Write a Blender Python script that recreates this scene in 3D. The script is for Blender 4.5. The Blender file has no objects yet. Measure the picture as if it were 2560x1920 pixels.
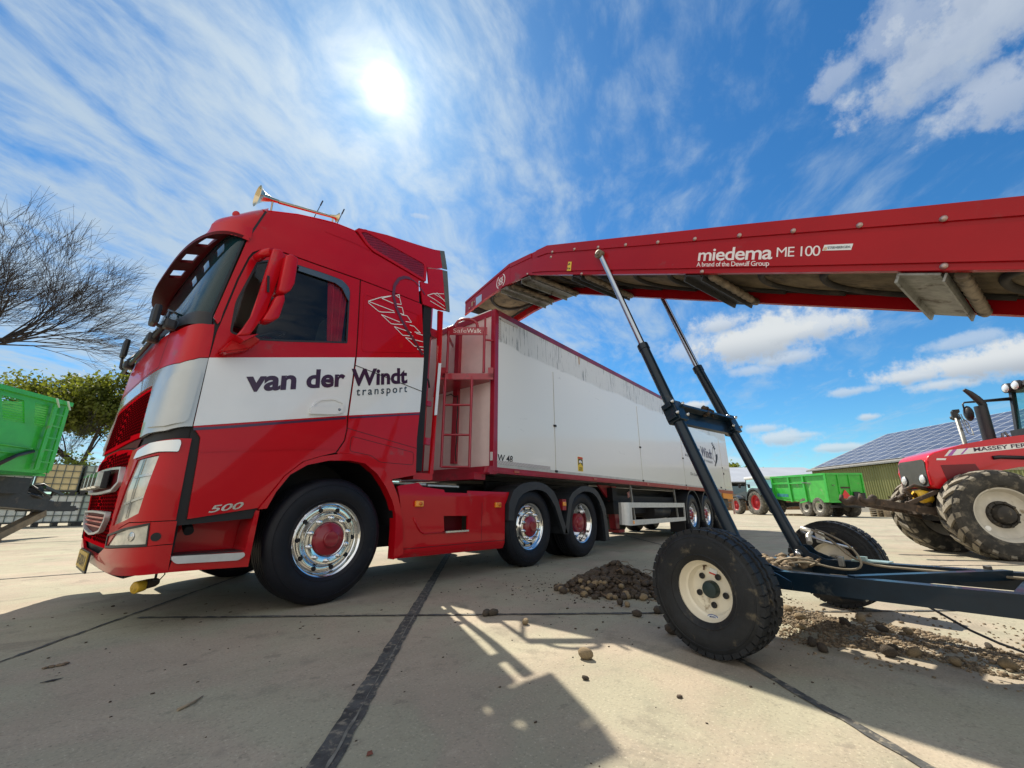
import bpy, bmesh, math, random
from mathutils import Vector, Matrix, noise as mnoise
random.seed(7)
rnd = random.Random(11)
R_ = math.radians
scene = bpy.context.scene
COL = scene.collection

# ------------------------------------------------------------------ camera
cam_d = bpy.data.cameras.new("camera")
cam_d.sensor_width = 36.0
cam_d.lens = 14.331
cam_d.clip_start = 0.05
cam_d.clip_end = 3000
cam = bpy.data.objects.new("camera", cam_d)
COL.objects.link(cam)
CAM = Vector((-1.8656, -3.5588, 0.7996))
_yaw, _pit = R_(40.0), R_(16.495)
_f = Vector((math.cos(_yaw) * math.cos(_pit), math.sin(_yaw) * math.cos(_pit), math.sin(_pit)))
_r = Vector((math.sin(_yaw), -math.cos(_yaw), 0))
_u = _r.cross(_f)
cam.matrix_world = Matrix((( _r.x, _u.x, -_f.x, CAM.x), (_r.y, _u.y, -_f.y, CAM.y), (_r.z, _u.z, -_f.z, CAM.z), (0, 0, 0, 1)))
scene.camera = cam

# ------------------------------------------------------------------ exposure, sun, sky
scene.view_settings.view_transform = 'Standard'
scene.view_settings.look = 'None'
scene.view_settings.exposure = 0.74
scene.view_settings.gamma = 1.0
SUN = Vector((0.295, 0.564, 0.771)).normalized()
sd = bpy.data.lights.new("sun", 'SUN')
sd.energy = 4.6
sd.angle = R_(0.55)
sd.color = (1.0, 0.91, 0.76)
so = bpy.data.objects.new("sun", sd)
COL.objects.link(so)
so.rotation_euler = SUN.to_track_quat('Z', 'Y').to_euler()
so.location = (0, 0, 30)


class NT:
    """small helper to write node trees"""
    def __init__(s, nt):
        s.nt = nt
        s.n = nt.nodes
        s.l = nt.links

    def new(s, t, **kw):
        n = s.n.new(t)
        for k, v in kw.items():
            setattr(n, k, v)
        return n

    def put(s, sock, v):
        if v is None:
            return
        if isinstance(v, bpy.types.NodeSocket):
            s.l.new(v, sock)
        else:
            sock.default_value = v

    def m(s, op, a, b=None, c=None, clamp=False):
        n = s.new('ShaderNodeMath', operation=op)
        n.use_clamp = clamp
        s.put(n.inputs[0], a)
        s.put(n.inputs[1], b)
        if c is not None:
            s.put(n.inputs[2], c)
        return n.outputs[0]

    def v(s, op, a, b=None, scale=None):
        n = s.new('ShaderNodeVectorMath', operation=op)
        s.put(n.inputs[0], a)
        if b is not None:
            s.put(n.inputs[1], b)
        if scale is not None:
            s.put(n.inputs[3], scale)
        return n.outputs['Value'] if op in ('DOT_PRODUCT', 'LENGTH', 'DISTANCE') else n.outputs[0]

    def ss(s, x, lo, hi, a=0.0, b=1.0):
        n = s.new('ShaderNodeMapRange', interpolation_type='SMOOTHSTEP')
        s.put(n.inputs[0], x)
        for i, q in enumerate((lo, hi, a, b)):
            s.put(n.inputs[i + 1], q)
        return n.outputs[0]

    def mix(s, f, a, b, blend='MIX'):
        n = s.new('ShaderNodeMix', data_type='RGBA', blend_type=blend)
        s.put(n.inputs[0], f)
        s.put(n.inputs[6], a)
        s.put(n.inputs[7], b)
        return n.outputs[2]

    def noise(s, vec, scale, detail=4.0, rough=0.55, dist=0.0, color=False):
        n = s.new('ShaderNodeTexNoise')
        if vec is not None:
            s.l.new(vec, n.inputs['Vector'])
        n.inputs['Scale'].default_value = scale
        n.inputs['Detail'].default_value = detail
        n.inputs['Roughness'].default_value = rough
        n.inputs['Distortion'].default_value = dist
        return n.outputs['Color' if color else 'Fac']

    def mapv(s, vec, scale=(1, 1, 1), rot=(0, 0, 0), loc=(0, 0, 0)):
        n = s.new('ShaderNodeMapping')
        s.l.new(vec, n.inputs[0])
        n.inputs['Location'].default_value = loc
        n.inputs['Rotation'].default_value = rot
        n.inputs['Scale'].default_value = scale
        return n.outputs[0]


def c4(c):
    return (c[0], c[1], c[2], 1.0)


world = bpy.data.worlds.new("World")
scene.world = world
world.use_nodes = True
w = NT(world.node_tree)
w.n.clear()
SKY_STRENGTH = 0.094
geo = w.new('ShaderNodeTexCoord').outputs['Generated']
dirv = w.v('NORMALIZE', geo)
sky = w.new('ShaderNodeTexSky', sky_type='NISHITA')
sky.sun_disc = False
sky.sun_elevation = math.asin(SUN.z)
sky.sun_rotation = math.atan2(SUN.x, SUN.y)
sky.altitude = 0
sky.air_density = 1.0
sky.dust_density = 0.25
sky.ozone_density = 2.5
hs = w.new('ShaderNodeHueSaturation')
hs.inputs['Saturation'].default_value = 1.25
hs.inputs['Value'].default_value = 1.0
w.l.new(sky.outputs[0], hs.inputs['Color'])
col = w.mix(1.0, hs.outputs[0], c4((0.50, 0.80, 0.88)), 'MULTIPLY')
sep = w.new('ShaderNodeSeparateXYZ')
w.l.new(dirv, sep.inputs[0])
zc = w.m('MAXIMUM', sep.outputs[2], 0.0)
inv = w.m('DIVIDE', 1.0, w.m('ADD', zc, 0.12))
cmb = w.new('ShaderNodeCombineXYZ')
w.l.new(w.m('MULTIPLY', sep.outputs[0], inv), cmb.inputs[0])
w.l.new(w.m('MULTIPLY', sep.outputs[1], inv), cmb.inputs[1])
plane = cmb.outputs[0]
# cirrus: streaks along one wind direction, torn across it, thick to the north-west and thin to the south-east
strk = w.mapv(plane, rot=(0, 0, R_(-22)))
warp = w.noise(strk, 1.3, 3, 0.5, color=True)
strkw = w.v('ADD', strk, w.v('SCALE', w.v('SUBTRACT', warp, (0.5, 0.5, 0.5)), scale=0.42))
n1 = w.noise(w.mapv(strkw, scale=(0.55, 2.6, 1)), 1.6, 7, 0.58)
n2 = w.noise(w.mapv(strkw, scale=(2.2, 3.6, 1), rot=(0, 0, R_(34))), 3.4, 6, 0.62)
n3 = w.noise(plane, 0.75, 3, 0.5)
left = w.v('DOT_PRODUCT', dirv, (-0.643, 0.766, 0.0))
cover = w.ss(left, -0.95, 0.40)
cir = w.m('ADD', w.m('MULTIPLY', n1, 0.56), w.m('MULTIPLY', n2, 0.44))
cir = w.m('ADD', cir, w.m('MULTIPLY', w.m('SUBTRACT', n3, 0.5), 0.50))
ca = w.v('DOT_PRODUCT', dirv, tuple(SUN))
ang = w.m('ARCCOSINE', w.m('MINIMUM', ca, 1.0))
thr = w.m('SUBTRACT', 0.555, w.m('MULTIPLY', cover, 0.19))
back = w.ss(w.v('DOT_PRODUCT', dirv, (-0.766, -0.643, 0.0)), -0.05, 0.65)   # unseen half behind the camera, extra bright cloud added there as fill light
cirm = w.ss(w.m('SUBTRACT', w.m('ADD', cir, w.m('MULTIPLY', back, 0.26)), thr), -0.06, 0.24)
cirm = w.m('MULTIPLY', cirm, w.m('ADD', w.m('ADD', 0.42, w.m('MULTIPLY', back, 0.3)), w.m('MULTIPLY', cover, 0.42)), clamp=True)
ccol = w.mix(back, c4((3.3, 4.05, 4.7)), c4((7.0, 6.8, 6.4)))
# ice cloud brightens towards the sun
fwd = w.m('POWER', 2.718, w.m('DIVIDE', ang, -0.17))
ccol = w.v('ADD', ccol, w.v('SCALE', (3.4, 3.2, 2.7), scale=fwd))
col = w.mix(cirm, col, ccol)
# cumulus banks, each at its own bearing and height
def pxdir(x, y, s=1280 / 1106.0):
    X, Y = x * s - 1280, 960 - y * s
    return (_r * X + _u * Y + _f * 1019.1).normalized()
CUM = [(1560, 700, .06, .022, .8), (1700, 770, .06, .018, .7), (2040, 830, .05, .014, .8), (1620, 800, .045, .012, .5), (1650, 925, .035, .010, .6), (1730, 940, .03, .008, .6), (1560, 1000, .05, .012, .5), (1625, 735, .135, .050, 1.0), (1740, 712, .10, .032, .9), (1500, 752, .07, .03, .55),
       (2140, 778, .115, .030, 1.0), (1975, 812, .055, .016, .9), (1690, 945, .052, .017, .75),
       (1495, 876, .036, .010, .95), (2110, 40, .15, .07, .60), (2180, 190, .08, .05, .55), (1970, 60, .08, .05, .42), (1810, 160, .05, .03, .42), (2040, 150, .09, .035, .45),
       (1880, 900, .018, .007, .7), (1810, 967, .045, .008, .7), (905, 466, .020, .006, .35),
       (2080, 738, .05, .012, .5), (1840, 845, .05, .010, .6)]
cn = w.noise(dirv, 16.0, 8, 0.66)
cn2 = w.noise(dirv, 34.0, 4, 0.6)
wob = w.m('ADD', w.m('MULTIPLY', w.m('SUBTRACT', cn, 0.5), 2.6), w.m('MULTIPLY', w.m('SUBTRACT', cn2, 0.5), 0.9))
tot = None
shade = None
for (px_, py_, sx, sy, op) in CUM:
    d0 = pxdir(px_, py_)
    rt = d0.cross(Vector((0, 0, 1))).normalized()
    up = rt.cross(d0)
    a = w.m('DIVIDE', w.m('SUBTRACT', w.v('DOT_PRODUCT', dirv, tuple(rt)), 0.0), sx)
    b = w.m('DIVIDE', w.v('DOT_PRODUCT', dirv, tuple(up)), sy)
    # flatter below than above
    dd = w.m('SQRT', w.m('ADD', w.m('MULTIPLY', a, a), w.m('MULTIPLY', b, b)))
    front = w.m('GREATER_THAN', w.v('DOT_PRODUCT', dirv, tuple(d0)), 0.0)
    mk = w.m('MULTIPLY', w.ss(w.m('ADD', dd, wob), 1.25, 0.45, 0.0, op), front)
    sh = w.m('MULTIPLY', mk, w.ss(b, 0.3, -0.9))
    tot = mk if tot is None else w.m('MAXIMUM', tot, mk)
    shade = sh if shade is None else w.m('MAXIMUM', shade, sh)
cumcol = w.mix(shade, c4((4.7, 4.95, 5.1)), c4((2.6, 3.0, 3.5)))
col = w.mix(tot, col, cumcol)
# glare of the sun through thin cirrus
gl = w.m('ADD', w.m('MULTIPLY', w.m('POWER', 2.718, w.m('MULTIPLY', w.m('MULTIPLY', ang, ang), -1.0 / (0.026 ** 2))), 9.0),
         w.m('MULTIPLY', w.m('POWER', 2.718, w.m('DIVIDE', ang, -0.050)), 3.0))
gl = w.m('MULTIPLY', gl, w.m('ADD', 0.72, w.m('MULTIPLY', cir, 0.55)))
glc = w.v('SCALE', (1.0, 0.97, 0.88), scale=gl)
col = w.v('ADD', col, glc)
bg = w.new('ShaderNodeBackground')
w.l.new(col, bg.inputs[0])
bg.inputs[1].default_value = SKY_STRENGTH
wo = w.new('ShaderNodeOutputWorld')
w.l.new(bg.outputs[0], wo.inputs[0])


# ------------------------------------------------------------------ materials
def mat(name, base, rough=0.5, metal=0.0, coat=0.0, var=0.0, vscale=6.0, dirt=None, dirt_amt=0.0, dscale=3.0, bump=0.0, bscale=40.0,
        spec=0.5, stretch=(1, 1, 1), rvar=0.0, coord='Object', emis=0.0):
    m = bpy.data.materials.new(name)
    m.use_nodes = True
    t = NT(m.node_tree)
    bs = t.n['Principled BSDF']
    co = t.new('ShaderNodeTexCoord').outputs[coord]
    if stretch != (1, 1, 1):
        co = t.mapv(co, scale=stretch)
    c = c4(base)
    if var > 0:
        n = t.noise(co, vscale, 5, 0.6)
        lo = tuple(max(0, x * (1 - var)) for x in base)
        hi = tuple(min(1, x * (1 + var)) for x in base)
        c = t.mix(t.ss(n, 0.3, 0.7), c4(lo), c4(hi))
    if dirt is not None:
        n = t.noise(co, dscale, 7, 0.65)
        c = t.mix(t.ss(n, 0.62 - dirt_amt * 0.4, 0.72 - dirt_amt * 0.2), c, c4(dirt))
    t.put(bs.inputs['Base Color'], c)
    bs.inputs['Metallic'].default_value = metal
    if rvar > 0:
        n = t.noise(co, vscale * 1.7, 5, 0.6)
        t.put(bs.inputs['Roughness'], t.ss(n, 0.3, 0.75, max(0.02, rough - rvar), min(1, rough + rvar)))
    else:
        bs.inputs['Roughness'].default_value = rough
    bs.inputs['Specular IOR Level'].default_value = spec
    if coat:
        bs.inputs['Coat Weight'].default_value = coat
        bs.inputs['Coat Roughness'].default_value = 0.04
    if bump > 0:
        b = t.new('ShaderNodeBump')
        b.inputs['Strength'].default_value = 1.0
        b.inputs['Distance'].default_value = bump
        t.l.new(t.noise(co, bscale, 5, 0.6), b.inputs['Height'])
        t.l.new(b.outputs[0], bs.inputs['Normal'])
    if emis:
        bs.inputs['Emission Color'].default_value = c4(base)
        bs.inputs['Emission Strength'].default_value = emis
    return m


def glass(name, tint, refl_rough=0.02, see=0.35, body=(0.01, 0.02, 0.025)):
    m = bpy.data.materials.new(name)
    m.use_nodes = True
    t = NT(m.node_tree)
    t.n.clear()
    tr = t.new('ShaderNodeBsdfTransparent')
    tr.inputs[0].default_value = c4(tint)
    df = t.new('ShaderNodeBsdfDiffuse')
    df.inputs[0].default_value = c4(body)
    gl = t.new('ShaderNodeBsdfGlossy')
    gl.inputs['Roughness'].default_value = refl_rough
    mx = t.new('ShaderNodeMixShader')
    mx.inputs[0].default_value = see
    t.l.new(df.outputs[0], mx.inputs[1])
    t.l.new(tr.outputs[0], mx.inputs[2])
    fr = t.new('ShaderNodeFresnel')
    fr.inputs[0].default_value = 1.52
    m2 = t.new('ShaderNodeMixShader')
    t.l.new(t.m('MULTIPLY', fr.outputs[0], 1.0, clamp=True), m2.inputs[0])
    t.l.new(mx.outputs[0], m2.inputs[1])
    t.l.new(gl.outputs[0], m2.inputs[2])
    o = t.new('ShaderNodeOutputMaterial')
    t.l.new(m2.outputs[0], o.inputs[0])
    return m


M = {}
M['red'] = mat('truck_red_paint', (0.47, 0.003, 0.010), 0.34, coat=.38, spec=.15, var=0.05, vscale=1.5, dirt=(0.30, 0.06, 0.06), dirt_amt=0.02, dscale=2.0)
M['red_frame'] = mat('red_frame_paint', (0.33, 0.008, 0.03), 0.36, coat=0.5, var=0.12, vscale=5, dirt=(0.14, 0.02, 0.03), dirt_amt=0.1, dscale=5)
M['red_dull'] = mat('dull_red_paint', (0.30, 0.012, 0.02), 0.5, coat=0.2, var=0.2, vscale=6, dirt=(0.09, 0.04, 0.035), dirt_amt=0.25, dscale=5)
M['silver'] = mat('silver_white_paint', (0.76, 0.79, 0.82), 0.22, coat=0.9, var=0.03, vscale=2)
M['liner'] = mat('black_gap_plastic', (0.006, 0.006, 0.008), 0.6)
M['blackp'] = mat('black_plastic', (0.016, 0.017, 0.02), 0.45, var=0.2, vscale=8)
M['greyp'] = mat('grey_rubber_edge', (0.10, 0.115, 0.11), 0.6, var=0.1)
M['fender'] = mat('dark_grey_fender_plastic', (0.019, 0.023, 0.030), 0.42, var=0.2, vscale=6, dirt=(0.09, 0.085, 0.075), dirt_amt=0.04)
M['chrome'] = mat('polished_aluminium', (0.80, 0.81, 0.82), 0.13, metal=1.0, rvar=0.05, vscale=7)
M['steel'] = mat('satin_steel', (0.55, 0.56, 0.57), 0.28, metal=1.0, var=0.08, rvar=0.08)
M['alu'] = mat('matt_aluminium', (0.62, 0.63, 0.63), 0.42, metal=0.6, var=0.06, vscale=12)
M['brass'] = mat('brassy_horn_metal', (0.60, 0.50, 0.33), 0.24, metal=1.0, rvar=0.08)
M['tyre'] = mat('black_tyre_rubber', (0.006, 0.007, 0.012), 0.50, spec=.3, var=0.25, vscale=5, dirt=(0.03, 0.03, 0.03), dirt_amt=0.02, dscale=6, bump=0.0015, bscale=60)
M['tyre_worn'] = mat('worn_tyre_rubber', (0.013, 0.015, 0.018), 0.6, spec=.35, var=0.35, vscale=7, dirt=(0.10, 0.085, 0.06), dirt_amt=0.14, dscale=9, bump=0.003, bscale=45)
M['tyre_mud'] = mat('muddy_tractor_tyre_rubber', (0.034, 0.032, 0.028), 0.8, var=0.4, vscale=6, dirt=(0.11, 0.097, 0.075), dirt_amt=0.34, dscale=11, bump=0.006, bscale=30)
M['lug_dust'] = mat('dusty_tyre_lug', (0.24, 0.215, 0.17), 0.85, var=0.35, vscale=9, dirt=(0.07, 0.063, 0.052), dirt_amt=0.16, dscale=9, bump=0.005, bscale=30)
M['tyre_dry'] = mat('dusty_trailer_tyre_rubber', (0.11, 0.10, 0.085), 0.85, var=0.35, vscale=5, dirt=(0.28, 0.25, 0.2), dirt_amt=0.3, dscale=6, bump=0.006, bscale=30)
M['hubred'] = mat('red_hub_paint', (0.26, 0.008, 0.02), 0.35, coat=0.5, var=0.1)
M['cream'] = mat('cream_rim_paint', (0.78, 0.72, 0.58), 0.35, coat=0.3, var=0.06, vscale=6, dirt=(0.35, 0.27, 0.17), dirt_amt=0.05, dscale=7)
M['rimgrey'] = mat('grey_tractor_rim_paint', (0.52, 0.49, 0.42), 0.5, var=0.12, vscale=4, dirt=(0.25, 0.2, 0.13), dirt_amt=0.12, dscale=5)
M['rimred'] = mat('bright_red_rim_paint', (0.42, 0.015, 0.02), 0.45, var=0.08)
M['white'] = mat('white_paint', (0.80, 0.80, 0.78), 0.35, coat=0.3, var=0.03)
M['letter'] = mat('dark_purple_lettering', (0.035, 0.006, 0.035), 0.35, coat=0.4)
M['letterblue'] = mat('dark_teal_lettering', (0.010, 0.03, 0.055), 0.35, coat=0.4)
M['black'] = mat('black_lettering', (0.010, 0.010, 0.014), 0.45)
M['amber'] = mat('amber_lens', (0.85, 0.30, 0.02), 0.18, coat=0.8, var=0.15, vscale=40)
M['lens'] = mat('headlamp_lens', (0.52, 0.52, 0.47), 0.10, metal=0.25, coat=1.0, var=0.25, vscale=9)
M['lensdark'] = mat('headlamp_divider', (0.10, 0.10, 0.10), 0.25, coat=0.6)
M['lamp'] = mat('clear_lamp_glass', (0.80, 0.82, 0.82), 0.12, metal=0.3, coat=1.0)
M['yellow'] = mat('yellow_plastic', (0.75, 0.46, 0.03), 0.45, var=0.15, vscale=14, dirt=(0.25, 0.16, 0.04), dirt_amt=0.08)
M['orange'] = mat('orange_reflective_panel', (0.78, 0.28, 0.02), 0.4, var=0.08)
M['curtain'] = mat('red_curtain_cloth', (0.80, 0.02, 0.05), 0.9, var=0.15)
M['cabin'] = mat('dark_cab_trim', (0.016, 0.018, 0.02), 0.7)
M['seat'] = mat('grey_seat_cloth', (0.06, 0.06, 0.055), 0.9)
M['glass'] = glass('tinted_side_glass', (0.90, 0.94, 0.95), see=0.94)
M['screen'] = glass('windscreen_glass', (0.30, 0.42, 0.45), see=0.45, body=(0.008, 0.05, 0.065))
M['navy'] = mat('navy_chassis_paint', (0.004, 0.015, 0.028), 0.36, coat=0.25, spec=.3, var=0.25, vscale=5, dirt=(0.055, 0.06, 0.06), dirt_amt=0.06, dscale=6)
M['belt'] = mat('dusty_conveyor_belt', (0.14, 0.105, 0.06), 0.9, var=0.35, vscale=5, dirt=(0.03, 0.022, 0.014), dirt_amt=0.30, dscale=4, bump=0.004, bscale=30)
M['beltrim'] = mat('dark_belt_rubber', (0.022, 0.019, 0.016), 0.8, var=0.3, dirt=(0.07, 0.055, 0.04), dirt_amt=0.2)
M['roller'] = mat('rusty_steel_roller', (0.20, 0.16, 0.115), 0.6, metal=0.3, var=0.4, vscale=14, dirt=(0.05, 0.035, 0.022), dirt_amt=0.25, dscale=9)
M['galv'] = mat('galvanised_steel', (0.27, 0.27, 0.25), 0.5, metal=0.5, var=0.25, vscale=14, dirt=(0.06, 0.045, 0.03), dirt_amt=0.24, dscale=7)
M['soil'] = mat('dark_soil', (0.065, 0.047, 0.033), 0.95, var=0.5, vscale=18, bump=0.01, bscale=30)
M['soildry'] = mat('dry_soil_crumbs', (0.21, 0.16, 0.105), 0.95, var=0.5, vscale=20, bump=0.008, bscale=40)
M['green'] = mat('bright_green_trailer_paint', (0.030, 0.40, 0.035), 0.40, coat=0.4, var=0.10, vscale=3, dirt=(0.12, 0.27, 0.07), dirt_amt=0.05)
M['green_dusty'] = mat('dusty_green_trailer_paint', (0.055, 0.40, 0.05), 0.55, coat=0.1, var=0.15, vscale=2, dirt=(0.26, 0.33, 0.16), dirt_amt=0.14, dscale=1.2)
M['darkgrey'] = mat('dark_grey_tractor_paint', (0.045, 0.05, 0.052), 0.4, coat=0.4, var=0.15)
M['mf_red'] = mat('tractor_red_paint', (0.56, 0.005, 0.012), 0.28, coat=0.6, spec=.3, var=0.06, vscale=3, dirt=(0.30, 0.06, 0.05), dirt_amt=0.03)
M['rust'] = mat('rusty_dark_iron', (0.05, 0.034, 0.024), 0.75, var=0.5, vscale=12, dirt=(0.17, 0.10, 0.055), dirt_amt=0.12, dscale=9)
M['iron'] = mat('dark_iron', (0.02, 0.02, 0.021), 0.55, var=0.3, vscale=9, dirt=(0.08, 0.06, 0.045), dirt_amt=0.08)
M['magenta'] = mat('purple_stripe', (0.42, 0.12, 0.45), 0.4)
M['potato'] = mat('earthy_potato_skin', (0.30, 0.225, 0.13), 0.85, var=0.4, vscale=25, dirt=(0.085, 0.06, 0.04), dirt_amt=0.30, dscale=16, bump=0.004, bscale=40)
M['potato_dark'] = mat('muddy_potato_skin', (0.10, 0.078, 0.058), 0.9, var=0.5, vscale=22, dirt=(0.035, 0.027, 0.021), dirt_amt=0.40, dscale=14, bump=0.006, bscale=40)
M['stem'] = mat('dry_stem', (0.16, 0.115, 0.075), 0.9, var=0.3)
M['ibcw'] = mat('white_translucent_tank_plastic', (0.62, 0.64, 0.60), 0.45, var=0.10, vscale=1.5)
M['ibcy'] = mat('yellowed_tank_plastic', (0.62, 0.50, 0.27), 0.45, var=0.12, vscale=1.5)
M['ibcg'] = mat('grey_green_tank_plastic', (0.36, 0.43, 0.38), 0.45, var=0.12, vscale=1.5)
M['cage'] = mat('galvanised_cage_bars', (0.10, 0.12, 0.12), 0.5, metal=0.4)
M['tar'] = mat('tar_joint', (0.058, 0.059, 0.057), 0.85, var=0.45, vscale=9, dirt=(0.22, 0.195, 0.15), dirt_amt=0.30, dscale=26, bump=0.004, bscale=60)
M['bark'] = mat('grey_brown_bark', (0.055, 0.042, 0.034), 0.9, var=0.4, vscale=10)
M['bark2'] = mat('bare_twig_bark', (0.045, 0.036, 0.034), 0.9, var=0.3, vscale=10)
M['crate'] = mat('brown_wooden_crates', (0.24, 0.13, 0.065), 0.85, var=0.35, vscale=3)
M['wood'] = mat('grey_pallet_wood', (0.28, 0.22, 0.15), 0.85, var=0.3, vscale=4)
M['roofpale'] = mat('pale_sheet_roof', (0.36, 0.38, 0.42), 0.45, var=0.06, vscale=0.3)
M['plinth'] = mat('grey_concrete_plinth', (0.34, 0.33, 0.30), 0.85, var=0.15, vscale=1)
M['vanblue'] = mat('slate_blue_paint', (0.10, 0.16, 0.22), 0.35, coat=0.4, var=0.1)
M['sticker'] = mat('white_sticker', (0.75, 0.78, 0.78), 0.4)
M['ramgrey'] = mat('polished_ram_rod', (0.42, 0.47, 0.52), 0.2, metal=1.0)
M['jacket'] = mat('hazard_sticker_yellow', (0.78, 0.55, 0.04), 0.45)
# ------------------------------------------------------------------ object helpers
def tag(o, label=None, cat=None, group=None, kind=None):
    if label: o['label'] = label
    if cat: o['category'] = cat
    if group: o['group'] = group
    if kind: o['kind'] = kind
    return o


def thing(name, label, cat, loc=(0, 0, 0), rotz=0.0, group=None):
    o = bpy.data.objects.new(name, None)
    COL.objects.link(o)
    o.location = loc
    o.rotation_euler = (0, 0, rotz)
    o.empty_display_size = 0.2
    return tag(o, label, cat, group)


def link_mesh(name, me, mats, parent=None):
    o = bpy.data.objects.new(name, me)
    COL.objects.link(o)
    for m in (mats if isinstance(mats, (list, tuple)) else [mats]):
        me.materials.append(m)
    if parent is not None:
        o.parent = parent
    return o


def copy_tree(o, parent=None):
    c = o.copy()
    COL.objects.link(c)
    c.parent = parent
    for ch in [k for k in bpy.data.objects if k.parent == o]:
        copy_tree(ch, c)
    return c


class MB:
    """collects shapes into one mesh"""
    def __init__(s):
        s.bm = bmesh.new()
        s.mi = 0

    def _f(s, vs, smooth=False):
        try:
            f = s.bm.faces.new(vs)
            f.material_index = s.mi
            f.smooth = smooth
            return f
        except ValueError:
            return None

    def box(s, c, d, rot=None, bevel=0.0):
        """centre, full size, optional 3x3/euler rotation"""
        hx, hy, hz = d[0] / 2, d[1] / 2, d[2] / 2
        R = rot if rot is not None else Matrix.Identity(3)
        if not isinstance(R, Matrix):
            from mathutils import Euler
            R = Euler(R).to_matrix()
        c = Vector(c)
        if bevel <= 0:
            vs = [s.bm.verts.new(c + R @ Vector((x * hx, y * hy, z * hz))) for x in (-1, 1) for y in (-1, 1) for z in (-1, 1)]
            for q in ((0, 1, 3, 2), (4, 6, 7, 5), (0, 4, 5, 1), (2, 3, 7, 6), (0, 2, 6, 4), (1, 5, 7, 3)):
                s._f([vs[i] for i in q])
        else:
            t = bmesh.new()
            bmesh.ops.create_cube(t, size=1.0)
            for v in t.verts:
                v.co = Vector((v.co.x * d[0], v.co.y * d[1], v.co.z * d[2]))
            bmesh.ops.bevel(t, geom=t.edges[:], offset=min(bevel, min(d) * 0.45), segments=2, affect='EDGES', profile=0.6)
            mp = {v: s.bm.verts.new(c + R @ v.co) for v in t.verts}
            for f in t.faces:
                s._f([mp[v] for v in f.verts])
            t.free()
        return s

    def tube(s, path, r, seg=10, cap=True, smooth=True):
        path = [Vector(p) for p in path]
        n = len(path)
        rs = r if isinstance(r, (list, tuple)) else [r] * n
        rings = []
        ref = None
        for i, p in enumerate(path):
            d = (path[min(i + 1, n - 1)] - path[max(i - 1, 0)])
            if d.length < 1e-9: d = Vector((0, 0, 1))
            d.normalize()
            if ref is None:
                ref = Vector((0, 0, 1)) if abs(d.z) < 0.9 else Vector((1, 0, 0))
            a = d.cross(ref)
            if a.length < 1e-6:
                a = d.cross(Vector((0, 1, 0)))
            a.normalize()
            b = a.cross(d).normalized()
            ref = b
            rings.append([s.bm.verts.new(p + (a * math.cos(t) + b * math.sin(t)) * rs[i]) for t in [2 * math.pi * k / seg for k in range(seg)]])
        for i in range(n - 1):
            for k in range(seg):
                s._f([rings[i][k], rings[i][(k + 1) % seg], rings[i + 1][(k + 1) % seg], rings[i + 1][k]], smooth)
        if cap:
            s._f(rings[0][::-1]); s._f(rings[-1])
        return s

    def bar(s, p0, p1, wd, hg, up=(0, 0, 1)):
        """rectangular bar between two points"""
        p0, p1 = Vector(p0), Vector(p1)
        d = (p1 - p0)
        L = d.length
        d.normalize()
        u = Vector(up)
        a = d.cross(u)
        if a.length < 1e-6: a = d.cross(Vector((1, 0, 0)))
        a.normalize()
        b = a.cross(d).normalized()
        R = Matrix((d, a, b)).transposed()
        return s.box((p0 + p1) / 2, (L, wd, hg), R)

    def lathe(s, prof, origin=(0, 0, 0), axis=(0, 1, 0), seg=48, smooth=True, closed=False, a0=0.0, a1=2 * math.pi):
        """profile of (radius, offset along axis)"""
        ax = Vector(axis).normalized()
        e = ax.orthogonal().normalized()
        if abs(ax.z) < 0.5:
            e = Vector((0, 0, 1))
        g = ax.cross(e)
        o = Vector(origin)
        full = abs(a1 - a0 - 2 * math.pi) < 1e-6
        ns = seg if full else seg + 1
        rings = []
        for (r, h) in prof:
            if r < 1e-6:
                rings.append([s.bm.verts.new(o + ax * h)])
            else:
                rings.append([s.bm.verts.new(o + ax * h + (e * math.cos(t) + g * math.sin(t)) * r) for t in [a0 + (a1 - a0) * k / seg for k in range(ns)]])
        m = len(rings)
        for i in range(m if closed else m - 1):
            A, B = rings[i], rings[(i + 1) % m]
            for k in range(seg):
                k2 = (k + 1) % ns if full else k + 1
                if len(A) == 1 and len(B) == 1: continue
                if len(A) == 1: s._f([A[0], B[k2], B[k]], smooth)
                elif len(B) == 1: s._f([A[k], A[k2], B[0]], smooth)
                else: s._f([A[k], A[k2], B[k2], B[k]], smooth)
        return s

    def disc(s, c, n, r, seg=16):
        n = Vector(n).normalized(); a = n.orthogonal().normalized(); b = n.cross(a); c = Vector(c)
        s._f([s.bm.verts.new(c + (a * math.cos(2 * math.pi * k / seg) + b * math.sin(2 * math.pi * k / seg)) * r) for k in range(seg)])
        return s

    def cyl(s, p0, p1, r, seg=12, smooth=True):
        return s.tube([p0, p1], r, seg, True, smooth)

    def prism(s, poly, fn, t0, t1):
        """flat polygon (a,b) swept from t0 to t1; fn(a,b,t)->xyz"""
        A = [s.bm.verts.new(fn(a, b, t0)) for a, b in poly]
        B = [s.bm.verts.new(fn(a, b, t1)) for a, b in poly]
        s._f(A); s._f(B[::-1])
        n = len(poly)
        for i in range(n):
            s._f([A[i], B[i], B[(i + 1) % n], A[(i + 1) % n]])
        return s

    def quad(s, a, b, c, d):
        s._f([s.bm.verts.new(Vector(q)) for q in (a, b, c, d)])
        return s

    def ball(s, c, r, sub=2, sc=(1, 1, 1)):
        t = bmesh.new()
        bmesh.ops.create_icosphere(t, subdivisions=sub, radius=r)
        mp = {v: s.bm.verts.new(Vector(c) + Vector((v.co.x * sc[0], v.co.y * sc[1], v.co.z * sc[2]))) for v in t.verts}
        for f in t.faces: s._f([mp[v] for v in f.verts], True)
        t.free()
        return s

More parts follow.
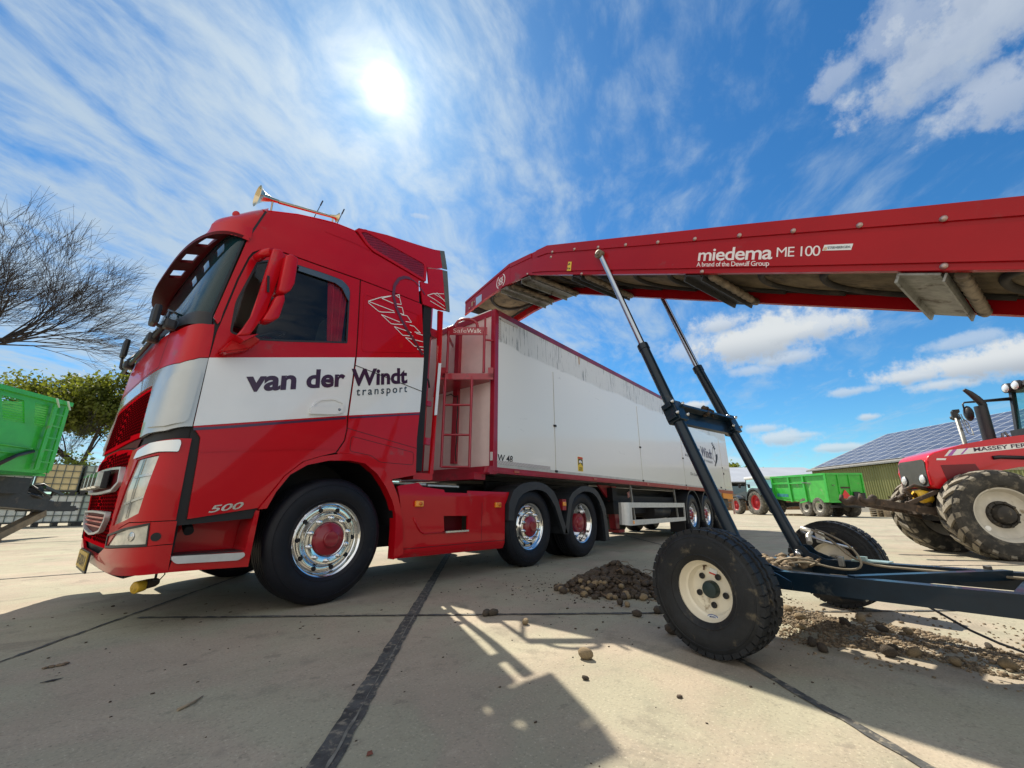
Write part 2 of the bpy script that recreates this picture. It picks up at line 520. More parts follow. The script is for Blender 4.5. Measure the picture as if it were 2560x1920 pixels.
    def build(s, name, m, parent=None, fixn=True, sharp=None):
        if fixn:
            bmesh.ops.recalc_face_normals(s.bm, faces=s.bm.faces[:])
        me = bpy.data.meshes.new(name)
        s.bm.to_mesh(me)
        s.bm.free()
        if sharp:
            me.set_sharp_from_angle(angle=R_(sharp))
        return link_mesh(name, me, m, parent)


def inset(poly, d):
    """shrink a polygon by d (counter-clockwise or clockwise)"""
    n = len(poly)
    A = sum(poly[i][0] * poly[(i + 1) % n][1] - poly[(i + 1) % n][0] * poly[i][1] for i in range(n))
    sg = 1 if A > 0 else -1
    out = []
    for i in range(n):
        p0, p1, p2 = Vector(poly[i - 1]).to_2d(), Vector(poly[i]).to_2d(), Vector(poly[(i + 1) % n]).to_2d()
        d1, d2 = (p1 - p0).normalized(), (p2 - p1).normalized()
        n1, n2 = Vector((-d1.y, d1.x)) * sg, Vector((-d2.y, d2.x)) * sg
        b = n1 + n2
        k = b.length_squared
        b = b * (2 / k) if k > 0.15 else n1
        q = p1 + b * d
        out.append((q.x, q.y))
    return out


def rounded(poly, r, k=4):
    """round the corners of a polygon"""
    out = []
    n = len(poly)
    for i in range(n):
        p0, p1, p2 = [Vector(poly[j % n]).to_2d() for j in (i - 1, i, i + 1)]
        rr = r[i] if isinstance(r, (list, tuple)) else r
        a = min(rr, (p0 - p1).length * 0.45); b = min(rr, (p2 - p1).length * 0.45)
        A = p1 + (p0 - p1).normalized() * a; B = p1 + (p2 - p1).normalized() * b
        for t in [j / k for j in range(k + 1)]:
            q = A * (1 - t) ** 2 + p1 * 2 * t * (1 - t) + B * t * t
            out.append((q.x, q.y))
    return out


def panel(name, outer, fn, m, parent, thick=0.012, holes=(), su=0.12, sv=0.12, off=0.0, smooth=True, ext=None):
    """a sheet: polygon in (u,v), cut into a grid, laid on the surface fn(u,v,offset), with turned-in edges"""
    bm = bmesh.new()
    edges = []
    for lp in [outer] + list(holes):
        vs = [bm.verts.new((a, b, 0)) for a, b in lp]
        edges += [bm.edges.new((vs[i], vs[(i + 1) % len(vs)])) for i in range(len(vs))]
    bmesh.ops.triangle_fill(bm, use_beauty=True, use_dissolve=False, edges=edges, normal=(0, 0, 1))
    us = [p[0] for p in outer]; vsn = [p[1] for p in outer]
    for ax, lo, hi, st in ((0, min(us), max(us), su), (1, min(vsn), max(vsn), sv)):
        if not st: continue
        k = int(math.floor(lo / st)) + 1
        while k * st < hi - 1e-6:
            co = (k * st, 0, 0) if ax == 0 else (0, k * st, 0)
            no = (1, 0, 0) if ax == 0 else (0, 1, 0)
            bmesh.ops.bisect_plane(bm, geom=bm.verts[:] + bm.edges[:] + bm.faces[:], dist=1e-6, plane_co=co, plane_no=no)
            k += 1
    bm.verts.index_update()
    V = [(v.co.x, v.co.y) for v in bm.verts]
    F = [[v.index for v in f.verts] for f in bm.faces]
    B = [(e.verts[0].index, e.verts[1].index) for e in bm.edges if len(e.link_faces) == 1]
    bm.free()
    pts = [Vector(fn(a, b, off)) for a, b in V]
    nrm = []
    h = 1e-3
    for a, b in V:
        du = Vector(fn(a + h, b, off)) - Vector(fn(a - h, b, off))
        dv = Vector(fn(a, b + h, off)) - Vector(fn(a, b - h, off))
        nn = du.cross(dv)
        dn = Vector(fn(a, b, off + 0.01)) - Vector(fn(a, b, off))
        if nn.length < 1e-12: nn = dn
        if nn.dot(dn) < 0: nn = -nn
        nrm.append(nn.normalized())
    nf = len(pts)
    faces = []
    for f in F:
        a, b, c = pts[f[0]], pts[f[1]], pts[f[2]]
        if (b - a).cross(c - a).dot(nrm[f[0]]) < 0: f = f[::-1]
        faces.append(f)
    norms = [tuple(x) for x in nrm]
    if thick > 0:
        rim = {}
        for a, b in B:
            for i in (a, b):
                if i not in rim:
                    rim[i] = len(pts)
                    pts.append(pts[i].copy()); norms.append((0, 0, 0))
                    pts.append(Vector(fn(V[i][0], V[i][1], off - thick))); norms.append((0, 0, 0))
            faces.append([rim[a], rim[b], rim[b] + 1, rim[a] + 1])
    me = bpy.data.meshes.new(name)
    me.from_pydata([tuple(p) for p in pts], [], faces)
    me.update()
    if smooth:
        nfac = len(F)
        me.polygons.foreach_set('use_smooth', [i < nfac for i in range(len(faces))])
        me.normals_split_custom_set_from_vertices(norms)
    return link_mesh(name, me, m, parent)


def text_mesh(s, size=1.0, bold=0.0, shear=0.0, spacing=1.0, xs=1.0, depth=0.0):
    """flat text outline, left-bottom at the origin; returns (verts2d, faces)"""
    cu = bpy.data.curves.new('t', 'FONT')
    cu.body = s
    cu.size = size
    cu.offset = bold
    cu.shear = shear
    cu.space_character = spacing
    cu.resolution_u = 4
    cu.fill_mode = 'FRONT'
    ob = bpy.data.objects.new('t', cu)
    COL.objects.link(ob)
    dg = bpy.context.evaluated_depsgraph_get()
    me = bpy.data.meshes.new_from_object(ob.evaluated_get(dg))
    V = [(v.co.x * xs, v.co.y) for v in me.vertices]
    F = [list(p.vertices) for p in me.polygons]
    bpy.data.objects.remove(ob)
    bpy.data.curves.remove(cu)
    bpy.data.meshes.remove(me)
    x0 = min(v[0] for v in V)
    V = [(a - x0, b) for a, b in V]
    return V, F


def lettering(name, s, fn, m, parent, width=None, height=None, **kw):
    """text laid on a surface: fn(u, v) -> xyz; stretched to a width and a cap height"""
    V, F = text_mesh(s, **kw)
    W_ = max(v[0] for v in V)
    hi = max(v[1] for v in V)
    sx = width / W_ if width else 1
    sy = height / hi if height else sx
    me = bpy.data.meshes.new(name)
    me.from_pydata([tuple(fn(a * sx, b * sy)) for a, b in V], [], F)
    me.update()
    o = link_mesh(name, me, m, parent)
    return o


# ------------------------------------------------------------------ wheels
def tyre_mb(R, r, wd, tread='road', seg=64, out=-1):
    """tyre centred on the origin, axle along Y, outer face towards -Y"""
    b = MB()
    h = wd / 2
    sw = R - r
    prof = [(r, -h * .74), (r + sw * .10, -h * .90), (r + sw * .16, -h * .925), (r + sw * .17, -h * .945), (r + sw * .19, -h * .945), (r + sw * .20, -h * .93), (r + sw * .38, -h * 1.0), (r + sw * .60, -h * .985), (r + sw * .70, -h * .955), (r + sw * .71, -h * .972), (r + sw * .735, -h * .965), (r + sw * .745, -h * .935), (r + sw * .84, -h * .89), (r + sw * .94, -h * .78)]
    if tread == 'road':
        g = .014
        tr = [(R, -h * .66)]
        for c in (-.40, -.13, .13, .40):
            tr += [(R, h * (c - .035)), (R - g, h * (c - .03)), (R - g, h * (c + .03)), (R, h * (c + .035))]
        tr += [(R, h * .66)]
    elif tread == 'lug':
        tr = [(R - .012, -h * .66), (R - .008, 0), (R - .012, h * .66)]
    else:
        tr = [(R - .05, -h * .72), (R - .035, -h * .3), (R - .03, 0), (R - .035, h * .3), (R - .05, h * .72)]
    full = prof + tr + [(a, -c) for a, c in prof[::-1]]
    b.lathe(full, axis=(0, 1, 0), seg=seg, smooth=True)
    return b


def ring_blocks(b, R0, R1, n, y0, y1, wdt, skew=0.0, phase=0.0):
    """tread blocks round a tyre: from radius R0 to R1, between y0 and y1, slanted by skew (radians)"""
    for k in range(n):
        t = 2 * math.pi * (k + phase) / n
        hw = wdt / 2 / R1
        P = []
        for (y, ts) in ((y0, 0.0), (y1, skew)):
            for rr in (R0, R1):
                for sg in (-1, 1):
                    a = t + ts + sg * hw * (1.15 if rr == R0 else 1.0)
                    P.append(b.bm.verts.new((rr * math.cos(a), y, rr * math.sin(a))))
        # y0: 0..3 (R0-,R0+,R1-,R1+), y1: 4..7
        for q in ((0, 1, 3, 2), (4, 6, 7, 5), (2, 3, 7, 6), (0, 2, 6, 4), (1, 5, 7, 3), (0, 4, 5, 1)):
            b._f([P[i] for i in q])


def truck_wheel(parent, x, y, z, style, R=.515, r=.292, wd=.33, flip=False, m_tyre='tyre'):
    """a wheel as a part (tyre) with rim and hub as sub-parts; style front/dish/trailer"""
    tb = tyre_mb(R, r, wd)
    ty = tb.build('wheel', M[m_tyre], parent, sharp=40)
    ty.location = (x, y, z)
    if flip: ty.rotation_euler = (0, 0, math.pi)
    h = wd / 2
    o = -h * .80           # plane of the rim flange, negative = outwards
    rb = MB()
    if style == 'dish':
        rb.lathe([(.303, o + .012), (.3065, o), (.303, o - .004), (.294, o), (.280, o + .02), (.272, o + .055), (.268, o + .06), (.262, o + .10), (.256, o + .17), (.22, o + .178), (.12, o + .178)], axis=(0, 1, 0), seg=64)
        holes, hr, ho = 10, .235, o + .174
        hub = [(.150, o + .178), (.148, o + .06), (.140, o + .045), (.095, o + .04), (.085, o + .02), (.05, o + .012), (0, o + .01)]
        nuts = None
    else:
        dp = 0.0 if style == 'front' else .045
        rb.lathe([(.303, o + .012), (.3065, o), (.303, o - .004), (.294, o), (.284, o + .012), (.276, o + .034), (.270, o + .038), (.262, o + .036 + dp), (.232, o + .040 + dp), (.222, o + .032 + dp), (.213, o + .002 + dp), (.204, o - .012 + dp),
                  (.148, o - .012 + dp), (.140, o - .008 + dp), (.138, o + .02 + dp)], axis=(0, 1, 0), seg=64)
        holes, hr, ho = 10, .247, o + .0355 + dp
        hub = [(.139, o + .02 + dp), (.137, o - .012 + dp), (.128, o - .026 + dp), (.072, o - .040 + dp), (.066, o - .044 + dp), (.064, o - .06 + dp), (.058, o - .066 + dp), (0, o - .068 + dp)]
        nuts = (10, .172, o - .012 + dp)
    if nuts:
        for k in range(nuts[0]):
            t = 2 * math.pi * (k + .5) / nuts[0]
            c = Vector((nuts[1] * math.cos(t), nuts[2], nuts[1] * math.sin(t)))
            rb.lathe([(.021, 0), (.021, -.006), (.016, -.007), (.0155, -.026), (.009, -.028), (.0085, -.042), (0, -.043)], origin=c, axis=(0, 1, 0), seg=8)
    rb.mi = 1
    hb = rb
    for k in range(holes):
        t = 2 * math.pi * k / holes
        hb.disc((hr * math.cos(t), ho - .0035, hr * math.sin(t)), (0, -1, 0), (.019 if style == 'front' else .0175) if style != 'dish' else .026, 18)
    rim = rb.build('rim', [M['chrome'], M['liner']], ty, sharp=35)
    cb = MB()
    cb.lathe(hub, axis=(0, 1, 0), seg=40 if style == 'dish' else 8 * 5)
    cb.build('hub_cap', M['hubred'], ty, sharp=35)
    return ty
def rebase(t, loc):
    """move the thing's origin to its base without moving its parts"""
    L = Vector(loc)
    t.location = L
    for ch in [k for k in bpy.data.objects if k.parent == t]:
        ch.location = ch.location - L


# ------------------------------------------------------------------ truck surfaces (x rearwards, y away, z up)
def ysf(x, z):
    return .03 + .0495 * max(0.0, z - 1.9) ** 1.5 + .010 * (x + .15) ** 2 + .012 * max(0, .9 - z)


def cs(x, z, off=0.0):
    return (x, ysf(x, z) - off, z)


def interp(v, X, Y):
    if v <= X[0]: return Y[0]
    for i in range(1, len(X)):
        if v <= X[i]:
            t = (v - X[i - 1]) / (X[i] - X[i - 1])
            return Y[i - 1] * (1 - t) + Y[i] * t
    return Y[-1]


XZ = [.25, .34, .42, .6, .92, 1.28, 1.62, 1.9, 2.2, 3.05, 3.5]
XF = [-1.22, -1.31, -1.35, -1.365, -1.385, -1.38, -1.36, -1.35, -1.33, -1.17, -1.0]
CZ = [.25, 1.35, 2.05, 2.2, 3.05, 3.4, 3.6]
XC = [-1.08, -1.12, -1.125, -1.14, -1.02, -.94, -.85]
YC = 1.285
NE = 3.5


def _fp(u, z):
    uu = u if u <= 1 else 2 - u
    th = max(0.0, min(1.0, uu)) * math.pi / 2
    xf, xc = interp(z, XZ, XF), interp(z, CZ, XC)
    y0 = ysf(xc, z)
    wv = 1 - max(0.0, math.cos(th)) ** (2 / NE)
    x = xc - (xc - xf) * math.sin(th) ** (2 / NE)
    y = y0 + wv * (YC - y0)
    if u > 1: y = 2 * YC - y
    return Vector((x, y, z))


def frs(u, z, off=0.0):
    p = _fp(u, z)
    if off == 0.0: return tuple(p)
    u = max(.004, min(1.996, u))
    du = _fp(u + .003, z) - _fp(u - .003, z)
    dz = _fp(u, z + .01) - _fp(u, z - .01)
    n = dz.cross(du).normalized()
    if n.dot(p - Vector((0, YC, z))) < 0: n = -n
    return tuple(p + n * off)


def mir(poly):
    return [(2 - a, b) for a, b in poly][::-1]


truck = thing('tractor_truck', 'red and white tractor truck with tall sleeper cab, coupled to the white trailer', 'truck')
T = truck
RED = M['red']
G = .004
door = [(-1.046, .700), (-1.061, 1.12), (-1.071, 1.262), (-1.128, 1.337), (-1.124, 1.617), (-1.122, 1.86), (-1.112, 2.07), (-1.084, 2.253), (-1.037, 2.578), (-.990, 2.80), (-.965, 2.865),
        (-.923, 2.914), (-.83, 2.96), (-.727, 2.991), (-.4, 3.018), (.011, 3.057), (.034, 2.207), (.027, 2.103), (.013, 1.602), (.022, 1.48), (.010, 1.367), (-.056, 1.247),
        (-.179, 1.206), (-.329, 1.147), (-.459, 1.024), (-.562, .854), (-.611, .773)]
window = rounded([(-.926, 2.800), (-.837, 2.858), (-.603, 2.923), (-.381, 2.948), (-.183, 2.961), (-.109, 2.913), (-.094, 2.870), (-.074, 2.310), (-.587, 2.163), (-.889, 2.085), (-1.021, 2.102), (-1.024, 2.372)],
                 [.02, .02, .02, .05, .05, .03, .04, .01, .05, .05, .02, .05], 3)
dr = panel('door', inset(door, G), cs, RED, T, .014, [window], .14, .1)
# black liner behind all gaps of the side
side_sil = [(-1.128, .66), (-1.128, 2.1), (-1.14, 2.18), (-1.01, 3.04), (-.93, 3.33), (-.64, 3.47), (-.43, 3.54), (-.28, 3.59), (-.08, 3.62), (.3, 3.8), (.8, 3.93), (.8, 3.6), (.86, 3.46), (.765, 3.42),
            (.81, 3.1), (.85, 2.4), (.83, 1.77), (.82, 1.48), (.835, 1.1), (.56, 1.035), (.42, 1.17), (.286, 1.245), (.122, 1.262), (-.034, 1.25), (-.18, 1.22), (-.335, 1.16), (-.47, 1.03), (-.575, .855), (-.64, .70)]
win_open = inset(window, -.012)
panel('cab_frame', side_sil, lambda a, b, o=0: cs(a, b, o - .016), M['liner'], T, .02, [win_open], .3, .2)
# far side in one sheet with its window
panel('far_side_wall', side_sil, lambda a, b, o=0: (a, 2 * YC - ysf(a, b) + o, b), RED, T, .02, [win_open], .3, .2)
# window glass, rubber and what is behind it
panel('side_window', inset(window, -.004), lambda a, b, o=0: cs(a, b, o - .010), M['glass'], dr, 0, (), .3, .3)
panel('far_window', inset(window, -.004), lambda a, b, o=0: (a, 2 * YC - ysf(a, b) - .01 + o, b), M['glass'], T, 0, (), .3, .3)
panel('window_seal', inset(window, -.006), lambda a, b, o=0: cs(a, b, o + .003), M['blackp'], dr, .008, [inset(window, .011)], .2, .2)
vis = [(-.60, 2.918), (-.381, 2.944), (-.183, 2.957), (-.115, 2.910), (-.098, 2.866), (-.094, 2.75), (-.13, 2.80), (-.175, 2.868), (-.25, 2.895), (-.60, 2.865)]
panel('window_deflector', vis, lambda a, b, o=0: cs(a, b, o + .012), mat('smoked_deflector_plastic', (.05, .075, .10), .15, coat=1.0), dr, .01, (), .2, .2)
# rear side panel behind the door
rear = [(.019, 3.058), (.4, 3.082), (.775, 3.104), (.823, 3.100), (.866, 2.422), (.845, 1.774), (.832, 1.486), (.849, 1.098), (.568, 1.041), (.544, 1.023), (.408, 1.162), (.282, 1.235), (.122, 1.252), (-.034, 1.238), (-.048, 1.247),
        (.018, 1.367), (.030, 1.48), (.021, 1.602), (.035, 2.103), (.042, 2.207)]
panel('sleeper_panel', inset(rear, .003), cs, RED, T, .014, (), .14, .1)
locker = rounded([(.075, 1.415), (.80, 1.33), (.80, 1.20), (.40, 1.20), (.30, 1.255), (.075, 1.275)], .03)
# seams of the locker and of the pressed field, as fine grooves
def groove(name, pts, wd=.005, m='liner', off=.0012, par=None, fn=cs):
    b = MB()
    n = len(pts)
    for i in range(n - 1):
        p, q = Vector(pts[i]).to_2d(), Vector(pts[i + 1]).to_2d()
        k = max(1, int((q - p).length / .12))
        for j in range(k):
            a, c = p.lerp(q, j / k), p.lerp(q, (j + 1) / k)
            d = (c - a).normalized(); nn = Vector((-d.y, d.x)) * wd / 2
            b.quad(fn(*(a + nn), off), fn(*(c + nn), off), fn(*(c - nn), off), fn(*(a - nn), off))
    return b.build(name, M[m], par if par is not None else T)
groove('panel_seam', [(.015, 1.484), (.838, 1.376)])
groove('panel_seam', locker + [locker[0]], .0045)
groove('panel_seam', [(.023, 2.105), (.848, 2.015)], .008, off=.0055)
M['emboss'] = RED
fieldp = rounded([(.065, 2.93), (.79, 2.955), (.80, 2.465), (.085, 2.262)], .05)
panel('pressed_field', fieldp, lambda a, b, o=0: cs(a, b, o + .0045), RED, T, .004, [inset(fieldp, .018)], .14, .1)
# crease under the stripe and along the wing
groove('crease', [(-1.06, 1.165), (-.6, 1.225), (-.3, 1.262), (-.05, 1.282)], .012, 'emboss', .006)
# upper cab side: pillar, roof side
upper = [(-1.112, 2.136), (-1.151, 2.187), (-1.020, 3.043), (-.942, 3.335), (-.65, 3.475), (-.442, 3.545), (-.286, 3.595), (-.09, 3.625), (.013, 3.548), (.135, 3.472), (.865, 3.428), (.773, 3.407), (.782, 3.110), (.4, 3.090), (.011, 3.065),
         (-.4, 3.026), (-.727, 2.999), (-.83, 2.969), (-.923, 2.924), (-.973, 2.87), (-.998, 2.803), (-1.045, 2.578), (-1.092, 2.253), (-1.098, 2.17)]
panel('roof_side', inset(upper, .003), cs, RED, T, .014, (), .14, .08)
groove('roof_seam', [(-.93, 3.335), (-1.012, 3.045)], .016, 'liner', .002)
groove('crease', [(-.40, 3.43), (-.1, 3.47), (.10, 3.475)], .006, 'emboss', .006)
# roof: from the side edge over to the far side
ze = lambda x: interp(x, [-.95, -.65, -.442, -.286, -.09, .3, .9, 1.2], [3.325, 3.47, 3.545, 3.595, 3.625, 3.64, 3.6, 3.6])
def roofs(a, b, o=0):          # a = x, b in 0..1 across
    y0 = ysf(a, ze(a))
    t = b
    e = .10
    y = y0 + t * (2 * YC - 2 * y0)
    dl, drr = y - y0, 2 * YC - y0 - y
    dm = min(dl, drr)
    lift = .055 * (1 - max(0, 1 - dm / e) ** 2) + .05 * math.sin(math.pi * t)
    return (a, y, ze(a) + lift + o)
b = MB()
xs_ = [-.95 + .05 * i for i in range(37)]
ts_ = [0, .006, .012, .02, .03, .045, .08, .15, .25, .35, .5, .65, .75, .85, .92, .955, .97, .98, .988, .994, 1]
gr = [[b.bm.verts.new(roofs(x, t)) for t in ts_] for x in xs_]
for i in range(len(xs_) - 1):
    for j in range(len(ts_) - 1):
        b._f([gr[i][j], gr[i][j + 1], gr[i + 1][j + 1], gr[i + 1][j]], True)
M['red_roof'] = mat('matt_red_roof_paint', (.42, .006, .012), .8, spec=0.0)  # dull copy of the truck red, gloss taken out against sun glare
b.build('roof', M['red_roof'], T)
# roof dome above the visor (front of the roof)
def dome(u, t, o=0):            # t 0..1 from visor up to roof
    z0, z1 = 3.10, 3.62
    th = max(0.0, min(1.0, u if u <= 1 else 2 - u)) * math.pi / 2
    zz = z0 + t * (interp(math.sin(th), [0, .5, 1], [3.33, 3.45, 3.485]) - z0)
    xf = interp(t, [0, .15, .4, .7, 1], [-1.345, -1.325, -1.20, -1.05, -.87])
    xc = interp(t, [0, 1], [-1.005, -.93])
    y0 = ysf(xc, min(zz, 3.34))
    wv = 1 - max(0, math.cos(th)) ** (2 / 2.9)
    k = max(0.0, min(1.0, (y0 + wv * (YC - y0) - .28) / .22)); k = k * k * (3 - 2 * k)
    xf = xf * (1 - k) + k * interp(t, [0, .3, .6, .8, 1], [-1.19, -1.155, -1.07, -.99, -.87])
    x = xc - (xc - xf) * math.sin(th) ** (2 / 2.9)
    y = y0 + wv * (YC - y0)
    if u > 1: y = 2 * YC - y
    return (x, y, zz + o)
b = MB()
US = [i / 24 for i in range(49)]
TS = [i / 10 for i in range(11)]
gr = [[b.bm.verts.new(dome(u, t)) for t in TS] for u in US]
for i in range(len(US) - 1):
    for j in range(len(TS) - 1):
        b._f([gr[i][j], gr[i][j + 1], gr[i + 1][j + 1], gr[i + 1][j]], True)
b.build('roof_front', RED, T)
# dark glazed lamp field in the roof front
b = MB()
US2 = [.55 + .9 * i / 20 for i in range(21)]
TS2 = [.60, .70, .80, .90, .96]
def domeo(u, t):
    p = Vector(dome(u, t)); return p + Vector((-.75, 0, .65)) * .012
gr = [[b.bm.verts.new(domeo(u, t)) for t in TS2] for u in US2]
for i in range(20):
    for j in range(4):
        b._f([gr[i][j], gr[i][j + 1], gr[i + 1][j + 1], gr[i + 1][j]], True)
b.build('roof_lamp_glass', M['screen'], T)
b = MB()
b.lathe([(.034, 0), (.034, .006), (.026, .012), (0, .015)], origin=Vector(dome(.36, .42)), axis=(-.45, -.75, .5), seg=20)
b.build('roof_marker', RED, T)
# visor: board with square openings in front of the screen
def visx(t, u, lead):
    th = max(0.0, min(1.0, u if u <= 1 else 2 - u)) * math.pi / 2
    n = 3.0
    xf, xc = (-1.355, -1.02) if lead else (-1.165, -1.00)
    y0 = .075 if lead else .10
    wv = 1 - max(0, math.cos(th)) ** (2 / n)
    x = xc - (xc - xf) * math.sin(th) ** (2 / n)
    y = y0 + wv * (YC - y0)
    if u > 1: y = 2 * YC - y
    return x, y
def visf(u, v, o=0):            # v 0 (screen side) .. 1 (leading edge)
    x0, y0 = visx(0, u, False); x1, y1 = visx(0, u, True)
    return (x0 + (x1 - x0) * v, y0 + (y1 - y0) * v, 3.03 - .055 * v - .02 * v * v - o)
def yu(y):                      # u for a given y on the leading edge
    if y > YC: return 2 - yu(2 * YC - y)
    wv = (y - .075) / (YC - .075)
    return math.acos((1 - wv) ** 1.5) / (math.pi / 2)
hol = []
for yc_ in (.45, .86, 1.285):
    a0, a1 = yu(yc_ - .105), yu(yc_ + .105)
    hol.append([(a0, .30), (a1, .30), (a1, .78), (a0, .78)])
outv = [(u, 0) for u in US] + [(u, 1) for u in US[::-1]]
M['shade_red'] = mat('shaded_red_paint', (.085, .004, .007), .45, spec=.1)  # truck red darkened: shade under the visor and in recesses put into the colour
panel('sun_visor', outv, visf, M['shade_red'], T, .03, hol, .06, 0)
b = MB()                        # rim along the leading edge and closed cheeks at both ends
UL = [i / 60 for i in range(121)]
for i in range(120):
    A, B_ = Vector(visf(UL[i], 1)), Vector(visf(UL[i + 1], 1))
    up = Vector((.012, 0, .045))
    b.quad(A, B_, B_ + up, A + up)
    ym = (A.y + B_.y) / 2
    if min(ym, 2 * YC - ym) < .40:
        C_, D_ = Vector(dome(UL[i], 0)), Vector(dome(UL[i + 1], 0))
        vs = [b.bm.verts.new(p) for p in (A + up, B_ + up, D_, C_)]
        b._f(vs, True)
b.build('visor_rim', RED, T, fixn=False)
# vent grille on the roof side
vent = [(-.080, 3.650), (.03, 3.715), (.827, 3.717), (.872, 3.69), (.884, 3.644), (.871, 3.438), (.84, 3.432), (.135, 3.482), (.055, 3.52), (.013, 3.556)]
venti = rounded(inset(vent, .034), .02)
vf = lambda a, b, o=0: cs(a, b, o + .014)
panel('vent_frame', rounded(vent, .02), vf, RED, T, .05, [venti], .14, .08)
bb = MB()
import itertools
def inpoly(x, y, P):
    c = False
    for i in range(len(P)):
        (x1, y1), (x2, y2) = P[i - 1], P[i]
        if (y1 > y) != (y2 > y) and x < (x2 - x1) * (y - y1) / (y2 - y1) + x1: c = not c
    return c
def hatch(bb, P, fn, step, wd, ang, off):
    d = Vector((math.cos(ang), math.sin(ang))); n = Vector((-d.y, d.x))
    k = -200
    while k < 200:
        c = n * (k * step) + Vector((.4, 3.55))
        run = None
        for i in range(-160, 161):
            q = c + d * (i * .01)
            ins = inpoly(q.x, q.y, P)
            if ins and run is None: run = q.copy()
            if (not ins) and run is not None:
                e = q
                bb.quad(fn(*(run + n * wd / 2), off), fn(*(e + n * wd / 2), off), fn(*(e - n * wd / 2), off), fn(*(run - n * wd / 2), off))
                run = None
        k += 1
hatch(bb, venti, vf, .017, .008, R_(-62), -.006)
hatch(bb, venti, vf, .030, .006, R_(20), -.008)
bb.build('vent_mesh', M['red_frame'], T)
panel('vent_back', venti, vf, M['shade_red'], T, 0, (), .2, .2, off=-.03)
# roof spoiler and side fairing
spo = [(-.045, 3.692), (.311, 3.812), (.783, 3.937), (1.048, 4.016), (1.12, 4.05), (1.155, 3.79), (1.054, 3.726), (.900, 3.668), (.872, 3.712), (.827, 3.725), (.05, 3.725)]
panel('roof_spoiler', spo, cs, RED, T, .05, (), .14, .08)
b = MB()
for i in range(12):
    x0, x1 = -.045 + 1.165 * i / 12, -.045 + 1.165 * (i + 1) / 12
    zt = lambda x: interp(x, [-.045, .311, .783, 1.048, 1.12], [3.692, 3.812, 3.937, 4.016, 4.05])
    pts = []
    for x in (x0, x1):
        y0 = ysf(x, zt(x)); pts.append([(x, y0, zt(x)), (x, y0 + .12, zt(x) + .02), (x, YC, zt(x) + .04), (x, 2 * YC - y0 - .12, zt(x) + .02), (x, 2 * YC - y0, zt(x))])
    for j in range(4):
        b.quad(pts[0][j], pts[0][j + 1], pts[1][j + 1], pts[1][j])
b.build('spoiler_top', RED, T)
fair = [(.905, 3.655), (1.158, 3.765), (1.18, 3.45), (1.205, 3.172), (1.083, 3.137), (.835, 3.112), (.790, 3.405), (.928, 3.44)]
panel('side_fairing', fair, cs, RED, T, .02, (), .14, .1)
edge1 = [(1.052, 4.016), (1.203, 4.086), (1.247, 3.812), (1.155, 3.785)]
edge1 = [(1.124, 4.051), (1.203, 4.086), (1.247, 3.815), (1.160, 3.79)]
edge2 = [(1.162, 3.762), (1.247, 3.785), (1.262, 3.45), (1.275, 3.18), (1.209, 3.17), (1.184, 3.45)]
for e_ in (edge1, edge2):
    panel('rubber_edge', e_, cs, M['greyp'], T, .015, (), .2, .2)
panel('far_fairing', [(.84, 1.1), (.84, 3.95), (1.25, 4.0), (1.25, 1.1)], lambda a, b, o=0: (a, 2 * YC - ysf(a, b) + o, b), RED, T, .02, (), .4, .4)
# narrow collar behind the cab with its stripe and the pipework in the gap
b = MB()
b.prism([(1.13, 3.16), (1.205, 3.17), (1.175, 2.45), (1.13, 1.78), (1.125, 1.125), (1.075, 1.125), (1.09, 1.78), (1.12, 2.45)], lambda a, z, t: (a, ysf(a, z) + .05 + t, z), 0, .03)
b.prism([(.86, 1.06), (1.12, 1.06), (1.12, 1.13), (.86, 1.13)], lambda a, z, t: (a, .10 + t, z), 0, .5)
b.build('rear_collar', RED, T)
b = MB()
b.prism([(1.128, 2.44), (1.172, 2.45), (1.132, 1.80), (1.092, 1.79)], lambda a, z, t: (a, ysf(a, z) + .045 + t, z), 0, .004)
b.build('collar_stripe', M['silver'], T)
b = MB()
b.box((.93, 1.28, 2.25), (.12, 2.3, 2.2)); b.build('cab_back_wall', M['liner'], T)
b = MB()
b.cyl((1.09, .32, 1.15), (1.09, .32, 3.3), .055, 12); b.cyl((1.02, .22, 1.3), (1.04, .22, 3.0), .02, 8)
b.box((1.10, .5, 2.2), (.10, .12, 2.0)); b.box((1.06, .22, 2.85), (.2, .05, .10)); b.box((1.06, .22, 1.5), (.2, .05, .08)); b.box((1.05, .24, 1.95), (.18, .05, .06))
b.build('air_intake', M['red_frame'], T)
b = MB()
for k, (xx, yy) in enumerate(((.985, .2), (1.0, .27))):
    pts = []
    for i in range(200):
        t = i / 199
        pts.append((xx + .028 * math.cos(t * 75), yy + .028 * math.sin(t * 75), 1.9 + 1.1 * t))
    b.tube(pts, .007, 5)
b.build('coiled_air_hose', M['black'], T)
b = MB()
for (x0, x1, z0, z1) in ((.9, 1.02, 2.95, 2.75), (.9, 1.05, 2.5, 2.1)):
    pts = [(x0 + (x1 - x0) * t, .16, z0 + (z1 - z0) * t + .05 * math.sin(t * 9)) for t in [i / 14 for i in range(15)]]
    b.tube(pts, .010, 6)
b.build('air_hose', M['black'], T)
